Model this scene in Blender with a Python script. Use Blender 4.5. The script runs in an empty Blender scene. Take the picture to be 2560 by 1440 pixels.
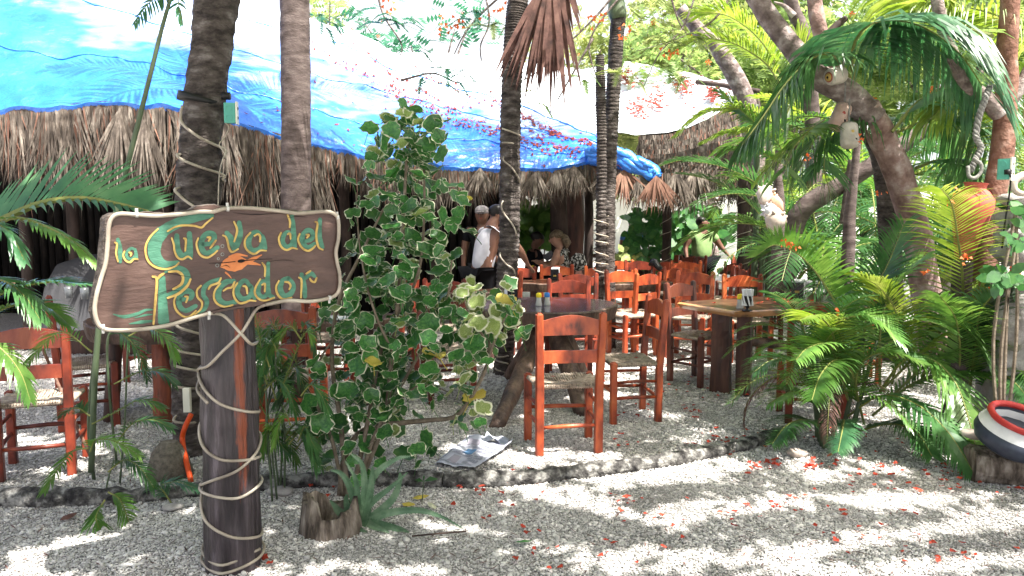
import bpy, bmesh, math, random
from mathutils import Vector, Matrix, noise, Quaternion
R = math.radians
V = Vector
scn = bpy.context.scene
COL = scn.collection

# ------------------------------------------------------------------ camera
HC = 1.6; FP = 1900.0; PITCH = R(5.17)
cd = bpy.data.cameras.new('camera'); cam = bpy.data.objects.new('camera', cd); COL.objects.link(cam)
cd.sensor_width = 36; cd.lens = 36*FP/2560; cd.clip_start = 0.05; cd.clip_end = 500
cam.location = (0, 0, HC); cam.rotation_euler = (R(90)-PITCH, 0, 0)
scn.camera = cam
# ------------------------------------------------------------------ sky, sun, exposure
SUN = V((0.36, -0.30, 0.9)).normalized()
SE = math.asin(SUN.z); SA = math.atan2(SUN.x, SUN.y)
wd = bpy.data.worlds.new('World'); scn.world = wd; wd.use_nodes = True
nt = wd.node_tree; bg = nt.nodes['Background']
sky = nt.nodes.new('ShaderNodeTexSky'); sky.sky_type = 'NISHITA'; sky.sun_disc = False
sky.sun_elevation = SE; sky.sun_rotation = SA; sky.dust_density = 6.0; sky.air_density = 0.9; sky.ozone_density = 0.6
# bright humid haze low in the sky, thinning upwards, the same all the way round
tcw = nt.nodes.new('ShaderNodeTexCoord'); sxyz = nt.nodes.new('ShaderNodeSeparateXYZ'); nt.links.new(tcw.outputs['Generated'], sxyz.inputs[0])
mrw = nt.nodes.new('ShaderNodeMapRange'); mrw.inputs[1].default_value = .75; mrw.inputs[2].default_value = .30; mrw.inputs[3].default_value = 0; mrw.inputs[4].default_value = .92
nt.links.new(sxyz.outputs['Z'], mrw.inputs[0])
mxw = nt.nodes.new('ShaderNodeMix'); mxw.data_type = 'RGBA'; nt.links.new(mrw.outputs[0], mxw.inputs[0]); nt.links.new(sky.outputs[0], mxw.inputs[6]); mxw.inputs[7].default_value = (3.7, 3.8, 4.0, 1)
nt.links.new(mxw.outputs[2], bg.inputs[0]); bg.inputs[1].default_value = 0.13
sd = bpy.data.lights.new('sun', 'SUN'); so = bpy.data.objects.new('sun', sd); COL.objects.link(so)
sd.energy = 5.0; sd.angle = R(0.5); sd.color = (1, 0.96, 0.89)
so.rotation_euler = SUN.to_track_quat('Z', 'Y').to_euler()
scn.view_settings.view_transform = 'Standard'; scn.view_settings.look = 'None'
scn.view_settings.exposure = 1.62; scn.view_settings.gamma = 1; scn.view_settings.use_curve_mapping = False
scn.render.engine = 'CYCLES'
scn.cycles.max_bounces = 6; scn.cycles.diffuse_bounces = 4; scn.cycles.transparent_max_bounces = 6

# ------------------------------------------------------------------ placing helpers
_cp, _sp = math.cos(PITCH), math.sin(PITCH)
def ray(u, v):
    a = (u-1280); b = (720-v)
    return V((a, FP*_cp + b*_sp, b*_cp - FP*_sp))
def W(u, v, y):
    d = ray(u, v); return V((0, 0, HC)) + d*(y/d.y)
def G(u, v, z=0.0):
    d = ray(u, v); return V((0, 0, HC)) + d*((z-HC)/d.z)
def pix(p):
    q = p - V((0, 0, HC)); f = q.y*_cp - q.z*_sp; up = q.y*_sp + q.z*_cp
    if f < .01: return (-9999, -9999)
    return (1280+FP*q.x/f, 720-FP*up/f)
def spline(pts, n):
    pts = [V(p) for p in pts]
    P = [pts[0]*2-pts[1]] + pts + [pts[-1]*2-pts[-2]]
    out = []; m = len(pts)-1
    for i in range(n+1):
        t = i/n*m; k = min(int(t), m-1); t -= k
        a, b, c, d = P[k], P[k+1], P[k+2], P[k+3]
        out.append(0.5*((2*b)+(c-a)*t+(2*a-5*b+4*c-d)*t*t+(3*b-a-3*c+d)*t**3))
    return out
def lerp(a, b, t): return a+(b-a)*t

# ------------------------------------------------------------------ materials
MATS = {}
def mat(name, cols, rough=.6, scale=6, stretch=(1, 1, 1), bump=0, bscale=None, spec=.3, trans=0, rnd=0, metal=0, detail=5, coat=0, ramp=(.3, .7), alpha=None, coord='Object', dist=.01):
    m = bpy.data.materials.new(name); m.use_nodes = True; MATS[name] = m
    t = m.node_tree; N = t.nodes; L = t.links; b = N['Principled BSDF']
    if isinstance(cols[0], (int, float)): cols = [cols, cols]
    tc = N.new('ShaderNodeTexCoord'); oi = N.new('ShaderNodeObjectInfo')
    mul = N.new('ShaderNodeVectorMath'); mul.operation = 'MULTIPLY_ADD'
    mul.inputs[0].default_value = (37, 61, 83)
    L.new(oi.outputs['Random'], mul.inputs[1]); L.new(tc.outputs[coord], mul.inputs[2])
    mp = N.new('ShaderNodeMapping'); mp.inputs['Scale'].default_value = stretch
    L.new(mul.outputs[0], mp.inputs[0])
    nz = N.new('ShaderNodeTexNoise'); nz.inputs['Scale'].default_value = scale; nz.inputs['Detail'].default_value = detail
    nz.inputs['Roughness'].default_value = .6
    L.new(mp.outputs[0], nz.inputs[0])
    cr = N.new('ShaderNodeValToRGB'); e = cr.color_ramp.elements
    k = len(cols)
    while len(e) < k: e.new(.5)
    for i, c in enumerate(cols):
        e[i].position = ramp[0]+(ramp[1]-ramp[0])*i/(k-1); e[i].color = (*c, 1)
    L.new(nz.outputs[0], cr.inputs[0])
    col = cr.outputs[0]
    if rnd:
        hs = N.new('ShaderNodeHueSaturation')
        mr = N.new('ShaderNodeMapRange'); mr.inputs[3].default_value = 1-rnd; mr.inputs[4].default_value = 1+rnd
        L.new(oi.outputs['Random'], mr.inputs[0]); L.new(mr.outputs[0], hs.inputs['Value']); L.new(col, hs.inputs['Color']); col = hs.outputs[0]
    L.new(col, b.inputs['Base Color'])
    b.inputs['Roughness'].default_value = rough; b.inputs['Specular IOR Level'].default_value = spec; b.inputs['Metallic'].default_value = metal
    b.inputs['Coat Weight'].default_value = coat; b.inputs['Coat Roughness'].default_value = .15
    if bump:
        n2 = N.new('ShaderNodeTexNoise'); n2.inputs['Scale'].default_value = bscale or scale*3; n2.inputs['Detail'].default_value = 6
        L.new(mp.outputs[0], n2.inputs[0])
        bp = N.new('ShaderNodeBump'); bp.inputs['Strength'].default_value = bump; bp.inputs['Distance'].default_value = dist
        L.new(n2.outputs[0], bp.inputs['Height']); L.new(bp.outputs[0], b.inputs['Normal'])
    if trans:
        tr = N.new('ShaderNodeBsdfTranslucent'); hv = N.new('ShaderNodeHueSaturation')
        hv.inputs['Hue'].default_value = .485; hv.inputs['Value'].default_value = 1.5; hv.inputs['Saturation'].default_value = 1.1
        L.new(col, hv.inputs['Color']); L.new(hv.outputs[0], tr.inputs[0])
        mx = N.new('ShaderNodeMixShader'); mx.inputs[0].default_value = trans
        L.new(b.outputs[0], mx.inputs[1]); L.new(tr.outputs[0], mx.inputs[2]); L.new(mx.outputs[0], N['Material Output'].inputs[0])
    return m
mat('gravel', [(.36, .345, .33), (.52, .50, .475), (.66, .64, .61)], .9, 9, rnd=.35)
def world_dirt(m, lo, hi, sc=.9):
    t = m.node_tree; N = t.nodes; L = t.links; b = N['Principled BSDF']; src = b.inputs['Base Color'].links[0].from_socket
    g = N.new('ShaderNodeNewGeometry'); n1 = N.new('ShaderNodeTexNoise'); n1.inputs['Scale'].default_value = sc; n1.inputs['Detail'].default_value = 7; n1.inputs['Roughness'].default_value = .65
    L.new(g.outputs['Position'], n1.inputs[0]); mr = N.new('ShaderNodeMapRange'); mr.inputs[1].default_value = .36; mr.inputs[2].default_value = .62; mr.inputs[3].default_value = lo; mr.inputs[4].default_value = hi
    L.new(n1.outputs[0], mr.inputs[0]); mu = N.new('ShaderNodeVectorMath'); mu.operation = 'SCALE'; L.new(src, mu.inputs[0]); L.new(mr.outputs[0], mu.inputs['Scale']); L.new(mu.outputs[0], b.inputs['Base Color'])
world_dirt(MATS['gravel'], .66, 1.18)
mat('gravel_bed', [(.15, .145, .14), (.25, .24, .23)], .95, 60)
mat('sand', [(.36, .34, .32), (.56, .54, .51), (.72, .70, .67)], .95, 55, bump=.9, bscale=60, detail=8, dist=.03, ramp=(.38, .62))
mat('kerbstone', [(.022, .02, .02), (.09, .085, .08), (.30, .29, .27)], .95, 16, bump=1, bscale=45, dist=.02, detail=8, ramp=(.36, .62))
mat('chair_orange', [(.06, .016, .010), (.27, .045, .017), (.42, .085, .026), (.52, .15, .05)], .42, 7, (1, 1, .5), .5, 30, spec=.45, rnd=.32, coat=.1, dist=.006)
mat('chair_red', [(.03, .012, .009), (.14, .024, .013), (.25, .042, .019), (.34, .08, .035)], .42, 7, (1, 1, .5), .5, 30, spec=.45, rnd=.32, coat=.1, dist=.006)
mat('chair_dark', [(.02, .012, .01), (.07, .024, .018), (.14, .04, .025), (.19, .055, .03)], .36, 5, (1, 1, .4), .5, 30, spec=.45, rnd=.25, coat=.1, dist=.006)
mat('rush', [(.17, .13, .10), (.36, .29, .23), (.50, .42, .34)], .85, 30, (1, 1, 1), .5, 90, rnd=.1)
mat('table_top', [(.03, .016, .011), (.09, .04, .024), (.16, .08, .045)], .32, 5, (1, 3, 1), .12, 20, spec=.5, coat=.2, dist=.004)
mat('table_purple', [(.035, .03, .042), (.07, .055, .08), (.11, .09, .12)], .22, 5, (1, 2, 1), .1, 20, spec=.6, coat=.6, dist=.004)
mat('table_bark', [(.03, .02, .016), (.09, .055, .04), (.20, .13, .09)], .55, 10, (1, 1, .4), .8, 30, spec=.4, dist=.02)
mat('table_leg', [(.02, .011, .009), (.07, .03, .023), (.13, .06, .042)], .5, 9, (1.5, 1.5, .2), .5, 30, spec=.4, dist=.01)
mat('table_edge', [(.02, .012, .01), (.42, .2, .07), (.5, .26, .1)], .3, 4, (1, 1, 1), .2, 30, spec=.5, coat=.3)
mat('bark_palm', [(.012, .010, .010), (.05, .04, .036), (.10, .083, .075), (.20, .18, .17)], .9, 8, (1, 1, 2.2), 1, 26, dist=.03, detail=8)
mat('bark_smooth', [(.045, .032, .028), (.10, .075, .07), (.17, .135, .125)], .85, 6, (1, 1, 3), .6, 40, dist=.015, detail=8)
mat('bark_grey', [(.07, .05, .045), (.18, .14, .13), (.42, .37, .35)], .85, 9, (1, 1, 1.2), .9, 30, dist=.02, detail=8)
mat('bark_red', [(.08, .03, .02), (.20, .10, .07), (.30, .20, .16)], .8, 7, (1, 1, 1), .8, 26, dist=.02, detail=8)
mat('bark_pink', [(.12, .07, .06), (.26, .17, .15), (.45, .37, .35)], .85, 9, (1, 1, 1), .8, 30, dist=.02)
mat('post_wood', [(.006, .005, .006), (.025, .019, .022), (.06, .047, .052), (.19, .16, .18)], .38, 9, (1.6, 1.6, .16), 1, 24, spec=.4, dist=.02, detail=8)
mat('post_red', [(.06, .03, .025), (.24, .06, .03), (.40, .13, .06)], .5, 9, (1, 1, .2), .8, 30, spec=.4, dist=.02)
mat('board_wood', [(.04, .022, .017), (.075, .041, .032), (.12, .073, .058)], .45, 4, (1, 1, 3.2), .5, 16, spec=.4, dist=.012, detail=8, ramp=(.25, .75))
mat('board_side', [(.03, .022, .018), (.09, .07, .06), (.16, .13, .11)], .8, 12, (1, 1, 2), 1, 30, dist=.02)
mat('paint_green', [(.035, .10, .065), (.055, .17, .11), (.08, .21, .14)], .5, 14, (1, 1, 3), .5, 50, dist=.004)
mat('paint_yellow', [(.26, .16, .045), (.46, .31, .085), (.56, .40, .13)], .5, 16, bump=.3, bscale=60, dist=.003)
mat('paint_orange', [(.42, .12, .035), (.62, .22, .07)], .5, 18, bump=.3, dist=.003)
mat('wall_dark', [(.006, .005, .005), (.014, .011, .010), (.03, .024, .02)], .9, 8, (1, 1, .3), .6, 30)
mat('crack', (.012, .009, .008), .9)
mat('bubble', (.2, .22, .2), .5)
mat('stump_wood', [(.02, .016, .013), (.09, .07, .055), (.20, .165, .135), (.34, .30, .26)], .9, 14, (1.6, 1.6, .35), 1, 30, dist=.02, detail=8)
mat('light_tube', [(.18, .15, .12), (.34, .29, .23), (.50, .45, .37)], .4, 5, spec=.5)
mat('clip', (.5, .49, .46), .4)
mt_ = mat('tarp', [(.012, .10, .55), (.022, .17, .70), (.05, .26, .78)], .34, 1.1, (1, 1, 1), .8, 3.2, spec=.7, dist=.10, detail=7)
_t = mt_.node_tree; _a = _t.nodes.new('ShaderNodeAttribute'); _a.attribute_name = 'painted_glare'; _m = _t.nodes.new('ShaderNodeMix'); _m.data_type = 'RGBA'; _m.inputs[7].default_value = (.72, .82, .90, 1)  # mixes painted sun glare, near white, into the blue base colour
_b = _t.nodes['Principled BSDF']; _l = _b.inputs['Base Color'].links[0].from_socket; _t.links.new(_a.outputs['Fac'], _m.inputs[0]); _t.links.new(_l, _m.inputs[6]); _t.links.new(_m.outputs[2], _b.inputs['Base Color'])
mat('tarp_white', [(.5, .56, .62), (.70, .75, .79), (.8, .83, .85)], .5, 1.4, bump=.6, bscale=4, dist=.06)
mat('thatch', [(.030, .024, .020), (.105, .084, .068), (.29, .25, .21)], .85, 14, (1, 1, .3), .5, 60, rnd=.1)
mat('thatch_red', [(.10, .05, .035), (.20, .10, .07), (.33, .20, .14)], .8, 9, (1, 1, .4))
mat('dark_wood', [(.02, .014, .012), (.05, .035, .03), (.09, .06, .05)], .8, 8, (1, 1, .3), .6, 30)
mat('dead_leaf', [(.05, .028, .025), (.12, .06, .05), (.20, .11, .09)], .8, 9, trans=.15)
mat('frond', [(.04, .12, .025), (.10, .22, .045), (.20, .33, .08)], .34, 5, spec=.5, trans=.32, rnd=.25)
mat('frond_dark', [(.025, .085, .028), (.055, .15, .045), (.10, .21, .07)], .34, 5, spec=.5, trans=.28, rnd=.2)
mat('frond_yellow', [(.09, .18, .025), (.20, .30, .05), (.34, .40, .11)], .42, 5, spec=.45, trans=.4, rnd=.2)
mat('frond_teal', [(.03, .10, .05), (.06, .17, .075), (.12, .24, .11)], .36, 5, spec=.55, trans=.28, rnd=.15)
mat('rachis', [(.12, .15, .04), (.24, .24, .07)], .5, 8)
mat('stem_green', [(.05, .08, .04), (.11, .14, .08)], .5, 12, (1, 1, .3))
mat('leaf_green', [(.022, .09, .026), (.05, .17, .042), (.11, .26, .06)], .36, 9, spec=.45, trans=.22, rnd=.4)
mat('leaf_lime', [(.12, .20, .05), (.26, .34, .10), (.45, .48, .24)], .45, 30, spec=.4, trans=.25, rnd=.25)
mat('leaf_cream', [(.50, .50, .34), (.66, .66, .50)], .5, 30, trans=.2)
mat('leaf_yellow', [(.45, .36, .06), (.6, .5, .12)], .5, 20, trans=.2)
mat('stem_brown', [(.10, .075, .05), (.26, .21, .16)], .8, 20, bump=.5)
mat('aloe', [(.05, .11, .055), (.10, .18, .10), (.19, .28, .17)], .4, 12, spec=.4)
mat('petal_dry', [(.10, .015, .01), (.24, .035, .02)], .8, 12)
mat('petal', [(.22, .03, .015), (.42, .055, .028), (.58, .10, .05)], .6, 12, trans=.2, rnd=.25)
mat('bloom', [(.60, .12, .03), (.75, .2, .06)], .6, 12, trans=.2)
mat('tree_leaf', [(.08, .15, .045), (.18, .27, .09), (.34, .42, .17)], .5, 3, trans=.55)
mat('tree_leaf_yellow', [(.15, .21, .08), (.28, .34, .13), (.45, .48, .24)], .5, 3, trans=.5)
mat('tree_leaf_teal', [(.03, .14, .08), (.06, .2, .12)], .5, 3, trans=.35)
mat('skin', [(.13, .062, .042), (.19, .095, .065)], .5, 12, spec=.3)
mat('skin_light', [(.38, .20, .145), (.48, .27, .20)], .5, 12, spec=.3)
mat('hair', (.012, .010, .010), .45)
mat('hair_blonde', [(.05, .035, .025), (.26, .19, .12)], .5, 40)
mat('shirt_white', [(.46, .45, .50), (.60, .59, .64)], .85, 8, bump=.4, bscale=20)
mat('shirt_green', [(.16, .26, .10), (.24, .36, .14)], .85, 8, bump=.4, bscale=18)
mat('shirt_teal', (.01, .04, .045), .85); mat('shirt_blue', (.05, .13, .34), .85)
mat('cloth_black', (.010, .010, .012), 1, spec=.05); mat('cap_grey', (.28, .26, .27), .85)
mat('camo', [(.02, .022, .02), (.05, .05, .045), (.5, .5, .48)], .8, 26, ramp=(.45, .55))
mat('lips', (.3, .06, .05), .5)
mat('black_gloss', (.012, .012, .016), .25, spec=.5); mat('white_paper', (.78, .78, .80), .7)
mat('cap_yellow', (.75, .6, .03), .4); mat('cap_blue', (.03, .16, .5), .4); mat('cap_green', (.1, .5, .3), .4)
mat('shaker', (.42, .42, .40), .25, spec=.6)
mat('tumbler', (.16, .17, .18), .15, spec=.6); mat('white_ceramic', (.7, .7, .7), .3); mat('box_green', (.10, .38, .30), .45); mat('box_cream', (.72, .70, .60), .45)
mat('clay', [(.42, .085, .06), (.55, .15, .11)], .7, 5, bump=.3)
mat('shell', [(.42, .33, .27), (.66, .58, .52)], .6, 8)
mat('shell_orange', [(.48, .27, .17), (.60, .40, .30)], .6, 8)
mat('stone', [(.16, .15, .14), (.30, .28, .26), (.44, .42, .40)], .9, 8, bump=.8, bscale=25, dist=.02)
mat('float', [(.28, .25, .21), (.42, .38, .33), (.55, .5, .44)], .75, 9, bump=.6, bscale=30)
mat('float_pink', [(.32, .21, .17), (.48, .36, .30)], .75, 9, bump=.6, bscale=30)
mat('navy', [(.014, .018, .035), (.05, .06, .085)], .45, 9); mat('white_paint', [(.55, .55, .57), (.70, .70, .70)], .5, 9, bump=.2)
mat('red_paint', [(.35, .02, .02), (.5, .05, .04)], .5, 14, bump=.4)
mat('rope', [(.12, .115, .11), (.30, .29, .27)], .9, 30, bump=.6)
mat('paper', [(.40, .41, .49), (.50, .51, .58)], .8, 4); mat('ink', (.10, .10, .14), .8); mat('ink_blue', (.12, .24, .42), .8); mat('ink_grey', (.30, .28, .33), .8)
mat('wall_white', [(.72, .72, .70), (.80, .80, .78)], .9, 2); mat('grey_cover', [(.03, .03, .032), (.055, .055, .06)], .8, 3, bump=.4)
mat('orange_hose', (.62, .07, .01), .4); mat('black_rubber', (.012, .012, .012), .5)
mat('basket', [(.08, .07, .055), (.22, .19, .15)], .9, 40, bump=.8)

# ------------------------------------------------------------------ mesh builder
ORG = {}
class MB:
    def __init__(s): s.v = []; s.f = []; s.m = []; s.cur = 0
    def add(s, vs, fs):
        o = len(s.v); s.v += [tuple(p) for p in vs]; s.f += [tuple(i+o for i in f) for f in fs]; s.m += [s.cur]*len(fs)
    def box(s, c, d, rot=None, taper=1.0, ch=0):
        c = V(c); hx, hy, hz = d[0]/2, d[1]/2, d[2]/2
        if ch:
            prof = [(-hx+ch, -hy), (hx-ch, -hy), (hx, -hy+ch), (hx, hy-ch), (hx-ch, hy), (-hx+ch, hy), (-hx, hy-ch), (-hx, -hy+ch)]
        else: prof = [(-hx, -hy), (hx, -hy), (hx, hy), (-hx, hy)]
        n = len(prof); vs = [V((x, y, -hz)) for x, y in prof] + [V((x*taper, y*taper, hz)) for x, y in prof]
        if rot is not None: vs = [rot @ p for p in vs]
        s.add([p+c for p in vs], [tuple(range(n-1, -1, -1)), tuple(range(n, 2*n))]+[(i, (i+1) % n, n+(i+1) % n, n+i) for i in range(n)])
    def beam(s, a, b, w, h, up=V((0, 0, 1)), ch=.004, w2=None, h2=None):
        a = V(a); b = V(b); d = (b-a).normalized(); x = d.cross(up)
        if x.length < .01: x = V((1, 0, 0))
        x.normalize(); y = x.cross(d).normalized(); vs = []
        for p, ww, hh in ((a, w, h), (b, w2 or w, h2 or h)):
            for sx, sy in ((-1, -1), (1, -1), (1, 1), (-1, 1)):
                cx = x*(ww/2-ch)*sx; cy = y*(hh/2-ch)*sy
                ex = x*ch*sx; ey = y*ch*sy
                vs += ([p+cx+ey+cy, p+cx+cy+ex] if sx*sy < 0 else [p+cx+cy+ex, p+cx+cy+ey])
        # order ring: fix by angle
        ring = vs[:8]; cen = a
        order = sorted(range(8), key=lambda i: math.atan2((ring[i]-cen).dot(y), (ring[i]-cen).dot(x)))
        vs = [vs[i] for i in order]+[vs[8+i] for i in order]
        s.add(vs, [tuple(range(7, -1, -1)), tuple(range(8, 16))]+[(i, (i+1) % 8, 8+(i+1) % 8, 8+i) for i in range(8)])
    def tube(s, path, rad, seg=8, caps=True, wob=0, seed=0, ell=1.0, wf=6):
        path = [V(p) for p in path]; n = len(path)
        if not hasattr(rad, '__len__'): rad = [rad]*n
        vs = []; up = None
        for i, p in enumerate(path):
            t = (path[min(i+1, n-1)]-path[max(i-1, 0)])
            if t.length < 1e-9: t = V((0, 0, 1))
            t.normalize()
            if up is None:
                up = V((0, 1, 0)) if abs(t.y) < .9 else V((1, 0, 0))
            x = up.cross(t).normalized(); up = t.cross(x).normalized()
            for k in range(seg):
                a = 2*math.pi*k/seg; r = rad[i]
                q = x*math.cos(a)*ell + up*math.sin(a)
                if wob: r *= 1+wob*noise.noise((p+q*.3)*wf+V((seed, 0, 0)))
                vs.append(p+q*r)
        fs = [(i*seg+k, i*seg+(k+1) % seg, (i+1)*seg+(k+1) % seg, (i+1)*seg+k) for i in range(n-1) for k in range(seg)]
        if caps:
            fs += [tuple(range(seg-1, -1, -1)), tuple((n-1)*seg+k for k in range(seg))]
        s.add(vs, fs)
    def lathe(s, prof, c=(0, 0, 0), seg=20, rot=None, closed=True):
        c = V(c); vs = []
        for r, z in prof:
            for k in range(seg):
                a = 2*math.pi*k/seg; p = V((r*math.cos(a), r*math.sin(a), z))
                if rot is not None: p = rot @ p
                vs.append(p+c)
        n = len(prof)
        fs = [(i*seg+k, i*seg+(k+1) % seg, (i+1)*seg+(k+1) % seg, (i+1)*seg+k) for i in range(n-1) for k in range(seg)]
        if closed: fs += [tuple(range(seg-1, -1, -1)), tuple((n-1)*seg+k for k in range(seg))]
        s.add(vs, fs)
    def ball(s, c, r, seg=10, sc=(1, 1, 1), rot=None, jit=0, seed=0):
        prof = [(math.sin(math.pi*i/(seg//2+2))*1, -math.cos(math.pi*i/(seg//2+2))) for i in range(1, seg//2+2)]
        vs = []; c = V(c)
        for rr, z in [(0.02, -1)]+prof+[(0.02, 1)]:
            for k in range(seg):
                a = 2*math.pi*k/seg; p = V((rr*math.cos(a)*r*sc[0], rr*math.sin(a)*r*sc[1], z*r*sc[2]))
                if jit: p *= 1+jit*noise.noise(p/r*1.3+V((seed*7.1, 0, 0)))
                if rot is not None: p = rot @ p
                vs.append(p+c)
        n = len(prof)+2
        s.add(vs, [(i*seg+k, i*seg+(k+1) % seg, (i+1)*seg+(k+1) % seg, (i+1)*seg+k) for i in range(n-1) for k in range(seg)]+[tuple(range(seg-1, -1, -1)), tuple((n-1)*seg+k for k in range(seg))])
    def build(s, name, mats, parent=None, smooth=False, local=False, loc=None):
        if not isinstance(mats, (list, tuple)): mats = [mats]
        me = bpy.data.meshes.new(name)
        o = V((0, 0, 0))
        if parent is not None and not local: o = ORG.get(parent.name, V((0, 0, 0)))
        if loc is not None: o = V(loc)
        me.from_pydata([(x-o.x, y-o.y, z-o.z) for x, y, z in s.v], [], s.f)
        for m in mats: me.materials.append(MATS[m])
        me.polygons.foreach_set('material_index', s.m)
        if smooth: me.polygons.foreach_set('use_smooth', [True]*len(s.f))
        me.update()
        ob = bpy.data.objects.new(name, me); COL.objects.link(ob)
        if parent is not None: ob.parent = parent
        if loc is not None: ob.location = loc
        ORG[ob.name] = o
        return ob
def tag(o, label=None, cat=None, group=None, kind=None):
    if label: o['label'] = label
    if cat: o['category'] = cat
    if group: o['group'] = group
    if kind: o['kind'] = kind
    return o
def thing(name, loc, label, cat, group=None, rz=0):
    o = bpy.data.objects.new(name, None); COL.objects.link(o); o.location = loc; o.rotation_euler = (0, 0, rz); o.empty_display_size = .1
    ORG[o.name] = V(loc); return tag(o, label, cat, group)
KIDS = {}
def copy_tree(o, parent=None):
    c = o.copy(); COL.objects.link(c); c.parent = parent
    if parent is not None: c.matrix_parent_inverse = o.matrix_parent_inverse.copy()
    for ch in [x for x in ALLO(o)]: copy_tree(ch, c)
    return c
def ALLO(o): return [x for x in KIDS.get(o.name, [])]
def reg(o, rec=True):
    for x in bpy.data.objects:
        if x.parent is not None: KIDS.setdefault(x.parent.name, [])
        if x.parent is not None and x not in KIDS[x.parent.name]: KIDS[x.parent.name].append(x)

# ------------------------------------------------------------------ fronds
def frond(mb, path, n=40, L=.5, w=.02, droop=.6, fwd=.5, lift=.2, seed=0, rr=.008, K=3, sides=(1, -1), start=.12, prof=None, upv=None, jit=.12, lmat=0, rmat=1):
    rnd = random.Random(seed)
    pts = spline(path, max(10, n)); N = len(pts)
    mb.cur = rmat; mb.tube(pts[::max(1, N//14)]+[pts[-1]], [lerp(rr, rr*.25, i/(len(pts[::max(1, N//14)]))) for i in range(len(pts[::max(1, N//14)])+1)], 5)
    mb.cur = lmat
    for i in range(n):
        t = start+(1-start)*(i+.5)/n
        k = min(int(t*(N-1)), N-2); p = pts[k].lerp(pts[k+1], t*(N-1)-k)
        T = (pts[min(k+2, N-1)]-pts[max(k-1, 0)]).normalized()
        U = upv or V((0, 0, 1)); S = T.cross(U)
        if S.length < .1: S = V((1, 0, 0))
        S.normalize(); U2 = S.cross(T).normalized()
        tt = (t-start)/(1-start)
        ln = L*(prof(tt) if prof else (math.sin(math.pi*(.18+.72*tt))**.8))
        for sg in sides:
            f = fwd+(.9*tt*tt)+rnd.uniform(-jit, jit)
            d0 = (S*sg + T*f + U2*(lift+rnd.uniform(-jit, jit))).normalized()
            l = ln*rnd.uniform(.85, 1.08); q = p.copy(); st = []
            for j in range(K+1):
                a = j/K; d = (d0+V((0, 0, -droop*a*a*1.6*rnd.uniform(.9, 1.1)))).normalized()
                wv = (T-d*T.dot(d))
                if wv.length < .05: wv = U2
                wv.normalize(); wv = (wv+U2*.35*sg).normalized()
                ww = w*(.45, 1, .8, .5, .3)[min(j, 4)] if K > 2 else w*(.6, 1)[min(j, 1)]
                if j < K: st += [q-wv*ww*.5, q+wv*ww*.5]
                else: st.append(q.copy())
                q = q+d*(l/K)
            o = len(st)
            fs = [(2*j, 2*j+1, 2*j+3, 2*j+2) for j in range(K-1)]+[(2*K-2, 2*K-1, 2*K)]
            mb.add(st, fs)
def arch(length, e0, bend, n=8):
    p = V((0, 0, 0)); out = [p.copy()]
    for i in range(n):
        e = e0-bend*((i+.5)/n)**1.2; p = p+V((0, math.cos(e), math.sin(e)))*(length/n); out.append(p.copy())
    return out
FP_ = {}
def frond_proto(key, matname, length, e0, bend, **kw):
    mb = MB(); frond(mb, arch(length, R(e0), R(bend)), **kw)
    me_o = mb.build('frond', [matname, 'rachis'], None)
    FP_[key] = me_o.data; bpy.data.objects.remove(me_o)
for q, (mn, L0) in {'g': ('frond', .34), 'd': ('frond_dark', .34), 'y': ('frond_yellow', .36), 't': ('frond_teal', .3)}.items():
    for j, (e0, bd) in enumerate(((78, 70), (62, 95), (42, 95), (22, 75), (70, 130))):
        frond_proto(q+str(j), mn, 1.5, e0, bd, n=42, L=L0, w=.017, droop=.55, fwd=.55, lift=.25, seed=j*3+ord(q), rr=.009, K=3)
def put_frond(key, parent, off, rz, sc, tilt=0):
    o = bpy.data.objects.new('frond', FP_[key]); COL.objects.link(o); o.parent = parent; o.location = off
    o.rotation_euler = (tilt, 0, rz); o.scale = (sc, sc, sc); return o
def palm_clump(name, base, label, cat, nf, keys, height, spread, sc, seed, stems=3, group=None, stemmat='stem_green', stem_r=.02, hero=None):
    rnd = random.Random(seed); t = thing(name, base, label, cat, group)
    tips = []
    for i in range(stems):
        a = rnd.uniform(0, 6.28); r = rnd.uniform(.02, spread)
        top = V((math.cos(a)*r*1.8, math.sin(a)*r*1.8, height*rnd.uniform(.6, 1)))
        mb = MB(); pth = spline([V((math.cos(a)*r*.4, math.sin(a)*r*.4, -.03)), V((math.cos(a)*r, math.sin(a)*r, top.z*.5)), top], 8)
        mb.tube(pth, [lerp(stem_r, stem_r*.6, k/8) for k in range(9)], 7)
        mb.build('stem', stemmat, t, True, local=True); tips.append(top)
    for i in range(nf):
        tp = rnd.choice(tips); key = rnd.choice(keys)+str(rnd.choice((0, 1, 1, 2, 2, 3, 4)))
        put_frond(key, t, tp*rnd.uniform(.75, 1), rnd.uniform(0, 6.28), sc*rnd.uniform(.75, 1.15), rnd.uniform(-.15, .15))
    return t
def hero_frond(parent, pts, y, n=46, L=.3, w=.02, m='frond', name='frond', **kw):
    P = []
    for i, q in enumerate(pts): P.append(W(q[0], q[1], q[2] if len(q) > 2 else y))
    mb = MB(); frond(mb, P, n=n, L=L, w=w, **kw)
    return mb.build(name, [m, 'rachis'], parent)

# ================================================================== GROUND
mb = MB()
nx, ny = 60, 70
def gz(x, y): return .02*noise.noise(V((x*.7, y*.7, 0))) if 2 < y < 14 else 0
mb.add([(-120, -20, -.012), (120, -20, -.012), (120, 220, -.012), (-120, 220, -.012)], [(0, 1, 2, 3)])
tag(mb.build('ground', 'sand'), kind='structure')
mb = MB(); mb.add([(-9, 1.5, -.008), (9, 1.5, -.008), (9, 10.4, -.008), (-9, 10.4, -.008)], [(0, 1, 2, 3)]); tag(mb.build('gravel_bed', 'gravel_bed'), kind='structure')
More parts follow.
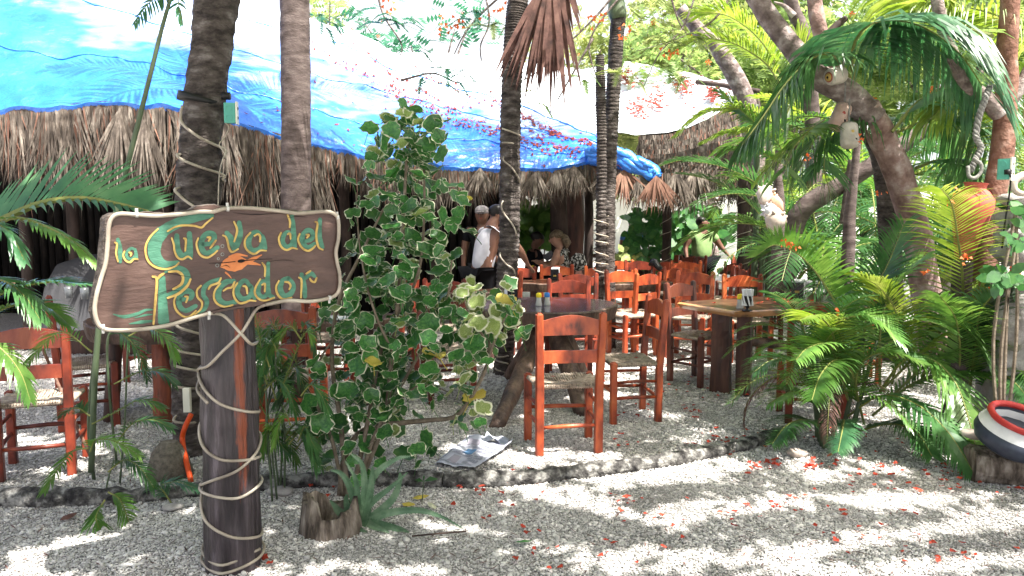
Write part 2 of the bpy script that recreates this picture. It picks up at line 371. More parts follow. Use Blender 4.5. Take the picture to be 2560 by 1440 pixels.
# loose gravel: instanced pebbles
def gravel(name, pts):
    me = bpy.data.meshes.new(name); me.from_pydata([p[:3] for p in pts], [], [])
    a = me.attributes.new('scl', 'FLOAT', 'POINT'); a.data.foreach_set('value', [p[3] for p in pts])
    o = bpy.data.objects.new(name, me); COL.objects.link(o)
    ng = bpy.data.node_groups.new('pebbles', 'GeometryNodeTree')
    ng.interface.new_socket('Geometry', in_out='INPUT', socket_type='NodeSocketGeometry'); ng.interface.new_socket('Geometry', in_out='OUTPUT', socket_type='NodeSocketGeometry')
    N = ng.nodes; L = ng.links; gi = N.new('NodeGroupInput'); go = N.new('NodeGroupOutput')
    ico = N.new('GeometryNodeMeshIcoSphere'); ico.inputs['Radius'].default_value = 1; ico.inputs['Subdivisions'].default_value = 2
    sp = N.new('GeometryNodeSetPosition'); nn = N.new('ShaderNodeTexNoise'); nn.inputs['Scale'].default_value = .9
    sub = N.new('ShaderNodeVectorMath'); sub.operation = 'SUBTRACT'; sub.inputs[1].default_value = (.5, .5, .5)
    L.new(nn.outputs['Color'], sub.inputs[0]); L.new(sub.outputs[0], sp.inputs['Offset']); L.new(ico.outputs[0], sp.inputs[0])
    sm = N.new('GeometryNodeSetMaterial'); sm.inputs['Material'].default_value = MATS['gravel']; L.new(sp.outputs[0], sm.inputs[0])
    ip = N.new('GeometryNodeInstanceOnPoints'); L.new(gi.outputs[0], ip.inputs['Points']); L.new(sm.outputs[0], ip.inputs['Instance'])
    rv = N.new('FunctionNodeRandomValue'); rv.data_type = 'FLOAT_VECTOR'; rv.inputs[1].default_value = (.35, .35, 6.28); rv.inputs[0].default_value = (-.35, -.35, 0)
    L.new(rv.outputs[0], ip.inputs['Rotation'])
    rs = N.new('FunctionNodeRandomValue'); rs.data_type = 'FLOAT_VECTOR'; rs.inputs[0].default_value = (.7, .5, .35); rs.inputs[1].default_value = (1.35, 1, .75); rs.inputs['Seed'].default_value = 5
    at = N.new('GeometryNodeInputNamedAttribute'); at.data_type = 'FLOAT'; at.inputs[0].default_value = 'scl'
    ml = N.new('ShaderNodeVectorMath'); ml.operation = 'SCALE'; L.new(rs.outputs[0], ml.inputs[0]); L.new(at.outputs[0], ml.inputs['Scale'])
    L.new(ml.outputs[0], ip.inputs['Scale']); L.new(ip.outputs[0], go.inputs[0])
    md = o.modifiers.new('gn', 'NODES'); md.node_group = ng
    return o
rg = random.Random(4); pts = []
y = 2.75
while y < 10.5:
    s = .0105 if y < 4.5 else (.0135 if y < 6.5 else (.019 if y < 8.5 else .027))
    hw = y*.70+.35; x = -hw
    while x < hw:
        k = .47*s*(1+.9*(rg.random()**12)*2.4)*rg.uniform(.75, 1.25)
        pts.append((x+rg.uniform(-.5, .5)*s, y+rg.uniform(-.5, .5)*s, -.006+rg.uniform(-.004, .006)+.5*gz(x, y), k))
        x += s
    y += s*.9
tag(gravel('gravel', pts), kind='stuff')
# ================================================================== KERB (coral stone border)
kp = [(-200, 1262), (60, 1266), (300, 1262), (520, 1240), (720, 1222), (950, 1215), (1150, 1218), (1300, 1213), (1450, 1196), (1600, 1178), (1750, 1152), (1880, 1122), (1985, 1092)]
kt = thing('kerb', G(1100, 1215), 'rough grey coral stone border curving across the gravel floor', 'kerb')
path = spline([G(a, b)+V((0, .05, .0)) for a, b in kp], 150)
segs = [0, 72, 150]
for a, b in zip(segs[:-1], segs[1:]):
    mb = MB(); sub = path[a:b+1]
    sub = [sub[0].lerp(sub[1], .15)]+sub[1:-1]+[sub[-1].lerp(sub[-2], .1)]
    sub2 = []
    for i in range(len(sub)-1):
        sub2 += [sub[i], sub[i].lerp(sub[i+1], .5)]
    sub2.append(sub[-1])
    mb.tube([p+V((0, 0, .022+.012*noise.noise(p*2))) for p in sub2], [.054+.014*noise.noise(p*1.7+V((9, 0, 0)))+.009*noise.noise(p*9) for p in sub2], 14, wob=.35, seed=a, wf=14)
    mb.build('border_stone', 'kerbstone', kt, True)
tag(kt, kind='structure')

# ================================================================== SIGN
BL = W(236, 690, 2.93); BR = W(850, 650, 3.46)
bx_ = V((BR.x-BL.x, BR.y-BL.y, 0)).normalized(); bn = V((bx_.y, -bx_.x, 0))   # towards the camera
def onb(zx, zy, off=0):
    d = ray(200+zx/3.657, 480+zy/3.657); o = V((0, 0, HC)); c = BL+bn*off
    return o+d*((c-o).dot(bn)/d.dot(bn))
post_y = 3.42; PB = V((G(580, 1400).x*post_y/G(580, 1400).y, post_y, 0))
PB.x = W(580, 1300, post_y).x
sg = thing('sign', PB, 'carved wooden sign with green and yellow lettering and orange fish on a thick log post', 'sign')
mb = MB(); ptop = W(566, 640, post_y+.03); pth = spline([PB+V((0, 0, -.1)), PB.lerp(ptop, .5)+V((.0, 0, 0)), ptop], 120)
mb.tube(pth, [.128-.012*i/120+.002*noise.noise(V((i*.2, 0, 0))) for i in range(121)], 72, wob=.10, seed=3, wf=5)
for i, f in enumerate(mb.f):
    k = i % 72
    if i < 72*120:
        p = V(mb.v[f[0]]); c = pth[min(i//72, 120)]; q = p-c; a = math.degrees(math.atan2(q.y, q.x))
        pass
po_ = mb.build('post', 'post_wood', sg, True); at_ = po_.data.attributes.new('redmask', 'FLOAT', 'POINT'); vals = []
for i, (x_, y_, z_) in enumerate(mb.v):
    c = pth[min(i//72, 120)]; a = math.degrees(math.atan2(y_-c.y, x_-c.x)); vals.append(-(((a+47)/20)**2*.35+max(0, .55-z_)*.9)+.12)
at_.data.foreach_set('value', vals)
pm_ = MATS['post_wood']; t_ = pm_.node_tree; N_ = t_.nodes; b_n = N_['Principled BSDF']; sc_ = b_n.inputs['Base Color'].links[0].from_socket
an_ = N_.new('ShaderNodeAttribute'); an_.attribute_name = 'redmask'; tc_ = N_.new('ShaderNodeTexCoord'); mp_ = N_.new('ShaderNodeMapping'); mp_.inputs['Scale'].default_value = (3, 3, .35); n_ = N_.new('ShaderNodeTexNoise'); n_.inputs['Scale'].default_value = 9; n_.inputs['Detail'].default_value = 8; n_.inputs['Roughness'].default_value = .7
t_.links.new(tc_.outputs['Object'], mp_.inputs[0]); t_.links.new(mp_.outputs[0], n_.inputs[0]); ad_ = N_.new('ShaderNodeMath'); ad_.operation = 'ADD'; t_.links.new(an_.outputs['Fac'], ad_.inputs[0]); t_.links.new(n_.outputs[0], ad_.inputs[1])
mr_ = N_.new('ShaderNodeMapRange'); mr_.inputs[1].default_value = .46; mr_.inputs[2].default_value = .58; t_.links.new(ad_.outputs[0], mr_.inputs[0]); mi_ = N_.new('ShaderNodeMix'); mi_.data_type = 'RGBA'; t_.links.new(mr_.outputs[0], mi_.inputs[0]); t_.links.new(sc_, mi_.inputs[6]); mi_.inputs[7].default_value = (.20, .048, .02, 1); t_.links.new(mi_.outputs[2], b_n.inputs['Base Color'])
out = [(250, 215), (310, 190), (420, 180), (520, 186), (620, 176), (700, 186), (800, 190), (870, 182), (1000, 160), (1050, 132), (1100, 120), (1160, 112), (1230, 108), (1270, 124), (1340, 130), (1500, 128), (1650, 140), (1750, 145), (1850, 158), (1930, 154), (2000, 172), (2120, 170), (2250, 165), (2330, 195), (2372, 260), (2385, 350), (2372, 450), (2350, 600), (2366, 750), (2388, 850), (2382, 900), (2340, 960), (2270, 985), (2100, 1000), (1980, 998), (1900, 990), (1700, 1030), (1500, 1062), (1300, 1095), (1150, 1135), (950, 1195), (750, 1236), (550, 1266), (350, 1282), (220, 1275), (160, 1215), (118, 1100), (150, 900), (195, 700), (222, 400), (228, 260)]
mb = MB(); bt = .065
o2 = []
for i in range(len(out)):
    a, b = out[i], out[(i+1) % len(out)]
    for t in (0, .33, .66): o2.append((lerp(a[0], b[0], t)+(rg.uniform(-3, 3) if t else 0), lerp(a[1], b[1], t)+(rg.uniform(-4, 4) if t else 0)))
cx, cy = 1250, 690
ring = lambda s, off: [onb(cx+(x-cx)*s, cy+(y-cy)*s, off) for x, y in o2]
n = len(o2); r0 = ring(1.0, -.006); r1 = ring(.985, 0); rb = [onb(x-(34 if x < 330 else 0), y+(8*noise.noise(V((x*.03, y*.03, 0)))), 0)-bn*bt for x, y in o2]
mb.add(r1, [tuple(range(n-1, -1, -1))]); mb.cur = 1
mb.add(r1+r0+rb, [(i, (i+1) % n, n+(i+1) % n, n+i) for i in range(n)]+[(n+i, n+(i+1) % n, 2*n+(i+1) % n, 2*n+i) for i in range(n)]+[tuple(range(2*n, 3*n))])
board = mb.build('board', ['board_wood', 'board_side'], sg)
def ribbon(mb, pts, w, off, th=.002):
    P = spline([V((a, b, 0)) for a, b in pts], max(6, len(pts)*5)); n = len(P)
    ws = w if hasattr(w, '__len__') else [w*.75, w, w, w*.75]
    def wat(t):
        t *= len(ws)-1; k = min(int(t), len(ws)-2); return lerp(ws[k], ws[k+1], t-k)
    loop_l = []; loop_r = []
    T0 = (P[0]-P[1]).normalized(); T1 = (P[-1]-P[-2]).normalized()
    P = [P[0]+T0*wat(0)*.35]+P+[P[-1]+T1*wat(1)*.35]
    for i, p in enumerate(P):
        t = (P[min(i+1, len(P)-1)]-P[max(i-1, 0)]).normalized(); nn = V((-t.y, t.x, 0))
        ww = wat(max(0, min(1, (i-1)/(n-1))))/2
        if i in (0, len(P)-1): ww *= .45
        ww *= 1+.12*noise.noise(p*.02)
        loop_l.append(p+nn*ww); loop_r.append(p-nn*ww)
    m = len(P); tp = [onb(p.x, p.y, off) for p in loop_l+loop_r]; bt_ = [q-bn*th for q in tp]
    mb.add(tp+bt_, [(i, m+i, m+i+1, i+1) for i in range(m-1)]+[(i+1, i, 2*m+i, 2*m+i+1)[::-1] for i in range(m-1)]+[(m+i, m+i+1, 3*m+i+1, 3*m+i)[::-1] for i in range(m-1)])
LET = [
 ('la', [([(345, 430), (365, 520), (368, 640)], 44)], [[(318, 460), (338, 478), (330, 560), (348, 638)]]),
 ('a', [([(512, 535), (470, 515), (430, 550), (430, 595), (470, 615), (505, 580), (508, 530)], 30), ([(505, 520), (520, 612)], 30)], [[(408, 540), (395, 580), (420, 628), (460, 640), (495, 612), (530, 615)], [(448, 552), (468, 560), (462, 585)]]),
 ('C', [([(1210, 215), (1050, 238), (880, 290), (750, 370), (690, 460), (680, 560), (720, 630), (790, 660), (900, 640)], [40, 75, 95, 115, 120, 115, 100, 60, 30])], [[(715, 335), (650, 400), (605, 480), (600, 560), (630, 640), (700, 690), (790, 705), (870, 680), (905, 645)], [(800, 360), (870, 320), (950, 305), (1050, 310), (1110, 325), (1150, 290), (1215, 235)]]),
 ('u', [([(885, 395), (888, 500), (920, 575), (975, 580), (1003, 500), (1000, 375)], 62), ([(1003, 420), (1012, 608)], 50)], [[(838, 420), (858, 480), (865, 540), (895, 600), (940, 615), (985, 590), (1022, 612)], [(948, 422), (968, 440), (962, 540)]]),
 ('e', [([(1130, 480), (1215, 460), (1225, 395), (1170, 380), (1118, 430), (1112, 510), (1160, 560), (1262, 505)], 54)], [[(1082, 420), (1065, 480), (1095, 570), (1160, 600), (1220, 570), (1258, 535)], [(1163, 415), (1190, 418), (1176, 450)], [(1245, 440), (1190, 515)]]),
 ('v', [([(1340, 370), (1385, 440), (1408, 520)], 58), ([(1455, 275), (1462, 400), (1425, 520)], 54)], [[(1305, 395), (1340, 420), (1365, 520), (1395, 548), (1448, 520)], [(1408, 270), (1437, 350), (1410, 455)]]),
 ('a', [([(1665, 410), (1615, 365), (1560, 400), (1542, 480), (1580, 535), (1640, 520), (1670, 460), (1662, 400)], 50), ([(1668, 400), (1695, 520)], 48)], [[(1560, 370), (1512, 430), (1510, 500), (1550, 550), (1600, 565), (1650, 535), (1705, 537)], [(1593, 402), (1628, 385), (1648, 410), (1645, 455)]]),
 ('d', [([(1940, 400), (1900, 365), (1862, 400), (1855, 460), (1890, 500), (1935, 475), (1942, 400)], 42), ([(1938, 215), (1952, 350), (1965, 505)], 46)], [[(1840, 370), (1818, 430), (1840, 500), (1890, 530), (1940, 512), (1988, 522)], [(1898, 208), (1920, 270), (1918, 325)], [(1898, 388), (1920, 380), (1926, 430)]]),
 ('e', [([(2045, 455), (2118, 430), (2125, 370), (2080, 352), (2035, 400), (2040, 465), (2085, 505), (2150, 470)], 46)], [[(2010, 380), (1995, 440), (2030, 510), (2085, 538), (2130, 515), (2155, 488)], [(2068, 390), (2092, 395), (2074, 420)]]),
 ('l', [([(2195, 245), (2188, 400), (2218, 510)], 46)], [[(2150, 272), (2172, 290), (2160, 400), (2180, 500), (2222, 530)]]),
 ('P', [([(750, 780), (755, 1000), (765, 1190)], [60, 85, 105]), ([(775, 735), (880, 695), (965, 735), (975, 820), (900, 900), (800, 945)], [20, 50, 62, 62, 50, 40])], [[(662, 772), (702, 800), (690, 1000), (672, 1210)], [(703, 800), (735, 765), (768, 745)], [(810, 730), (890, 727), (940, 770), (928, 840), (850, 890)], [(1012, 795), (980, 860), (900, 930), (800, 970)]]),
 ('e', [([(920, 985), (1010, 970), (1020, 920), (960, 905), (912, 950), (910, 1040), (970, 1085), (1062, 1040)], 52)], [[(885, 940), (860, 1000), (880, 1080), (940, 1135), (1000, 1140), (1062, 1085)], [(958, 955), (985, 962), (970, 1010)]]),
 ('s', [([(1285, 795), (1200, 822), (1140, 870), (1128, 940), (1160, 1000), (1140, 1065), (1075, 1105)], 44)], [[(1108, 855), (1070, 900), (1075, 960), (1115, 1010), (1105, 1070), (1045, 1125)], [(1290, 785), (1265, 830), (1200, 855), (1175, 890)]]),
 ('c', [([(1412, 815), (1340, 822), (1275, 880), (1268, 970), (1330, 1022), (1425, 1003)], 56)], [[(1285, 835), (1235, 900), (1225, 970), (1260, 1025), (1330, 1050), (1400, 1032)], [(1415, 820), (1390, 870), (1350, 880), (1310, 905)]]),
 ('a', [([(1560, 870), (1510, 810), (1455, 850), (1440, 920), (1480, 975), (1540, 965), (1570, 910), (1555, 850)], 48), ([(1565, 860), (1598, 975)], 44)], [[(1440, 830), (1405, 890), (1410, 960), (1455, 1015), (1510, 1010), (1555, 992), (1608, 997)], [(1490, 860), (1520, 870), (1530, 930)]]),
 ('d', [([(1715, 870), (1680, 815), (1640, 850), (1630, 915), (1665, 960), (1710, 935), (1718, 860)], 42), ([(1722, 645), (1715, 800), (1728, 930), (1772, 965)], 44)], [[(1650, 795), (1607, 870), (1600, 930), (1640, 980), (1700, 992), (1778, 965)], [(1665, 645), (1692, 690), (1690, 772)], [(1663, 850), (1690, 842), (1690, 912)]]),
 ('o', [([(1905, 785), (1850, 815), (1832, 890), (1870, 950), (1930, 925), (1950, 850), (1905, 785)], 50)], [[(1820, 810), (1793, 870), (1810, 940), (1860, 980), (1937, 965)], [(1873, 822), (1908, 828), (1926, 858), (1912, 892)]]),
 ('r', [([(2025, 750), (2045, 850), (2058, 960)], 52), ([(2060, 790), (2110, 745), (2150, 775)], 40)], [[(2000, 780), (2026, 812), (2020, 970)], [(2165, 783), (2148, 822), (2118, 815), (2102, 790)], [(2068, 748), (2110, 720)]]),
]
k = 0
for nm, gs, ys in LET:
    mb = MB(); off = .0018
    for pts_, w in gs: ribbon(mb, pts_, w, off+.0004*k % .0012); k += 1; off += .0005
    mb.cur = 1; off = .0042
    for pts_ in ys: ribbon(mb, pts_, 19 if nm != 'P' else 24, off, .0035); off += .0005
    mb.build('letter', ['paint_green', 'paint_yellow'], board)
mb = MB(); ribbon(mb, [(305, 1118), (400, 1140), (520, 1115), (600, 1080), (665, 1075)], [10, 30, 30, 24, 10], .0012, .001); ribbon(mb, [(450, 1205), (560, 1190), (660, 1180)], [8, 34, 20], .0014, .001)
ribbon(mb, [(500, 1150), (600, 1125), (660, 1120)], [6, 20, 10], .0016, .001)
mb.build('painted_wave', ['paint_green'], board)
mb = MB(); ribbon(mb, [(1290, 685), (1330, 668), (1400, 655), (1470, 648), (1535, 640)], [14, 90, 150, 120, 40], .0020); ribbon(mb, [(1530, 640), (1590, 610), (1662, 575)], [40, 34, 8], .0026); ribbon(mb, [(1530, 645), (1600, 655), (1650, 668)], [34, 26, 8], .0031)
ribbon(mb, [(1360, 590), (1440, 572), (1530, 585)], [8, 26, 10], .0036); ribbon(mb, [(1330, 735), (1360, 760), (1385, 790)], [16, 14, 4], .0012)
mb.cur = 1; ribbon(mb, [(1450, 634), (1500, 628)], [24, 34, 24], .005); ribbon(mb, [(1180, 652), (1300, 648), (1420, 636)], [3, 7, 9], .0048, .001); ribbon(mb, [(1510, 626), (1640, 616), (1760, 612)], [10, 6, 3], .0048, .001)
ribbon(mb, [(1290, 682), (1340, 672), (1370, 690)], [3, 6, 3], .0049, .001)
mb.build('painted_fish', ['paint_orange', 'crack'], board)
for (bx, by, br) in ((1303, 495, 14), (1303, 570, 14), (1255, 672, 14), (1265, 610, 10)):
    mb = MB(); ribbon(mb, [(bx+br*math.cos(a*math.pi/4), by+br*math.sin(a*math.pi/4)) for a in range(9)], 5, .002, .001); mb.build('painted_bubble', 'bubble', board)
for pp, w in (([(1400, 190), (1600, 205), (1900, 190)], 8), ([(700, 940), (820, 900), (960, 910)], 5), ([(1180, 1095), (1330, 1060), (1500, 1035)], 9), ([(760, 730), (900, 760), (1010, 775)], 5), ([(1900, 235), (1980, 225), (2080, 230)], 5), ([(1700, 640), (1850, 622), (1960, 632)], 4)):
    mb = MB(); ribbon(mb, pp, [2, w, 2], .0055, .001); mb.build('crack', 'crack', board)
# light tube round the board, then down the post
ins = [(1215, 182), (1340, 150), (1500, 145), (1650, 155), (1850, 178), (2000, 195), (2200, 180), (2290, 185), (2350, 225), (2365, 300), (2362, 430), (2340, 540), (2350, 640), (2372, 740), (2375, 850), (2350, 930), (2270, 972), (2100, 1000), (1900, 992), (1700, 1030)]
ins2 = [(1215, 182), (1100, 180), (900, 205), (700, 218), (520, 208), (360, 200), (290, 240), (262, 320), (255, 450), (235, 650), (190, 800), (150, 950), (135, 1080), (160, 1190), (220, 1250), (350, 1265), (550, 1255), (800, 1220), (1000, 1160), (1180, 1110)]
mb = MB(); mb.tube(spline([onb(a, b, .012) for a, b in ins], 120), .0084, 9); mb.tube(spline([onb(a, b, .012) for a, b in ins2], 120), .0084, 9)
# down the post: first free crossing, then helix
def on_post(ang, z, r=.137):
    t = z/ptop.z; c = PB.lerp(ptop, t); rr = r-.010*t
    return c+V((math.cos(R(ang))*rr, math.sin(R(ang))*rr, 0))
a0 = onb(1180, 1110, .012); b0 = onb(1700, 1030, .012)
zc = lambda v: W(580, v, post_y-.13).z
h1 = [a0, W(560, 790, 3.27), W(603, 835, 3.27), W(628, 860, 3.3), on_post(0, zc(870)), on_post(60, zc(890)), on_post(120, zc(910)), on_post(180, zc(935)), on_post(230, zc(970)), on_post(270, zc(1010)), on_post(315, zc(1035)), on_post(360, zc(1050)), on_post(60, zc(1058)), on_post(120, zc(1065)), on_post(180, zc(1075)), on_post(225, zc(1120)), on_post(270, zc(1150)), on_post(320, zc(1160)), on_post(360, zc(1165)), on_post(60, zc(1175)), on_post(120, zc(1195)), on_post(180, zc(1230)), on_post(230, zc(1240)), on_post(300, zc(1250)), on_post(360, zc(1235)), on_post(60, zc(1235)), on_post(150, zc(1240)), on_post(190, zc(1265)), on_post(235, zc(1310)), on_post(290, zc(1345)), on_post(350, zc(1365)), on_post(60, zc(1370)), on_post(150, zc(1385)), on_post(190, zc(1405)), on_post(270, zc(1412)), on_post(350, zc(1398))]
h2 = [b0, W(640, 775, 3.28), W(605, 830, 3.28), W(555, 880, 3.28), W(520, 915, 3.29), on_post(200, zc(935)), on_post(185, zc(960)), on_post(215, zc(985), .145), on_post(250, zc(1010), .147)]
h3 = [on_post(170, zc(1232)), on_post(205, zc(1228)), on_post(250, zc(1205), .145), on_post(300, zc(1180), .147), on_post(345, zc(1150)), on_post(20, zc(1120)), on_post(60, zc(1110))]
h4 = [on_post(170, zc(1405)), on_post(200, zc(1425)), on_post(270, zc(1432)), on_post(340, zc(1418)), on_post(30, zc(1405)), on_post(90, zc(1400)), on_post(170, zc(1405))]
for h in (h1, h2, h3, h4): mb.tube(spline(h, len(h)*6), .0068, 8)
mb.build('light_tube', 'light_tube', sg, True)
for a, b in ((520, 207), (1350, 153), (2355, 232), (2282, 968), (1180, 1112), (212, 1235)):
    mb = MB(); c = onb(a, b, .012); up = V((0, 0, 1))
    mb.tube([c-bx_*.005, c+bx_*.005], .0112, 10); mb.box(c+up*(.018 if b < 700 else -.018)-bn*.004, (.009, .008, .014)); mb.build('clip', 'clip', sg)

# ================================================================== CHAIR
def woven(mb, hw0, hw1, d0, d1, z):
    # seat corners: rear at y=d0 (half width hw0), front y=d1 (hw1)
    C = [V((-hw0, d0, 0)), V((hw0, d0, 0)), V((hw1, d1, 0)), V((-hw1, d1, 0))]
    M = V((0, (d0+d1)/2, 0)); rr = random.Random(7)
    def dz(p):
        q = max(abs(p.x)/hw1, abs((p.y-M.y)/((d1-d0)/2))); return -.022*(1-q*q)
    for e in range(4):
        a, b = C[e], C[(e+1) % 4]; n = 26; inn = ((a+b)/2-M).normalized()
        o = (b-a).cross(V((0, 0, 1))).normalized()
        for i in range(n):
            t = (i+.5)/n; p = a.lerp(b, t); w = (b-a).length/n
            q = M.lerp(p, .02) if abs(t-.5) < .02 else None
            s = 1-2*abs(t-.5); end = p.lerp(M, 1) if False else None
            inner = (a if t < .5 else b).lerp(M, s)
            j = rr.uniform(-.003, .003)
            path = [p-o*.0+V((0, 0, z-.016)), p+o*.013+V((0, 0, z-.004)), p+o*.006+V((0, 0, z+.009+j)), p.lerp(inner, .4)+V((0, 0, z+.008+dz(p.lerp(inner, .4))+j)), inner+V((rr.uniform(-.004, .004), rr.uniform(-.004, .004), z+.006+dz(inner)))]
            mb.tube(path, [w*.5, w*.54, w*.56, w*.5, w*.45], 5)
    mb.add([C[0]+V((0, 0, z-.016)), C[1]+V((0, 0, z-.016)), C[2]+V((0, 0, z-.016)), C[3]+V((0, 0, z-.016))], [(3, 2, 1, 0)])
def make_chair(m, seed):
    r = random.Random(seed)
    t = thing('chair', (0, 0, 0), 'x', 'chair')
    W0, W1, D = .20, .22, .19; H = .97
    for s in (-1, 1):
        mb = MB(); tp = V((s*(W0+.012), -D-.045, H)); kn = V((s*W0, -D, .44)); bt = V((s*(W0-.0), -D+.005, 0))
        mb.beam(bt, kn, .054, .052, V((0, 1, 0)), .006); mb.beam(kn, tp, .054, .052, V((0, 1, 0)), .007, .048, .046)
        mb.box(tp+V((0, 0, .004)), (.034, .036, .014), taper=.7, ch=.006)
        mb.build('back_post', m, t, local=True)
        mb = MB(); mb.beam((s*W1, D, 0), (s*W1, D, .485), .052, .052, V((0, 1, 0)), .007); mb.box((s*W1, D, .489), (.036, .036, .01), taper=.7); mb.build('leg', m, t, local=True)
    def rail(z0, h, name, archh, y0):
        mb = MB(); n = 12; th = .022; w = W0+.006; vs = []
        for i in range(n+1):
            u = -1+2*i/n; bow = -.022*(1-u*u); top = z0+h+archh*(math.cos(u*math.pi*.9)*.5+.5); 
            if abs(u) > .8: top = z0+h
            for yy in (-th/2, th/2):
                for zz in (z0+.006*(1-u*u), top): vs.append(V((u*w, y0+bow+yy, zz)))
        fs = []
        for i in range(n):
            a = 4*i; b = a+4; fs += [(a, b, b+1, a+1), (a+2, a+3, b+3, b+2), (a+1, b+1, b+3, a+3), (a, a+2, b+2, b)]
        fs += [(0, 1, 3, 2), (4*n, 4*n+2, 4*n+3, 4*n+1)]
        mb.add(vs, fs); mb.build(name, m, t, local=True)
    rail(.825, .105, 'top_rail', .034, -D-.034); rail(.632, .088, 'back_rail', .003, -D-.016)
    for (a, b, z, rr) in (((-W0, -D), (W0, -D), .19, .012), ((-W1, D), (W1, D), .24, .013), ((-W0, -D), (-W1, D), .20, .012), ((W0, -D), (W1, D), .20, .012), ((-W0, -D), (-W1, D), .33, .011), ((W0, -D), (W1, D), .33, .011)):
        mb = MB(); mb.tube([(a[0], a[1], z+r.uniform(-.006, .006)), ((a[0]+b[0])/2, (a[1]+b[1])/2, z+.003), (b[0], b[1], z+r.uniform(-.006, .006))], [rr, rr*1.25, rr], 7); mb.build('stretcher', m, t, True, local=True)
    mb = MB(); woven(mb, W0+.0, W1-.0, -D+.02, D+.0, .468); mb.build('seat', 'rush', t, True, local=True)
    return t
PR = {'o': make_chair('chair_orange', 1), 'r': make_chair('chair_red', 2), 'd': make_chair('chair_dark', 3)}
reg(None); used = set()
def chair(k, x, y, th, label, z=0):
    if k not in used: o = PR[k]; used.add(k)
    else: o = copy_tree(PR[k])
    o.location = (x, y, z); o.rotation_euler = (0, 0, R(th)); q_ = math.sin(x*12.9+y*7.7); o.scale = (1+.03*q_, 1-.02*q_, 1+.025*math.sin(x*31+y*5)); o['label'] = label; o['group'] = 'ladder back chairs with woven rush seats'
    return o
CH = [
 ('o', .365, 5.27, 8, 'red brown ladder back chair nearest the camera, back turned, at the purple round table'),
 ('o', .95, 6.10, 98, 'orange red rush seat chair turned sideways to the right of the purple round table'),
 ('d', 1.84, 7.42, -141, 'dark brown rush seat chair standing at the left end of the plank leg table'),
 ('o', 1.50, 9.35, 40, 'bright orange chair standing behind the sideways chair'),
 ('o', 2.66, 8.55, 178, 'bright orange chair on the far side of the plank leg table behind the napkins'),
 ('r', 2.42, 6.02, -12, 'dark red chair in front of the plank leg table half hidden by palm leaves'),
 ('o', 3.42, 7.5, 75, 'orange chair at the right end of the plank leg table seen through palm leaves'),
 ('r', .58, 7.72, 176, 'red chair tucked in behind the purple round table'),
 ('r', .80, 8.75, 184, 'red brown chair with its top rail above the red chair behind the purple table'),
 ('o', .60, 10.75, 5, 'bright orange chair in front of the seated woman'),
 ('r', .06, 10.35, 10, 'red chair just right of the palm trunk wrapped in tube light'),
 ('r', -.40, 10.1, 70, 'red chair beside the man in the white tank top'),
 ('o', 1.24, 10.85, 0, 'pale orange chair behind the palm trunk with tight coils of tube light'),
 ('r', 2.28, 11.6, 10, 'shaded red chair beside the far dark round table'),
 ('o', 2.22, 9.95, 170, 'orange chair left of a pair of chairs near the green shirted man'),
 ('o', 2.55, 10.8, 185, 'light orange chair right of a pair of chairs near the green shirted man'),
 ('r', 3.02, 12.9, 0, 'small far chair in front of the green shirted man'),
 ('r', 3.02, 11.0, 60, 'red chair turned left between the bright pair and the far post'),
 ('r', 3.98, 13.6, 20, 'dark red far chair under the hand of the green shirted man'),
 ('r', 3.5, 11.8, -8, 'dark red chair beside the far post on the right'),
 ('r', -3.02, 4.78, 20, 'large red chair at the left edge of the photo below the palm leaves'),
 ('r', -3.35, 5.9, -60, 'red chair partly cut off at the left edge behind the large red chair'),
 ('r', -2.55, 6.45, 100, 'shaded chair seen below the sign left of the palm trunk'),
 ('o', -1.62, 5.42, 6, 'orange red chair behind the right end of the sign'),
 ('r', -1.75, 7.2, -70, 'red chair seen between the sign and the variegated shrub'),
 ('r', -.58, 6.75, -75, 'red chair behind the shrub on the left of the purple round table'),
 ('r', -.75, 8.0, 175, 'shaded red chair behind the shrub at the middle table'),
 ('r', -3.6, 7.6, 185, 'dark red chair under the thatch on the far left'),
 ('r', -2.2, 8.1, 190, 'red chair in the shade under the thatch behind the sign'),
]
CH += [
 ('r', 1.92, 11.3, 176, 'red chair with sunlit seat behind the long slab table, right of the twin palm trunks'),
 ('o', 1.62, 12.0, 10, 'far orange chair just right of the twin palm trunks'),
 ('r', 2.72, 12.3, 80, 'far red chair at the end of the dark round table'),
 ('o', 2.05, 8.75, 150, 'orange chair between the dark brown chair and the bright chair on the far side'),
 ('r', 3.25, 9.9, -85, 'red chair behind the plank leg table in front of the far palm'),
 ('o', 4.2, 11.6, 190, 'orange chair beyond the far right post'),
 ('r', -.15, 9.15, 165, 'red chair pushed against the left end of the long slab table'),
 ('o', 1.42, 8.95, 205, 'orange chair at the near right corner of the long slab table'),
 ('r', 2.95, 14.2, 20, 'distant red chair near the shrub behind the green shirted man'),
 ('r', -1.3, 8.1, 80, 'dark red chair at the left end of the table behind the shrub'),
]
for c in CH: chair(*c)

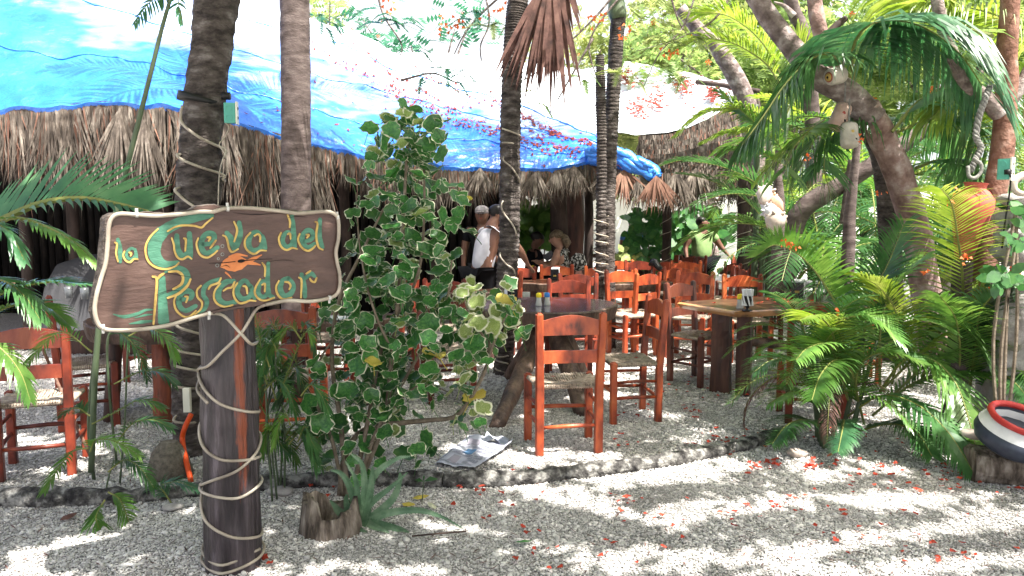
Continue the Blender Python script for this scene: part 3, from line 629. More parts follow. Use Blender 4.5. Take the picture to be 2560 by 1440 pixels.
# ================================================================== TABLES
def slab_outline(cx, cy, rx, ry, n, jit, seed, rot=0):
    out = []
    for i in range(n):
        a = 2*math.pi*i/n; k = 1+jit*noise.noise(V((math.cos(a)*1.2+seed*5, math.sin(a)*1.2, 0)))+jit*.3*noise.noise(V((math.cos(a)*4+seed, math.sin(a)*4, 3)))
        x, y_ = rx*k*math.cos(a), ry*k*math.sin(a); out.append((cx+x*math.cos(rot)-y_*math.sin(rot), cy+x*math.sin(rot)+y_*math.cos(rot)))
    return out
def slab(t, outl, ztop, th, mtop, medge, name='tabletop'):
    mb = MB(); n = len(outl); cx = sum(p[0] for p in outl)/n; cy = sum(p[1] for p in outl)/n
    rings = []
    for s, z in ((.97, ztop), (1.0, ztop-.012), (1.0-.01, ztop-th*.5), (.96, ztop-th)):
        rings.append([V((cx+(x-cx)*s, cy+(y-cy)*s, z+(.004*noise.noise(V((x*8, y*8, z*9))) if z < ztop else 0))) for x, y in outl])
    mb.add(rings[0], [tuple(range(n))]); mb.cur = 1
    allv = sum(rings, []); fs = [(k*n+(i+1) % n, k*n+i, (k+1)*n+i, (k+1)*n+(i+1) % n)[::-1] for k in range(3) for i in range(n)]
    mb.add(allv, [f[::-1] for f in fs]+[tuple(3*n+i for i in range(n-1, -1, -1))])
    return mb.build(name, [mtop, medge], t)
def log_leg(t, a, b, r0, r1, m='table_leg', name='leg', wob=.25):
    mb = MB(); a = V(a); b = V(b); p = spline([a, a.lerp(b, .5)+V((.01, -.02, 0)), b], 10)
    mb.tube(p, [lerp(r0, r1, i/10) for i in range(11)], 12, wob=wob, seed=a.x); return mb.build(name, m, t, True)
TT = 'wooden slab tables'
T1 = thing('table', (.32, 6.95, 0), 'round purple tinted slab table on splayed log legs behind the nearest chair', 'table', TT)
slab(T1, slab_outline(.30, 6.98, .68, .66, 40, .10, 1), .82, .13, 'table_purple', 'table_bark')
l1 = G(1238, 1068); l2 = G(1462, 1036)
log_leg(T1, (.28, 6.9, .68), (l1.x, l1.y, -.03), .085, .062, 'table_bark'); log_leg(T1, (.36, 6.85, .68), (l2.x, l2.y, -.03), .10, .065, 'table_bark')
log_leg(T1, (.3, 7.0, .68), (-.05, 7.6, -.03), .08, .06, 'table_bark'); log_leg(T1, (.4, 7.0, .68), (.75, 7.5, -.03), .08, .06, 'table_bark')
T2 = thing('table', (2.6, 7.4, 0), 'long live edge table on wide plank legs with napkin stand and petals', 'table', TT)
ol = [(1.62, 7.42), (1.74, 7.16), (1.86, 6.92), (1.97, 6.69), (2.2, 6.74), (2.5, 6.83), (2.8, 6.88), (3.1, 7.0), (3.45, 7.12), (3.62, 7.2), (3.5, 7.6), (3.4, 8.0), (3.3, 8.3), (3.0, 8.15), (2.6, 7.98), (2.2, 7.75), (1.9, 7.6)]
ol2 = []
for i in range(len(ol)):
    a, b = ol[i], ol[(i+1) % len(ol)]; ol2 += [a, ((a[0]+b[0])/2+rg.uniform(-.008, .008), (a[1]+b[1])/2+rg.uniform(-.008, .008))]
slab(T2, ol2, .79, .06, 'table_top', 'table_edge')
for (x0, y0, x1, y1, zz) in ((1.87, 7.03, 2.02, 6.93, 0), (2.06, 6.88, 2.17, 6.82, 1), (3.15, 7.6, 3.35, 7.25, 0)):
    mb = MB(); n = 10; d = V((x1-x0, y1-y0, 0)); ln = d.length; d.normalize(); nn = V((d.y, -d.x, 0)); c = V(((x0+x1)/2, (y0+y1)/2, 0)); P = []; 
    for i in range(n+1):
        z = -.03+.758*i/n; w = ln/2*(1+.22*noise.noise(V((z*4, x0, 0)))); o_ = .03*noise.noise(V((z*4, x0, 5)))
        P += [c-d*(w)+nn*(.035+o_)+V((0, 0, z)), c-d*w*.3+nn*.05+V((0, 0, z)), c+d*w*.3+nn*(.045+o_)+V((0, 0, z)), c+d*w+nn*.04+V((0, 0, z)), c+d*w-nn*.04+V((0, 0, z)), c-d*w-nn*.04+V((0, 0, z))]
    mb.add(P, [(6*i+k, 6*i+(k+1) % 6, 6*(i+1)+(k+1) % 6, 6*(i+1)+k) for i in range(n) for k in range(6)])
    mb.build('leg', 'table_leg', T2)
log_leg(T2, (2.1, 6.9, .50), (3.2, 7.4, .30), .045, .04, 'table_bark', 'stretcher')
T3 = thing('table', (1.05, 9.95, 0), 'long irregular slab table in front of the seated woman with green capped shaker', 'table', TT)
slab(T3, slab_outline(1.0, 9.95, 1.05, .5, 44, .16, 4, .03), .79, .11, 'table_top', 'table_bark')
for a, b in ((.3, 9.75), (1.7, 9.75), (.3, 10.2), (1.7, 10.2)): log_leg(T3, (a, b, .70), (a, b, -.03), .06, .06)
T4 = thing('table', (2.3, 13.2, 0), 'far dark round table near the person in the blue shirt', 'table', TT)
slab(T4, slab_outline(2.25, 13.2, .62, .5, 30, .08, 7), .84, .1, 'table_purple', 'table_bark'); log_leg(T4, (2.25, 13.2, .76), (2.25, 13.2, -.03), .2, .22, 'table_bark', 'pedestal')
T5 = thing('table', (3.85, 12.6, 0), 'dark slab table behind the palm leaves beside the far right post', 'table', TT)
slab(T5, slab_outline(3.95, 12.4, .6, .4, 30, .08, 8), .80, .09, 'table_top', 'table_bark'); log_leg(T5, (3.95, 12.4, .73), (3.95, 12.4, -.03), .15, .16, 'table_bark', 'pedestal')
T6 = thing('table', (-.75, 8.6, 0), 'slab table behind the shrub with sunlight on its top', 'table', TT)
slab(T6, slab_outline(-.7, 8.75, .75, .42, 36, .12, 9), .79, .1, 'table_top', 'table_bark')
for a, b in ((-1.15, 8.6), (-.25, 8.6), (-.7, 9.0)): log_leg(T6, (a, b, .71), (a, b, -.03), .06, .06)
T7 = thing('table', (-2.9, 6.3, 0), 'thick slab table behind the left end of the sign with glasses on it', 'table', TT)
slab(T7, slab_outline(-2.85, 6.25, .68, .55, 36, .12, 11), .78, .13, 'table_top', 'table_bark')
log_leg(T7, (-2.78, 5.95, .67), (-2.76, 5.9, -.03), .065, .07, 'post_red'); log_leg(T7, (-3.15, 5.98, .67), (-3.2, 5.95, -.03), .055, .06); log_leg(T7, (-2.5, 6.5, .67), (-2.48, 6.5, -.03), .06, .06)
T8 = thing('table', (-1.75, 6.2, 0), 'slab table with white plates behind the right end of the sign', 'table', TT)
slab(T8, slab_outline(-1.55, 6.55, .55, .4, 36, .1, 12), .76, .08, 'table_top', 'table_bark')
for a in (-1.85, -1.25): log_leg(T8, (a, 6.5, .69), (a, 6.5, -.03), .055, .06)

# things on tables
def shaker(x, y, z, capm, label, sc=1):
    t = thing('shaker', (x, y, z), label, 'shaker', 'salt and pepper shakers')
    mb = MB(); mb.lathe([(.026*sc, 0), (.027*sc, .01), (.020*sc, .045*sc), (.019*sc, .07*sc)], (0, 0, 0), 14); mb.build('jar', 'shaker', t, True, local=True)
    mb = MB(); mb.lathe([(.021*sc, .068*sc), (.022*sc, .072*sc), (.021*sc, .098*sc), (.012*sc, .104*sc)], (0, 0, 0), 14); mb.build('lid', capm, t, True, local=True)
p = G(1347, 765, .82); shaker(p.x, p.y, .82, 'cap_yellow', 'small shaker with yellow lid on the purple round table', 1.15)
p = G(1368, 764, .82); shaker(p.x, p.y, .82, 'cap_blue', 'small shaker with blue lid on the purple round table', 1.15)
p = G(1572, 702, .79); shaker(p.x, p.y, .79, 'cap_green', 'small shaker with green lid on the long far table', 1.1)
p = G(1850, 772, .79); shaker(p.x, p.y, .79, 'cap_yellow', 'yellow lidded shaker beside the napkin stand on the plank leg table', 1.3)
p = G(1332, 682, .79); shaker(p.x, p.y, .79, 'cap_yellow', 'tiny shaker near the palm trunk on the far table', 1.1)
def napkin_box(x, y, z, rz, label, s=1):
    t = thing('napkin_holder', (x, y, z), label, 'napkin holder', 'napkin holders', rz)
    mb = MB(); mb.box((-.045*s, 0, .065*s), (.012*s, .10*s, .13*s)); mb.box((0, 0, .006*s), (.10*s, .10*s, .012*s)); mb.box((.045*s, 0, .05*s), (.008*s, .10*s, .10*s)); mb.build('holder', 'black_gloss', t, local=True)
    mb = MB(); mb.box((0, 0, .075*s), (.07*s, .095*s, .125*s), Matrix.Rotation(.06, 3, 'Y'))
    mb.box((.015*s, 0, .142*s), (.10*s, .09*s, .012*s), Matrix.Rotation(-.1, 3, 'Y')); mb.build('napkins', 'white_paper', t, local=True)
    mb = MB(); mb.box((-.052*s, 0, .055*s), (.002, .035*s, .02*s)); mb.build('badge', 'paint_yellow', t, local=True)
p = G(1276, 752, .82); napkin_box(p.x, p.y, .82, R(115), 'napkin holder on the purple round table beside the shrub')
p = G(1995, 745, .79); napkin_box(p.x, p.y, .79, R(60), 'black napkin holder at the back of the plank leg table', 1.25)
p = G(1388, 700, .79); napkin_box(p.x, p.y, .79, R(80), 'black napkin holder on the far table near the seated woman', 1.1)
p = G(1540, 664, .84); napkin_box(p.x, p.y+.2, .84, R(60), 'black napkin holder on the far dark round table', 1.4)
p = G(1868, 777, .79); t = thing('napkin_stand', (p.x, p.y, .79), 'black wire stand stuffed with folded white napkins beside the yellow lidded shaker', 'napkin stand')
mb = MB(); mb.lathe([(.045, 0), (.048, .006), (.012, .014), (.010, .022), (.034, .05), (.045, .10), (.046, .135)], (0, 0, 0), 14, closed=False)
mb.build('cup', 'black_gloss', t, True, local=True)
mb = MB()
for i in range(7):
    a = i*.9; mb.box((.02*math.cos(a), .02*math.sin(a), .12), (.055, .012, .15), Matrix.Rotation(a, 3, 'Z') @ Matrix.Rotation(.25, 3, 'X'))
mb.build('napkins', 'white_paper', t, local=True)
for (u, v, z, s, lb) in ((715, 800, .76, 1, 'white cup seen through the back of the chair behind the sign'), (172, 745, .78, 1.2, 'clear tumbler on the table at the left edge, left of the two'), (212, 748, .78, 1.2, 'clear tumbler on the table near the end of the sign, right of the two'), (1545, 640, .84, 1, 'small white cup on the far dark round table')):
    q = G(u, v, z); q = V((q.x, q.y, z)) if u < 1000 else V((2.35, 13.1, .84)); mb = MB(); mb.lathe([(.03*s, 0), (.033*s, .05*s), (.036*s, .10*s), (.030*s, .10*s), (.027*s, .012)], q, 16, closed=True)
    if u == 715: q = V((-1.6, 6.4, .76)); mb = MB(); mb.lathe([(.035, 0), (.042, .08), (.036, .08), (.03, .01)], q, 16)
    tag(mb.build('cup', 'white_ceramic' if u in (715, 1545) else 'tumbler', None, True, loc=q), lb, 'cup')
mb = MB(); mb.lathe([(.05, 0), (.14, .012), (.15, .022), (.10, .016), (.02, .012)], (-1.45, 6.35, .76), 24); tag(mb.build('plate', 'white_ceramic', None, True, loc=(-1.45, 6.35, .76)), 'white plate on the table behind the right end of the sign', 'plate')
mb = MB(); mb.tube(spline([W(1622, 663, 9.7), W(1635, 655, 9.65), W(1646, 668, 9.6), W(1655, 672, 9.6)], 10), [.012, .03, .05, .05, .05, .045, .04, .04, .035, .03, .02], 8, wob=.3)
b_ = mb.build('bag', 'black_gloss', None, True); tag(b_, 'small black bag hanging over the orange chair back', 'bag')

# ================================================================== PALM TRUNKS
def ring_trunk(t, pts, r, ringstep, m, seg=20, amp=.05, name='trunk', wob=.08, tilt=0):
    pts = [V(p) for p in pts]; L = sum((pts[i+1]-pts[i]).length for i in range(len(pts)-1)); n = int(L/ringstep)*4
    P = spline(pts, n); rad = []
    for i in range(n+1):
        q = i % 4; s = r(i/n) if callable(r) else r
        rad.append(s*(1+amp*(.9, .1, -.5, -.9)[q]+amp*.6*noise.noise(V((i*.37, seg, 0)))))
    mb = MB(); mb.tube(P, rad, seg, wob=wob, seed=r(0) if callable(r) else r, wf=7)
    if tilt:
        vs = mb.v
        for i in range(len(P)):
            for k in range(seg):
                j = i*seg+k; x, y, z = vs[j]; vs[j] = (x, y, z+tilt*(x-P[i].x)+.015*noise.noise(V((x*5, y*5, z*2))))
    return mb.build(name, m, t, True), P
def helix(P, r, z0, z1, turns, a0=0, rad=.0075, n=None, fn=None):
    n = n or int(turns*24); out = []
    for i in range(n+1):
        t = i/n; z = lerp(z0, z1, t); c = min(P, key=lambda q: abs(q.z-z)); a = a0+turns*2*math.pi*t
        out.append(V((c.x+r*math.cos(a), c.y+r*math.sin(a), z+.02*math.sin(t*17))))
    return out
def crown(t, top, nf, sc, keys, seed, skip=None, e=(0, 1, 2, 3)):
    rnd = random.Random(seed); org = ORG[t.name]
    for i in range(nf):
        a = 2*math.pi*i/nf+rnd.uniform(-.2, .2)
        put_frond(rnd.choice(keys)+str(rnd.choice(e)), t, V(top)-org, a, sc*rnd.uniform(.85, 1.15), rnd.uniform(-.1, .1))
PG = 'palm trunks standing between the tables'
YA = 5.15
A = thing('palm_tree', G(492, 1140), 'thick ringed palm trunk behind the sign wrapped with a loose tube light', 'palm tree', PG)
ap = [W(489, 1160, YA)+V((0, 0, -.02)), W(489, 900, YA), W(495, 500, YA), W(510, 270, YA), W(543, 0, YA), W(575, -250, YA-.05), W(600, -600, YA-.1)]
_, PA = ring_trunk(A, ap, lambda t: .142+.010*math.sin(t*9), .11, 'bark_palm', 30, .028, tilt=.12, wob=.12)
crown(A, ap[-1], 9, 1.7, ['g', 'y', 'd'], 3)
mb = MB(); mb.tube([W(502, 259, YA), W(503, 251, YA), W(505, 243, YA)], [.150, .152, .150], 24); mb.build('band', 'black_rubber', A, True)
tl = thing('tube_light', W(492, 500, YA-.16), 'pale tube light spiralling round the thick ringed trunk behind the sign', 'tube light', 'tube lights wound round the trunks')
def around(P, u, v, r=.150, side=0):
    """point on the trunk surface that faces the camera at pixel column u"""
    z = W(u, v, P[0].y-r).z; c = min(P, key=lambda q: abs(q.z-z)); x = max(-r, min(r, W(u, v, c.y-r).x-c.x))
    return V((c.x+x, c.y+(-1 if side == 0 else 1)*math.sqrt(max(0, r*r-x*x)), z))
mb = MB()
hp = [around(PA, a, b, .162, s) for a, b, s in ((452, 262, 0), (447, 285, 0), (455, 310, 0), (500, 345, 0), (540, 368, 0), (552, 385, 0), (520, 385, 1), (460, 380, 1), (444, 385, 0), (452, 398, 0), (500, 418, 0), (540, 433, 0), (552, 445, 0), (520, 450, 1), (460, 460, 1), (438, 470, 0), (446, 488, 0), (490, 520, 0), (540, 545, 0), (550, 560, 0), (500, 580, 1), (440, 620, 0), (490, 660, 0), (540, 690, 0), (500, 720, 1), (438, 800, 0), (480, 830, 0), (540, 850, 0), (490, 860, 1), (436, 870, 0), (480, 885, 0), (540, 900, 0), (490, 905, 1), (434, 910, 0), (480, 925, 0), (540, 940, 0), (500, 950, 1), (434, 962, 0), (480, 972, 0), (540, 980, 0), (500, 1000, 1), (434, 1045, 0), (470, 1058, 0), (530, 1062, 0))]
mb.tube(spline(hp, len(hp)*6), .0095, 8); mb.build('tube', 'light_tube', tl, True)
def outlet(u, v, y, label, rz, flip=False):
    c = W(u, v, y); t = thing('outlet_box', c, label, 'outlet box', None, rz)
    mb = MB(); mb.box((0, 0, 0), (.075, .045, .13), ch=.006); mb.build('box', 'box_green', t, local=True)
    mb = MB(); mb.box((.042, 0, 0), (.010, .056, .145)); mb.build('face_plate', 'box_cream', t, local=True)
    for z in (-.03, .03):
        mb = MB(); mb.lathe([(.021, -.024), (.021, -.0275), (.017, -.0275), (.017, -.024)], (0, 0, 0), 14, Matrix.Rotation(0, 3, 'X'), closed=False)
        mb.v = [(x-.004, zz, yy+z) for x, yy, zz in mb.v]; mb.build('knockout', 'box_green', t, local=True)
    mb = MB()
    for z in (-.03, .03):
        mb.box((.048, -.008, z), (.003, .004, .018)); mb.box((.048, .008, z), (.003, .004, .018))
    mb.build('socket', 'black_rubber', t, local=True)
    return t
outlet(576, 283, YA-.10, 'green outlet box strapped to the thick ringed trunk', R(8))
outlet(2512, 423, 4.85, 'outlet box with cream face plate on the reddish trunk at the right', R(-50))
mb = MB(); mb.tube([W(555, 240, YA-.1), W(575, 240, YA-.1)], .025, 10); mb.build('plug', 'black_rubber', A, True)
mb = MB(); mb.tube(spline([W(562, 305, YA-.12), W(572, 320, YA-.13), W(560, 345, YA-.14), W(548, 362, YA-.16), W(562, 385, YA-.15), W(556, 400, YA-.16), W(548, 440, YA-.17), W(545, 520, YA-.17)], 40), .004, 6)
mb.tube(spline([W(560, 345, YA-.14), W(568, 430, YA-.13), W(550, 442, YA-.15)], 12), .0035, 6)
tag(mb.build('wire', 'light_tube', None, True, loc=W(555, 350, YA)), 'thin pale wire dangling from the green outlet box', 'wire')
YB = 8.3
Bt = thing('palm_tree', G(742, 925), 'smooth straight grey brown trunk rising behind the sign into the blue tarp', 'palm tree', PG)
bp_ = [W(740, 925, YB)+V((0, 0, -.05)), W(740, 600, YB), W(740, 250, YB), W(737, 0, YB), W(737, -500, YB)]
ring_trunk(Bt, bp_, lambda t: .160-.008*t, .2, 'bark_smooth', 24, .008, wob=.04); crown(Bt, bp_[-1], 7, 1.8, ['g', 'd'], 5)
YC = 7.8
Ct = thing('palm_tree', G(1262, 945), 'slim ringed palm trunk with dead brown fan leaves hanging beside it', 'palm tree', PG)
cp = [W(1258, 945, YC)+V((0, 0, -.05)), W(1264, 760, YC), W(1274, 560, YC), W(1276, 300, YC), W(1285, 100, YC), W(1298, -30, YC), W(1330, -350, YC-.1)]
_, PC = ring_trunk(Ct, cp, lambda t: .108-.008*t, .05, 'bark_palm', 18, .05, wob=.08); crown(Ct, cp[-1], 9, 1.4, ['y', 'g'], 8)
tl = thing('tube_light', W(1270, 500, YC-.11), 'pale tube light winding down the slim palm trunk right of the shrub', 'tube light', 'tube lights wound round the trunks')
mb = MB(); hp = [around(PC, a, b, .115, s) for a, b, s in ((1255, 320, 0), (1280, 330, 0), (1302, 340, 0), (1280, 352, 1), (1256, 356, 0), (1280, 358, 0), (1300, 365, 1), (1258, 395, 0), (1280, 420, 0), (1298, 450, 0), (1290, 470, 1), (1256, 505, 0), (1258, 530, 0), (1280, 560, 0), (1290, 585, 0), (1280, 610, 1), (1250, 635, 0), (1265, 660, 0), (1286, 680, 0), (1280, 740, 1), (1240, 880, 0), (1270, 890, 0), (1250, 900, 1), (1240, 902, 0), (1270, 910, 0), (1250, 918, 1), (1240, 925, 0), (1272, 932, 0))]
mb.tube(spline(hp, len(hp)*6), .0085, 7); mb.build('tube', 'light_tube', tl, True)
def strips(mb, org, dirs, w, K=3, droop=.3):
    for d, l in dirs:
        q = V(org); st = []; d = V(d).normalized(); side = V((-d.z, 0, d.x)).normalized() if abs(d.x)+abs(d.z) > .05 else V((1, 0, 0))
        for j in range(K+1):
            ww = w*(.5, 1, .7, .4)[min(j, 3)]
            if j < K: st += [q-side*ww/2, q+side*ww/2]
            else: st.append(q.copy())
            d2 = (d+V((0, 0, -droop*j/K))).normalized(); q = q+d2*(l/K)
        mb.add(st, [(2*j, 2*j+1, 2*j+3, 2*j+2) for j in range(K-1)]+[(2*K-2, 2*K-1, 2*K)])
for (u, v, a0, a1, n, l, yy) in ((1385, -90, -22, 16, 32, 1.25, 7.45), (1372, -60, -32, -6, 18, 1.15, 7.5), (1395, -100, -6, 26, 18, .8, 7.5), (1380, -70, -14, 8, 18, 1.3, 7.35)):
    mb = MB(); r2 = random.Random(u)
    dirs = [((math.sin(R(lerp(a0, a1, i/n)+r2.uniform(-2, 2))), r2.uniform(-.12, .12), -math.cos(R(lerp(a0, a1, i/n)))), l*r2.uniform(.75, 1.05)) for i in range(n)]
    strips(mb, W(u, v, yy), dirs, .05); mb.build('dead_leaf', 'dead_leaf', Ct)
YD = 9.4
Dt = thing('palm_tree', G(1510, 880), 'thin palm trunk with green crownshaft at the top of the photo coiled tightly low down', 'palm tree', PG)
dp = [W(1522, 880, YD)+V((0, 0, -.05)), W(1520, 600, YD), W(1524, 400, YD), W(1532, 250, YD), W(1541, 100, YD), W(1546, 45, YD)]
_, PD = ring_trunk(Dt, dp, lambda t: .088, .055, 'bark_palm', 16, .05)
mb = MB(); mb.tube(spline([W(1546, 48, YD), W(1542, 20, YD), W(1540, -40, YD), W(1538, -150, YD)], 10), [.10, .115, .12, .115, .1, .09, .08, .07, .06, .05, .04], 12, wob=.2); mb.build('crownshaft', 'stem_green', Dt, True)
crown(Dt, W(1538, -150, YD), 12, 1.4, ['y', 'g'], 11, e=(0, 1, 2))
D2 = thing('palm_tree', G(1496, 885), 'dead topped narrow palm stem leaning against the thin coiled palm trunk', 'palm tree', PG)
d2p = [W(1500, 885, YD-.22)+V((0, 0, -.05)), W(1502, 600, YD-.2), W(1504, 400, YD-.2), W(1502, 250, YD-.2), W(1500, 138, YD-.2)]
_, PD2 = ring_trunk(D2, d2p, lambda t: .062-.03*max(0, t-.8)*5*.5, .045, 'bark_palm', 12, .10)
tl = thing('tube_light', W(1505, 600, YD-.35), 'white tube light in tight coils low on the thin twin palm trunks', 'tube light', 'tube lights wound round the trunks')
mb = MB(); zc_ = lambda v: W(1505, v, YD-.2).z
mb.tube(spline(helix(PD2, .09, zc_(540), zc_(700), 6.5, 0, n=170), 300), .008, 6); mb.build('tube', 'light_tube', tl, True)

# ================================================================== THATCHED ROOF
RO = thing('thatched_building', (-1.5, 12, 0), 'open thatched restaurant roof draped with a blue tarp behind the palm trunks', 'building')
def PL(pts, s):
    s *= len(pts)-1; k = min(int(s), len(pts)-2); return pts[k].lerp(pts[k+1], s-k)
eave = spline([W(-500, 300, 8.2), W(-250, 285, 8.3), W(0, 268, 8.4), W(120, 262, 8.4), W(260, 247, 8.45), W(430, 265, 8.5), W(560, 292, 8.7), W(700, 330, 9.0), W(850, 372, 9.5), W(1000, 398, 9.9), W(1150, 412, 10.2), W(1300, 418, 10.4), W(1400, 412, 10.5), W(1500, 398, 10.6), W(1560, 415, 10.65)], 200)
hip = spline([W(-500, -420, 13), W(-250, -330, 13.2), W(0, -250, 13.4), W(200, -170, 13.5), W(400, -100, 13.5), W(550, -30, 13.5), W(700, 22, 13.5), W(790, 52, 13.4), W(900, 84, 13.3), W(1000, 140, 13.1), W(1100, 182, 12.8), W(1250, 232, 12.3), W(1400, 290, 11.8), W(1500, 340, 11.3), W(1570, 395, 10.9)], 200)
def tarp_pt(s, t):
    a, b = PL(eave, s), PL(hip, s); p = a.lerp(b, t)
    sag = .14*math.sin(math.pi*t)*math.sin(s*9+1)
    p.z += sag*.6 + .05*noise.noise(V((p.x*1.2, p.y*1.2, 3)))+.04*noise.noise(V((p.x*3.5+p.y*2.5, p.y*.9-p.x*.5, 8)))
    # fold wrinkles that run with the slope towards the right corner
    q = V((p.x*.6+p.y*.25, (p.z*2.2-p.x*.25)*2.4, 1)); p.z += .035*abs(noise.noise(q*2.2))
    q2 = V((p.x*5, p.y*5, 2)); p.z += .012*noise.noise(q2)
    if t < .06: p.z -= .03*(1-t/.06); p.y += .01
    return p
mb = MB(); ns, ntt = 230, 90; vs = []
for i in range(ns+1):
    for j in range(ntt+1):
        tt = (j/ntt)**1.2; vs.append(tarp_pt(.02+.98*i/ns, tt))
fs = [(i*(ntt+1)+j, (i+1)*(ntt+1)+j, (i+1)*(ntt+1)+j+1, i*(ntt+1)+j+1) for i in range(ns) for j in range(ntt)]
mb.add(vs, fs)
# hanging hem
hem = []
for i in range(ns+1):
    s = .02+.98*i/ns; p = tarp_pt(s, 0); dz = .07+.05*noise.noise(V((s*16, 0, 0)))+.02*noise.noise(V((s*60, 0, 0))); hem += [p, p+V((.0, .03+.02*noise.noise(V((s*80, 3, 0))), -dz))]
mb.add(hem, [(2*i, 2*i+1, 2*i+3, 2*i+2) for i in range(ns)])
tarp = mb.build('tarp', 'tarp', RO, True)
_at = tarp.data.attributes.new('painted_glare', 'FLOAT', 'POINT'); _gl = []  # sun glare painted into the tarp colour, paler up the slope
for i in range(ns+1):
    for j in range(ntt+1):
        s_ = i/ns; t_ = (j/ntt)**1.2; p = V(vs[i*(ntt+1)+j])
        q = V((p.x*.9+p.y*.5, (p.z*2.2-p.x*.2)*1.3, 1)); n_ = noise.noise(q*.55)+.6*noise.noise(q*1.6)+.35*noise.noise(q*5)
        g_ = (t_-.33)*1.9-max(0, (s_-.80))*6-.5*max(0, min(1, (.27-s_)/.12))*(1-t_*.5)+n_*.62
        _gl.append(max(0, min(1, g_)))
_gl += [0.0]*(len(tarp.data.vertices)-len(_gl)); _at.data.foreach_set('value', _gl)
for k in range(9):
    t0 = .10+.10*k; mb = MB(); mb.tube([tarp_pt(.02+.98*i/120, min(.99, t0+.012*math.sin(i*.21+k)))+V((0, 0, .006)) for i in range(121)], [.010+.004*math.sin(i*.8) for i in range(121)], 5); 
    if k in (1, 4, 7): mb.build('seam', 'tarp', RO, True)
# gathered corner
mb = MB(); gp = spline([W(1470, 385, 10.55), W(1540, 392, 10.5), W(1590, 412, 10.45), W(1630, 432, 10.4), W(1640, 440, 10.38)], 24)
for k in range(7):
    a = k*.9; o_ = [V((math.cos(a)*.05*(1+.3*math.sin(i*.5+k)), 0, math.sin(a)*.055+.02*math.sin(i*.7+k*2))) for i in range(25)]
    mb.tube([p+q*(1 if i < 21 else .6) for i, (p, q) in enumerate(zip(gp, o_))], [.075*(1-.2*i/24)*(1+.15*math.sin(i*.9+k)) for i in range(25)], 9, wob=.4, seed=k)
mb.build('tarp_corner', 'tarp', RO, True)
# thatch under the tarp: front and back slope
mb = MB(); vs = []; n = 90
for i in range(n+1):
    s = i/n; a = PL(eave, s)+V((0, .08, -.12)); b = PL(hip, s)+V((0, 0, -.15)); c = b+V((0, 4.5, -max(0, (b.z-1.9))*.85))
    vs += [a, a.lerp(b, .5)+V((0, 0, .0)), b, c]
mb.add(vs, [(4*i+j, 4*(i+1)+j, 4*(i+1)+j+1, 4*i+j+1) for i in range(n) for j in range(3)])
a, b = vs[0], vs[2]
mb.build('thatch_cover', 'thatch', RO)
def fringe(mb, line, n, l0, l1, seed, wid=.014, layers=3, out_=.1, dens=None, z0=-.02, back=.3):
    r2 = random.Random(seed)
    for i in range(n):
        s = r2.random(); lay = r2.randrange(layers)
        p = PL(line, s)+V((r2.uniform(-.01, .01), .03+lay*back/layers, z0-.06*lay*0))
        if p.y > 90: continue
        cl = .78+.55*noise.noise(V((p.x*2.2, p.y*2.2, seed)))+.45*noise.noise(V((p.x*7, p.y*7, seed+3)))
        l = r2.uniform(l0, l1)*cl
        T = (PL(line, min(1, s+.01))-PL(line, max(0, s-.01))).normalized(); O = V((T.y, -T.x, 0))
        lean = T*r2.gauss(.25*noise.noise(V((p.x*3, p.y*3, 1+seed))), .16)+O*out_*r2.uniform(-.3, 1)
        d = (V((0, 0, -1))+lean).normalized(); w = wid*r2.uniform(.5, 1.6)
        side = (T*math.cos(r2.uniform(-1, 1))+O*.6*r2.uniform(-1, 1)).normalized()
        st = [p-side*w/2, p+side*w/2, p+d*l*.5-side*w*.4, p+d*l*.5+side*w*.5, p+(d+lean*.4+V((0, 0, -.2))).normalized()*l]
        mb.cur = 1 if r2.random() < .12 else 0
        mb.add(st, [(0, 1, 3, 2), (2, 3, 4)])
mb = MB(); fringe(mb, eave[:110], 5200, .35, 1.2, 1, .016, 4); fringe(mb, eave[100:], 5600, .25, .66, 2, .015, 4)
fr = mb.build('thatch_fringe', ['thatch', 'thatch_red'], RO); tag(fr, kind='stuff')
# fans of dried palm leaf
for (u, v, yy, n, a0, a1, l, m) in ((1435, 415, 10.4, 36, -48, 42, .42, 'thatch'), (1395, 425, 10.35, 24, -40, 30, .36, 'thatch'), (1560, 425, 10.45, 40, -45, 60, .52, 'thatch_red'), (1600, 440, 10.4, 34, -30, 60, .50, 'thatch'), (1640, 440, 10.3, 34, -40, 50, .55, 'thatch_red'), (1520, 425, 10.45, 26, -50, 20, .44, 'thatch'), (300, 270, 8.3, 40, -22, 22, 1.0, 'thatch'), (360, 300, 8.3, 30, -16, 26, .8, 'thatch'), (1200, 420, 10.2, 26, -40, 40, .4, 'thatch'), (560, 310, 8.6, 30, -30, 30, .7, 'thatch'), (1340, 430, 10.3, 30, -45, 35, .42, 'thatch'), (1690, 430, 10.6, 40, -40, 40, .6, 'thatch'), (1740, 420, 11, 40, -40, 40, .7, 'thatch')):
    mb = MB(); r2 = random.Random(u+v)
    dirs = [((math.sin(R(lerp(a0, a1, i/n)+r2.uniform(-3, 3))), r2.uniform(-.35, .1), -math.cos(R(lerp(a0, a1, i/n)))), l*r2.uniform(.7, 1.1)) for i in range(n)]
    strips(mb, W(u, v, yy), dirs, .028, droop=.35); mb.build('thatch_fan', m, RO)
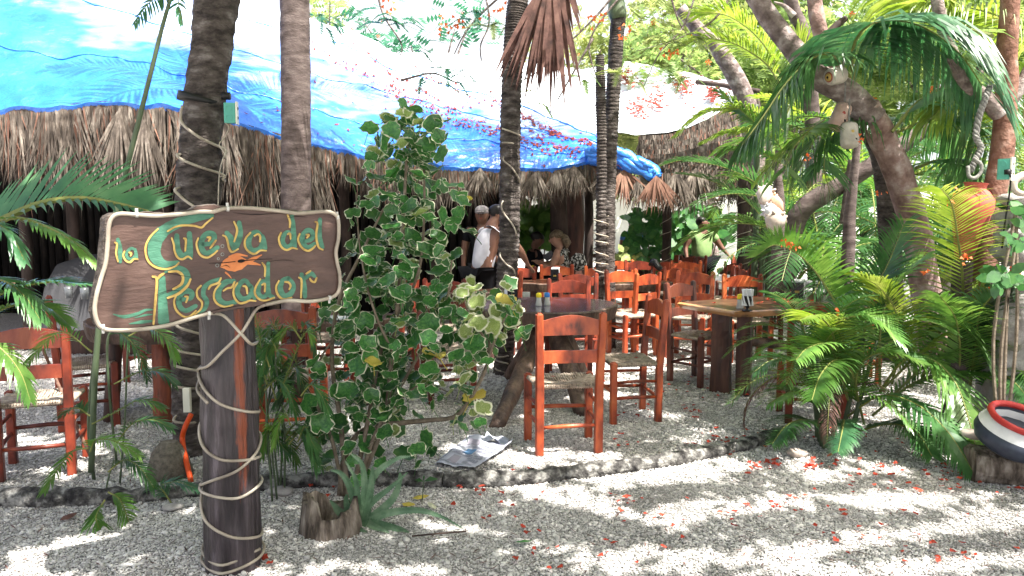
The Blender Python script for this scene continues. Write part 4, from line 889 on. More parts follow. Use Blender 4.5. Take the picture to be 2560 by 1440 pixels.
# rafters, posts, back wall inside
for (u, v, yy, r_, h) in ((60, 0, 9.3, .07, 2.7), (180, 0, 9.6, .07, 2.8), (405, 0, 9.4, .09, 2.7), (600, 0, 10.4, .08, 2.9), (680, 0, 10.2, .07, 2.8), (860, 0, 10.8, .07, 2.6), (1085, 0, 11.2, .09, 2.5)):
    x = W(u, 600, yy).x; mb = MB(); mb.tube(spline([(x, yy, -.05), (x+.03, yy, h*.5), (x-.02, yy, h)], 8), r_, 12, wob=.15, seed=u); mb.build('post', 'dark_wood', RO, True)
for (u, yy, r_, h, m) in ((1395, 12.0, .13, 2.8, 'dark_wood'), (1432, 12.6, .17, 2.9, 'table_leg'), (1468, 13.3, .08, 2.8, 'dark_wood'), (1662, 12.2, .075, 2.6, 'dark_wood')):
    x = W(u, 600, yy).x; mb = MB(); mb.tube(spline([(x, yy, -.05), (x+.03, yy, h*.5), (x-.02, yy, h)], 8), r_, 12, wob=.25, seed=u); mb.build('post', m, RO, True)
mb = MB(); mb.beam(W(-300, 330, 8.9), W(1150, 450, 10.6), .1, .1); mb.build('eave_beam', 'dark_wood', RO)
mb = MB(); mb.beam(W(1150, 450, 10.6), W(1660, 470, 12.1), .09, .09); mb.build('eave_beam', 'dark_wood', RO)
# bamboo wall: each pole its own part
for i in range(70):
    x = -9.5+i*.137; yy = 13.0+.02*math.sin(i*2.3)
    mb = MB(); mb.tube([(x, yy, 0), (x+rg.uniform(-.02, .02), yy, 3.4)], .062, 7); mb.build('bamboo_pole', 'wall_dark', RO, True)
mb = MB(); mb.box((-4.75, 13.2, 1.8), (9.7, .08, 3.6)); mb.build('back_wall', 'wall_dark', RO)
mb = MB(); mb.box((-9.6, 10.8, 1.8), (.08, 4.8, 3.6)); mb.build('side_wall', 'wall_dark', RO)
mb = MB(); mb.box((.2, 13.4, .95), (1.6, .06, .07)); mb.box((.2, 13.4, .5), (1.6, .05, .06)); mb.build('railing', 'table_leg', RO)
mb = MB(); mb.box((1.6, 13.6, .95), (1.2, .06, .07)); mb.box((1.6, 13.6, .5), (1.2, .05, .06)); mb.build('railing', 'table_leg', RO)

# second roof, white sheet
R2 = thing('thatched_building', (2.5, 15, 0), 'second thatched roof at the right covered by a white sheet strewn with red petals', 'building')
e2 = spline([W(1000, 330, 13.5), W(1200, 330, 13.4), W(1400, 335, 13.2), W(1500, 338, 13), W(1600, 332, 12.8), W(1680, 325, 12.6), W(1740, 315, 12.5), W(1800, 290, 12.5), W(1840, 262, 12.6)], 100)
h2_ = spline([W(1000, 130, 17), W(1200, 148, 17), W(1400, 165, 16.8), W(1500, 166, 16.5), W(1560, 160, 16.2), W(1640, 172, 15.8), W(1720, 186, 15), W(1790, 196, 14), W(1840, 205, 13.2)], 100)
mb = MB(); vs = []; n, m_ = 120, 40
for i in range(n+1):
    for j in range(m_+1):
        p = PL(e2, i/n).lerp(PL(h2_, i/n), j/m_); p.z += .10*noise.noise(V((p.x*1.1, p.y*1.1, 0)))+.04*abs(noise.noise(V((p.x*3+p.y, p.y*2, 4))))-.12*math.sin(math.pi*j/m_)*.6; vs.append(p)
mb.add(vs, [(i*(m_+1)+j, (i+1)*(m_+1)+j, (i+1)*(m_+1)+j+1, i*(m_+1)+j+1) for i in range(n) for j in range(m_)])
mb.build('sheet', 'tarp_white', R2, True)
mb = MB(); mb.tube(spline([W(1740, 205, 13), W(1800, 212, 12.8), W(1850, 222, 12.6), W(1900, 228, 12.5)], 10), .04, 8, wob=.2); mb.build('ridge_pole', 'dark_wood', R2, True)
# slope thatch below the sheet
e3 = [p+V((0, .05, -.05)) for p in e2[45:]]+[W(1870, 300, 12.4), W(1900, 330, 12.2), W(1915, 370, 12.1)]
mb = MB()
for k in range(9):
    t = k/8; ln_ = spline([W(1600+20*t, 335+90*t, 12.6-.9*t), W(1680, 330+100*t, 12.4-.9*t), W(1760, 300+120*t, 12.3-.9*t), W(1840, 255+170*t, 12.3-.9*t), W(1900+10*t, 240+180*t, 12.3-.9*t)], 40)
    fringe(mb, ln_, 800, .35, .75, 20+k, .018, 2, .25)
tag(mb.build('thatch_fringe', ['thatch', 'thatch_red'], R2), kind='stuff')
mb = MB(); a = [W(1600, 330, 12.9), W(1700, 320, 12.8), W(1800, 290, 12.8), W(1890, 250, 12.8)]; b = [W(1610, 440, 12.0), W(1700, 445, 11.9), W(1800, 450, 11.8), W(1890, 440, 11.8)]
mb.add(a+b, [(i, i+1, 5+i, 4+i) for i in range(3)]); mb.build('thatch_cover', 'thatch', R2)
x = W(1856, 600, 11.2).x
P9 = MB(); pc = spline([(x, 11.2, -.05), (x+.02, 11.2, 1.2), (x, 11.2, 2.3)], 20); P9.tube(pc, .095, 14, wob=.12, seed=1); P9.build('post', 'dark_wood', R2, True)
mb = MB(); mb.tube(spline(helix(pc, .1, .8, 1.95, 5, 1, n=120), 200), .006, 6); mb.build('tube_light', 'light_tube', R2, True)
x = W(1662, 600, 12.2).x
mb = MB(); mb.tube(spline(helix([V((x+.01, 12.2, z*.05)) for z in range(60)], .085, .8, 1.9, 5, 1, n=120), 200), .006, 6); mb.build('tube_light', 'light_tube', RO, True)

# ================================================================== RIGHT TREES
YE = 6.2
E = thing('tree', G(2330, 860), 'leaning pale barked tree with a sunlit limb sweeping left and floats hung on it', 'tree')
tr = [W(2335, 880, YE+.1), W(2310, 700, YE), W(2285, 560, YE), W(2240, 420, YE-.05), W(2200, 330, YE-.1), W(2165, 268, YE-.15)]
mb = MB(); mb.tube(spline(tr, 40), [lerp(.118, .100, i/40) for i in range(41)], 20, wob=.12, seed=2); mb.build('trunk', 'bark_pink', E, True)
def limb(t, pts, y, r0, r1, m='bark_grey', n=30, name='limb', seg=14, wob=.12):
    mb = MB(); P = spline([W(q[0], q[1], q[2] if len(q) > 2 else y) for q in pts], n); mb.tube(P, [lerp(r0, r1, i/n) for i in range(n+1)], seg, wob=wob, seed=pts[0][0]); return mb.build(name, m, t, True)
limb(E, [(2185, 300), (2120, 235), (2050, 195), (1985, 125), (1930, 55), (1880, -20), (1800, -140, 5.8), (1650, -400, 5.0)], YE-.15, .108, .055)
limb(E, [(1945, 75), (1905, 30), (1885, -10), (1870, -60)], YE-.15, .045, .03)
limb(E, [(2100, 215), (2070, 130), (2045, 60), (2035, -20), (2030, -200, 5.6)], YE-.1, .065, .05, 'bark_pink')
limb(E, [(2060, 105), (2085, 70), (2115, 45)], YE-.2, .04, .022, 'dark_wood', 10)
F = thing('tree', G(2470, 830), 'reddish barked tree at the right edge carrying an outlet box and knotted rope', 'tree')
YF = 5.45
limb(F, [(2440, 880), (2455, 700), (2480, 520), (2505, 380), (2515, 240), (2518, 120), (2525, 0), (2530, -250)], YF, .092, .055, 'bark_red', 40, 'trunk', 18)
limb(F, [(2500, 290), (2460, 240), (2410, 200), (2375, 120), (2352, 50), (2340, -30), (2330, -200)], YF-.03, .052, .036)
limb(F, [(2520, 260), (2560, 200), (2600, 120)], YF, .05, .04)
Gt = thing('tree', G(2010, 800), 'dark crooked trunk in the shade behind the hanging floats', 'tree')
limb(Gt, [(1960, 720, 8.3), (1975, 600, 8.3), (2010, 520, 8.2), (2090, 470, 8.1), (2170, 420, 8), (2260, 360, 8), (2400, 260, 8)], 8, .12, .07, 'bark_smooth', 40, 'trunk')
limb(Gt, [(2110, 560, 8), (2120, 480, 8), (2130, 400, 8)], 8, .05, .04, 'bark_smooth')
Ht = thing('tree', G(2130, 800), 'slim bound palm stem in the middle of the right thicket', 'tree')
limb(Ht, [(2110, 800, 7.4), (2120, 640, 7.4), (2125, 540, 7.4), (2135, 440, 7.4), (2150, 300, 7.4)], 7.4, .075, .03, 'bark_smooth', 20, 'trunk')
It = thing('tree', G(1930, 800), 'brown trunk carrying white conch shells', 'tree')
limb(It, [(1940, 780, 7.9), (1945, 640, 7.9), (1948, 520, 7.9), (1945, 440, 7.9), (1950, 410, 7.9)], 7.9, .085, .03, 'bark_smooth', 20, 'trunk')
Jt = thing('tree', W(1850, 900, 11.5)*1, 'distant leaning grey trunk behind the yellow green fronds', 'tree'); 
limb(Jt, [(1900, 640, 11.6), (1890, 400, 11.6), (1860, 240, 11.5), (1800, 130, 11.4), (1760, 90, 11.4), (1700, 20, 11.4)], 11.4, .17, .09, 'bark_grey', 30, 'trunk')
Kt = thing('tree', W(2050, 900, 9.5), 'grey green bough standing behind the fork of the leaning tree', 'tree')
limb(Kt, [(2040, 700, 9.5), (2030, 300, 9.5), (2010, 100, 9.4), (1985, 30, 9.4), (1960, -60, 9.3)], 9.4, .10, .07, 'bark_smooth', 30, 'trunk')
limb(Kt, [(1985, 40, 9.3), (1960, 15, 9.3), (1935, 5, 9.3)], 9.3, .04, .01, 'bark_grey', 8)
# unseen canopy hung on the leaning tree, gaps shaped to drop chosen sun patches
lit = [(1450, 1158, 300, 24, 6), (1790, 985, 260, 52, 0), (1880, 1060, 120, 30, 0), (1680, 1178, 300, 24, -8), (1450, 1255, 230, 17, 14), (1800, 1270, 210, 22, -6), (2150, 1350, 400, 20, -8), (2350, 1420, 300, 24, -6), (1850, 1405, 260, 22, 6), (1500, 1400, 160, 14, 10), (100, 1385, 150, 26, 0), (260, 1345, 70, 14, 0), (30, 1435, 160, 22, 0), (720, 1430, 100, 16, 0), (1000, 1425, 150, 16, 5), (840, 1060, 60, 18, 0), (130, 1160, 80, 26, 0), (230, 1120, 30, 14, 0), (1250, 1110, 50, 16, 0), (420, 920, 80, 16, 0), (1700, 950, 160, 22, 10), (2280, 1250, 160, 22, 0), (2500, 1300, 120, 26, 0), (1100, 960, 40, 14, 0), (1150, 1320, 90, 10, 8), (60, 1100, 60, 12, 0), (2120, 1050, 330, 110, 0), (1600, 890, 200, 40, 0), (2000, 900, 250, 40, 0)]
def litness(p):
    u, v = pix(p); best = 0
    for (a, b, ra, rb, an) in lit:
        c, s = math.cos(R(an)), math.sin(R(an)); du = (u-a)*c+(v-b)*s; dv = -(u-a)*s+(v-b)*c
        q = (du/ra/1.18)**2+(dv/rb/1.18)**2
        if q < 1.6: best = max(best, 1 if q < 1 else (1.6-q)/.6)
    return best
r3 = random.Random(12); mb = MB(); cnt = 0
for i in range(42000):
    gx, gy = r3.uniform(-5.5, 5.2), r3.uniform(1.2, 8.4)
    dens = 1.0 if gy < 7 else (8.4-gy)/1.4
    if r3.random() > dens*.80: continue
    z = r3.uniform(4.5, 5.8); g = V((gx, gy, 0)); p = g+SUN*(z/SUN.z)
    lt = litness(g)
    if lt and r3.random() < lt*.985: continue
    if not lt and noise.noise(V((gx*2.5, gy*4, 0))) > .56: continue
    # feathery leaflet cluster
    a = r3.uniform(0, 6.28); l = r3.uniform(.07, .15); w = l*.55; d = V((math.cos(a), math.sin(a), r3.uniform(-.3, .3))); s = V((-math.sin(a), math.cos(a), r3.uniform(-.3, .3)))
    mb.add([p-d*l, p+s*w*.6-d*l*.2, p+d*l, p-s*w*.6+d*l*.1], [(0, 1, 2, 3)]); cnt += 1
mb.build('crown', 'tree_leaf', E)  # leaves placed out of view to cast the dappled shade
for (a, b, c, d) in ((1.2, 5.2, 4.9, 2), (3.2, 3.8, 5.2, 0), (-1.5, 3.5, 5.4, 1), (2.2, 2.2, 5.2, 3), (-.5, 5.2, 5.1, 4)):
    mb = MB(); mb.tube(spline([W(1800, -140, 5.8), V((1.2, 5.0, 4.7)).lerp(V((a, b, c)), .5), V((a, b, c))], 12), [lerp(.05, .015, i/12) for i in range(13)], 7, wob=.1); mb.build('limb', 'bark_grey', E, True)

# ================================================================== HERO FRONDS (right)
CP = thing('coconut_palm', G(2210, 900), 'big coconut palm whose glossy frond arches over the leaning tree', 'palm tree')
limb(CP, [(2235, 900, 6.9), (2225, 600, 6.9), (2205, 400, 6.8), (2160, 300, 6.6)], 6.8, .10, .08, 'bark_palm', 20, 'trunk')
cpk = dict(w=.026, droop=1.5, fwd=.35, lift=-.1, K=4, rr=.015)
hero_frond(CP, [(2190, 300, 6.6), (2145, 220, 6.3), (2128, 150, 5.9), (2142, 94, 5.6), (2177, 59), (2229, 49), (2288, 59), (2347, 90), (2410, 145), (2455, 215)], 5.3, 110, .86, m='frond_teal', start=.20, prof=lambda t: (.75+.5*t if t < .5 else 1.0-.75*(t-.5)), w=.030, droop=1.7, fwd=.30, lift=-.15, K=4, rr=.015)
hero_frond(CP, [(2190, 300, 6.5), (2110, 170, 6.0), (2075, 135), (2028, 146), (1965, 208), (1906, 295), (1854, 364)], 5.6, 84, .60, m='frond_dark', start=.25, **cpk)
hero_frond(CP, [(2230, 330, 6), (2300, 250), (2380, 230), (2440, 300), (2470, 380)], 6.0, 50, .8, m='frond_dark', **cpk)
hero_frond(CP, [(2200, 330, 6), (2160, 290), (2120, 290), (2050, 330), (2000, 420)], 6.3, 50, .7, m='frond_dark', **cpk)
hero_frond(CP, [(2240, 330, 6.4), (2330, 300), (2400, 330), (2430, 450)], 6.4, 44, .8, m='frond_dark', **cpk)
hero_frond(CP, [(2290, 420, 6.4), (2360, 400), (2440, 440), (2500, 520)], 6.6, 44, .7, m='frond_dark', **cpk)
hk = dict(w=.020, droop=.7, fwd=.5, lift=.1, K=4, rr=.010)
hero_frond(CP, [(2060, 300, 6), (2028, 323), (1985, 365), (1965, 420), (1985, 500)], 5.7, 50, .36, m='frond', **hk)
hero_frond(CP, [(2080, 300, 6.2), (2030, 330), (1970, 370), (1930, 410), (1900, 450)], 6.0, 44, .27, m='frond_yellow', **hk)
hero_frond(CP, [(2100, 320, 6.2), (2070, 360), (2060, 420), (2080, 500)], 6.1, 46, .36, m='frond_dark', **hk)
hero_frond(CP, [(2100, 300, 6.4), (2010, 290), (1940, 320), (1880, 380)], 6.4, 50, .38, m='frond', **hk)
hero_frond(CP, [(2480, 90, 5.0), (2400, 60), (2300, -10), (2200, -60)], 5.8, 50, .6, m='frond_yellow', **cpk)
hero_frond(CP, [(2560, 330, 5.9), (2480, 260), (2400, 240), (2320, 300)], 5.9, 46, .55, m='frond_yellow', **cpk)
hero_frond(CP, [(2640, 150, 5.8), (2540, 60), (2430, 20), (2300, 10)], 5.9, 56, .7, m='frond_yellow', **cpk)
hero_frond(CP, [(2620, 500, 5.2), (2570, 380), (2560, 260), (2600, 120)], 5.6, 46, .45, m='frond_yellow', **hk)
# yellow green areca behind (upper middle right)
AR = thing('areca_palm', G(1760, 850), 'sunlit yellow green areca palm between the white sheeted roof and the leaning limb', 'palm')
AR.location = (W(1880, 600, 9.5).x, 9.5, 0); ORG[AR.name] = V(AR.location)
for s_ in range(3):
    mb = MB(); x0 = AR.location.x+.1*s_; mb.tube(spline([V((x0, 9.5, 0)), V((x0+.05, 9.5, 1.5)), V((x0+.1*s_, 9.5, 3.0))], 10), .04, 9); mb.build('stem', 'stem_green', AR, True)
for pts_, L_, m in (([(1960, 230), (1920, 165), (1872, 128), (1820, 104), (1750, 97), (1700, 120)], .50, 'frond_yellow'), ([(1960, 330), (1896, 285), (1830, 270), (1760, 285), (1700, 330)], .42, 'frond_yellow'), ([(1960, 360), (1900, 330), (1830, 330), (1770, 350)], .36, 'frond_yellow'), ([(1970, 420), (1900, 380), (1840, 370), (1790, 400)], .3, 'frond'), ([(1960, 300), (1990, 230), (2010, 160), (1990, 80)], .5, 'frond_yellow'), ([(1960, 200), (1900, 100), (1820, 40), (1740, 30)], .5, 'frond_yellow'), ([(1980, 430), (1940, 350), (1880, 300), (1800, 230)], .42, 'frond')):
    hero_frond(AR, pts_, 9.2, 56, L_*1.1, m=m, w=.02, droop=.8, fwd=.45, lift=.15, K=3, rr=.012)
# front clump
FB = G(2075, 1105)
FCp = thing('areca_palm', FB, 'bushy green areca palm arching over the gravel in the right foreground', 'palm')
r4 = random.Random(5)
for i in range(9):
    a = r4.uniform(0, 6.28); r_ = r4.uniform(.03, .16); mb = MB(); b0_ = FB+V((math.cos(a)*r_, math.sin(a)*r_, -.02)); mb.tube(spline([b0_, b0_+V((math.cos(a)*.05, math.sin(a)*.05, .3)), b0_+V((math.cos(a)*.15, math.sin(a)*.15, r4.uniform(.5, .8)))], 8), [.022, .021, .02, .019, .017, .016, .014, .012, .010], 8); mb.build('stem', 'stem_green', FCp, True)
FY = FB.y
hk2 = dict(w=.017, droop=.6, fwd=.5, lift=.2, K=4, rr=.010)
HF = [
 ([(2100, 900), (2096, 781), (2067, 721), (2034, 673), (1989, 631), (1935, 612), (1890, 640)], .36, 'frond', dict(w=.024, droop=.2, fwd=.25, lift=.8, K=4, rr=.011), FY),
 ([(2120, 960), (2110, 860), (2090, 810), (2140, 790), (2190, 800), (2250, 850)], .34, 'frond', hk2, FY-.5),
 ([(2110, 960), (2080, 830), (2040, 790), (2000, 800)], .28, 'frond_yellow', hk2, FY-.5),
 ([(2400, 900), (2408, 760), (2404, 660), (2395, 599), (2387, 543), (2375, 500), (2352, 472)], .40, 'frond_yellow', dict(w=.013, droop=.5, fwd=.55, lift=.15, K=4, rr=.011), FY-.72),
 ([(2200, 960), (2200, 840), (2215, 760), (2250, 700), (2300, 650)], .42, 'frond', hk2, FY-.1),
 ([(2160, 960), (2160, 850), (2180, 740), (2220, 660), (2260, 560)], .40, 'frond_dark', hk2, FY+.2),
 ([(2200, 980), (2300, 880), (2400, 780), (2500, 700), (2600, 650)], .40, 'frond_yellow', hk2, FY-.2),
 ([(2200, 980), (2260, 900), (2330, 900), (2390, 960), (2425, 1060), (2440, 1120)], .42, 'frond', dict(w=.022, droop=1.1, fwd=.4, lift=0, K=4, rr=.011), FY-.6),
 ([(2120, 1040), (2200, 990), (2290, 1010), (2370, 1080), (2430, 1175)], .30, 'frond_dark', dict(w=.021, droop=.8, fwd=.5, lift=0, K=4, rr=.010), FY-.8),
 ([(2100, 1040), (2060, 950), (1990, 905), (1930, 900), (1885, 930)], .26, 'frond_dark', hk2, FY-.3),
 ([(2080, 1060), (2040, 1000), (1980, 980), (1920, 1010)], .26, 'frond', hk2, FY-.3),
 ([(2060, 1070), (2010, 1050), (1965, 1065), (1930, 1110)], .22, 'frond_dark', hk2, FY-.5),
 ([(2100, 1080), (2110, 1050), (2105, 1080), (2095, 1130)], .20, 'frond_teal', hk2, FY-.6),
 ([(2160, 1060), (2140, 960), (2160, 900), (2220, 880), (2300, 900)], .34, 'frond', hk2, FY-.5),
 ([(2180, 1040), (2280, 960), (2380, 930), (2480, 950), (2570, 1010)], .34, 'frond', hk2, FY-.2),
 ([(2220, 1000), (2330, 900), (2440, 850), (2560, 840), (2640, 870)], .38, 'frond', hk2, FY-.2),
 ([(2120, 1000), (2090, 900), (2070, 860), (2020, 870), (1990, 900)], .28, 'frond', hk2, FY-.6),
 ([(2260, 900), (2290, 800), (2330, 760), (2400, 760), (2460, 820)], .36, 'frond', hk2, FY-.2),
 ([(2140, 1000), (2130, 930), (2090, 900), (2050, 940), (2030, 1000)], .30, 'frond', hk2, FY-.7),
 ([(2230, 960), (2250, 860), (2240, 780), (2200, 720), (2150, 690)], .36, 'frond_yellow', hk2, FY-.2),
 ([(2300, 960), (2340, 850), (2370, 800), (2430, 840), (2480, 920)], .32, 'frond', hk2, FY-.3),
 ([(2380, 1000), (2400, 900), (2390, 800), (2350, 740)], .34, 'frond', hk2, FY-.5),
 ([(2420, 980), (2440, 860), (2450, 780), (2500, 720)], .34, 'frond_dark', hk2, FY-.5),
 ([(2420, 1000), (2440, 900), (2480, 830), (2560, 800), (2640, 830)], .34, 'frond', hk2, FY-.3),
 ([(2460, 980), (2470, 880), (2440, 800), (2380, 760)], .30, 'frond_dark', hk2, FY-.1),
 ([(2500, 980), (2520, 860), (2540, 760), (2600, 720)], .32, 'frond_yellow', hk2, FY-.1),
 ([(2520, 960), (2560, 930), (2620, 960)], .28, 'frond', hk2, FY-.4),
 ([(2460, 1000), (2500, 940), (2540, 960), (2580, 1010)], .24, 'frond_dark', hk2, FY-.5),
 ([(2140, 1080), (2220, 1060), (2290, 1080), (2330, 1140)], .26, 'frond_dark', hk2, FY-.6),
]
for pts_, L_, m, kw, yy in HF:
    pp = [(a, b, lerp(FY, yy, i/(len(pts_)-1))) for i, (a, b) in enumerate(pts_)]
    hero_frond(FCp, pp, yy, 50, L_*.95, m=m, **kw)
frond_proto('b1', 'dead_leaf', 1.3, 20, 120, n=34, L=.26, w=.014, droop=1.6, fwd=.7, lift=-.1, seed=5, rr=.008, K=3)
for i in range(4):
    a = 1.2+i*1.5; put_frond('b1', FCp, V((0, 0, .45)), a, r4.uniform(.5, .7))
for i in range(16):
    a = r4.uniform(0, 6.28); put_frond(r4.choice('gdg')+str(r4.choice((0, 1, 2, 4))), FCp, V((.1*math.cos(a), .1*math.sin(a)+.1, r4.uniform(.25, .6))), a, r4.uniform(.45, .7))
# thicket behind on the right
clumps = [((3.95, 9.1), 16, 'dgd', .5, .62, 'dark areca palm behind the orange chairs left of the conch shells', 5), ((3.6, 9.0), 18, 'ddg', 1.3, 1.3, 'dark green palm filling the thicket left of the leaning trunk', 6), ((4.6, 8.4), 18, 'dgd', 1.4, 1.3, 'dark palm behind the leaning trunk', 7), ((5.6, 8.2), 16, 'gdy', 1.6, 1.3, 'palm behind the red clay jar', 8), ((4.3, 6.5), 14, 'gyd', .5, .9, 'low green palm right of the plank leg table', 9), ((4.9, 10.5), 16, 'ydg', 2.4, 1.6, 'tall yellow green palm behind the thicket', 10), ((6.6, 9.6), 16, 'gdy', 2.4, 1.7, 'tall palm at the far right of the thicket', 11), ((3.9, 11.2), 14, 'dgd', 1.9, 1.4, 'shaded palm behind the crooked dark trunk', 12), ((4.5, 10.3), 10, 'gd', .5, .6, 'small palm beside the far right post', 13), ((6.0, 7.0), 14, 'gyd', 1.0, 1.1, 'palm at the right edge beside the stone sculpture', 14), ((5.2, 12.2), 14, 'dg', 2.0, 1.8, 'deep green palm at the very back of the thicket', 15), ((7.4, 12.4), 14, 'dgy', 2.2, 1.9, 'broad palm at the back right corner', 16)]
for (x, y_), nf, ks, h, sc, lb, sd_ in clumps: palm_clump('areca_palm', (x, y_, 0), lb, 'palm', nf, ks, h, .2, sc, sd_, stems=4)

# ================================================================== LEFT PLANTS
LP = thing('palm', (-2.9, 3.2, 0), 'dark green palm reaching in from the left edge with one broad frond before the thatch', 'palm')
mb = MB(); mb.tube(spline([V((-2.9, 3.2, 0)), V((-2.8, 3.2, .8)), V((-2.6, 3.25, 1.55))], 10), .035, 9); mb.build('stem', 'stem_green', LP, True)
lf = dict(w=.026, droop=.18, fwd=.55, lift=.9, K=4, rr=.022)
hero_frond(LP, [(-200, 640, 3.25), (-80, 585), (0, 552), (100, 508), (200, 495), (290, 508), (372, 528)], 3.3, 44, .33, m='frond_teal', sides=(-1,), start=.02, w=.021, droop=.05, fwd=.9, lift=1.2, K=4, rr=.022)
hero_frond(LP, [(-200, 640, 3.25), (-80, 585), (0, 552), (100, 508), (200, 495), (290, 508), (372, 528)], 3.3, 26, .13, m='frond_teal', sides=(1,), start=.02, w=.02, droop=.9, fwd=.7, lift=-.3, K=4, rr=.020)
hero_frond(LP, [(-60, 560, 3.3), (40, 545), (120, 570), (190, 610), (245, 665)], 3.2, 24, .12, m='frond', w=.018, droop=.7, fwd=.6, lift=0, K=4, rr=.010)
hero_frond(LP, [(-120, 800, 3.3), (-20, 745), (60, 715), (140, 705), (230, 712)], 3.2, 40, .16, m='frond_dark', w=.014, droop=.5, fwd=.6, lift=.2, K=4, rr=.007)
hero_frond(LP, [(-120, 850, 3.4), (-30, 790), (50, 760), (120, 770), (170, 810)], 3.3, 40, .16, m='frond', w=.014, droop=.6, fwd=.5, lift=.2, K=4, rr=.007)
hero_frond(LP, [(-140, 560, 3.3), (-40, 555), (20, 580), (60, 650)], 3.1, 20, .14, m='frond_teal', w=.022, droop=.8, fwd=.6, lift=0, K=4, rr=.010)
hero_frond(LP, [(-120, 780, 3.0), (-50, 850), (0, 870), (50, 930), (75, 1000)], 3.1, 30, .14, m='frond', w=.014, droop=.9, fwd=.5, lift=.0, K=4, rr=.006)
hero_frond(LP, [(-100, 700, 3.2), (0, 700), (60, 740), (100, 800)], 3.15, 30, .16, m='frond_dark', w=.014, droop=.7, fwd=.5, lift=.1, K=4, rr=.006)
def fan_leaflets(t, tip_pts, y, m='frond', L_=.16): hero_frond(t, tip_pts, y, 24, L_, m=m, w=.010, droop=.6, fwd=.5, lift=.1, K=4, rr=.005)
# thin tall stem with a frond end, left of the thick trunk
TS = thing('slender_palm', W(225, 1180, 4.6), 'thin green stem rising across the thatch to a tuft of leaflets at the top', 'palm')
ORG[TS.name].z = 0; TS.location.z = 0
mb = MB(); mb.tube(spline([W(228, 1180, 4.5), W(240, 900, 4.5), W(268, 640, 4.5), W(310, 450, 4.5), W(350, 290, 4.5), W(380, 170, 4.5), W(405, 70, 4.5), W(425, 0, 4.5), W(440, -60, 4.5)], 40), [lerp(.019, .010, i/40) for i in range(41)], 8); mb.build('stem', 'stem_green', TS, True)
hero_frond(TS, [(440, -60), (410, -20), (370, 10), (335, 60)], 4.45, 18, .14, m='frond_teal', w=.014, droop=.9, fwd=.3, lift=-.2, K=4, rr=.005)
hero_frond(TS, [(440, -60), (445, 0), (450, 30), (455, 60)], 4.45, 8, .08, m='frond_teal', w=.018, droop=.9, fwd=.6, lift=-.2, K=4, rr=.005)
BP = thing('bamboo_palm', G(330, 1220), 'slender bamboo palm with several thin stems below the sign at the left', 'palm')
for a, b, c, d in ((400, 1180, 440, 560), (460, 1240, 510, 830), (500, 1200, 560, 800), (395, 1150, 30, 760), (545, 1150, 575, 840)):
    u0, v0, u1, v1 = a*.556, 640+(b-0)*.0, 0, 0
for pts_, r_ in (([(235, 1200), (222, 1060), (236, 900), (250, 830)], .011), ([(292, 1160), (275, 1000), (268, 860), (285, 820)], .008), ([(300, 1210), (312, 1050), (318, 900), (322, 830)], .006), ([(230, 1150), (150, 970), (70, 790), (30, 700)], .010), ([(262, 1250), (270, 1200), (285, 1150)], .005)):
    mb = MB(); q0 = G(pts_[0][0], pts_[0][1]).y; mb.tube(spline([W(a, b, q0) for a, b in pts_], 14), r_, 7); mb.build('stem', 'bark_red' if r_ == .010 else 'stem_green', BP, True)
for pts_, yy, m in (([(225, 1130), (240, 1100), (290, 1105), (350, 1140)], 4.0, 'frond'), ([(222, 1120), (180, 1130), (140, 1180), (110, 1230)], 3.9, 'frond'), ([(270, 1180), (310, 1150), (350, 1170), (385, 1220)], 4.0, 'frond_dark'), ([(230, 1060), (290, 1030), (350, 1000), (410, 1020)], 4.2, 'frond'), ([(225, 1040), (190, 1020), (150, 1040)], 4.1, 'frond_dark'), ([(270, 1230), (300, 1250), (320, 1300), (325, 1340)], 3.9, 'frond'), ([(322, 840), (370, 820), (420, 850), (440, 900)], 4.2, 'frond'), ([(322, 850), (300, 830), (340, 870), (370, 950)], 4.3, 'frond_dark'), ([(285, 960), (350, 930), (400, 930), (440, 960)], 4.3, 'frond_dark'), ([(290, 1110), (330, 1060), (380, 1050), (430, 1070)], 4.1, 'frond_dark'), ([(262, 1250), (240, 1290), (250, 1330)], 3.8, 'frond'), ([(230, 880), (160, 830), (110, 860), (60, 920)], 4.1, 'frond'), ([(430, 1260), (410, 1230), (400, 1215), (440, 1205), (490, 1220)], 4.1, 'frond_teal')):
    fan_leaflets(BP, pts_, yy, m, .15)
BP2 = thing('bamboo_palm', G(705, 1180), 'dense narrow leaved bamboo palm between the sign post and the shrub', 'palm')
r5 = random.Random(8); by = G(705, 1180)
for i in range(7):
    u0 = r5.uniform(660, 740); mb = MB(); yy = 4.3+r5.uniform(-.1, .2); g0 = W(u0, 1180, yy); g0.z = 0; mb.tube(spline([g0, g0+V((r5.uniform(-.03, .03), 0, .4)), g0+V((r5.uniform(-.12, .12), 0, r5.uniform(.6, .95)))], 8), .006, 6); mb.build('stem', 'stem_green', BP2, True)
for i in range(34):
    u0, v0 = r5.uniform(650, 755), r5.uniform(830, 1130); dx = r5.choice((-1, 1))*r5.uniform(20, 75); dv = r5.uniform(10, 70)
    fan_leaflets(BP2, [(u0, v0), (u0+dx*.4, v0-r5.uniform(20, 40)), (u0+dx*.8, v0), (u0+dx*1.1, v0+dv)], 4.25+r5.uniform(-.2, .25), r5.choice(('frond_dark', 'frond_teal', 'frond', 'frond_dark')), r5.uniform(.13, .19))
for pts_ in (([(690, 1000), (660, 900), (645, 820), (632, 775)]), ([(700, 980), (740, 880), (765, 830), (780, 850)])): fan_leaflets(BP2, pts_, 4.2, 'frond', .12)

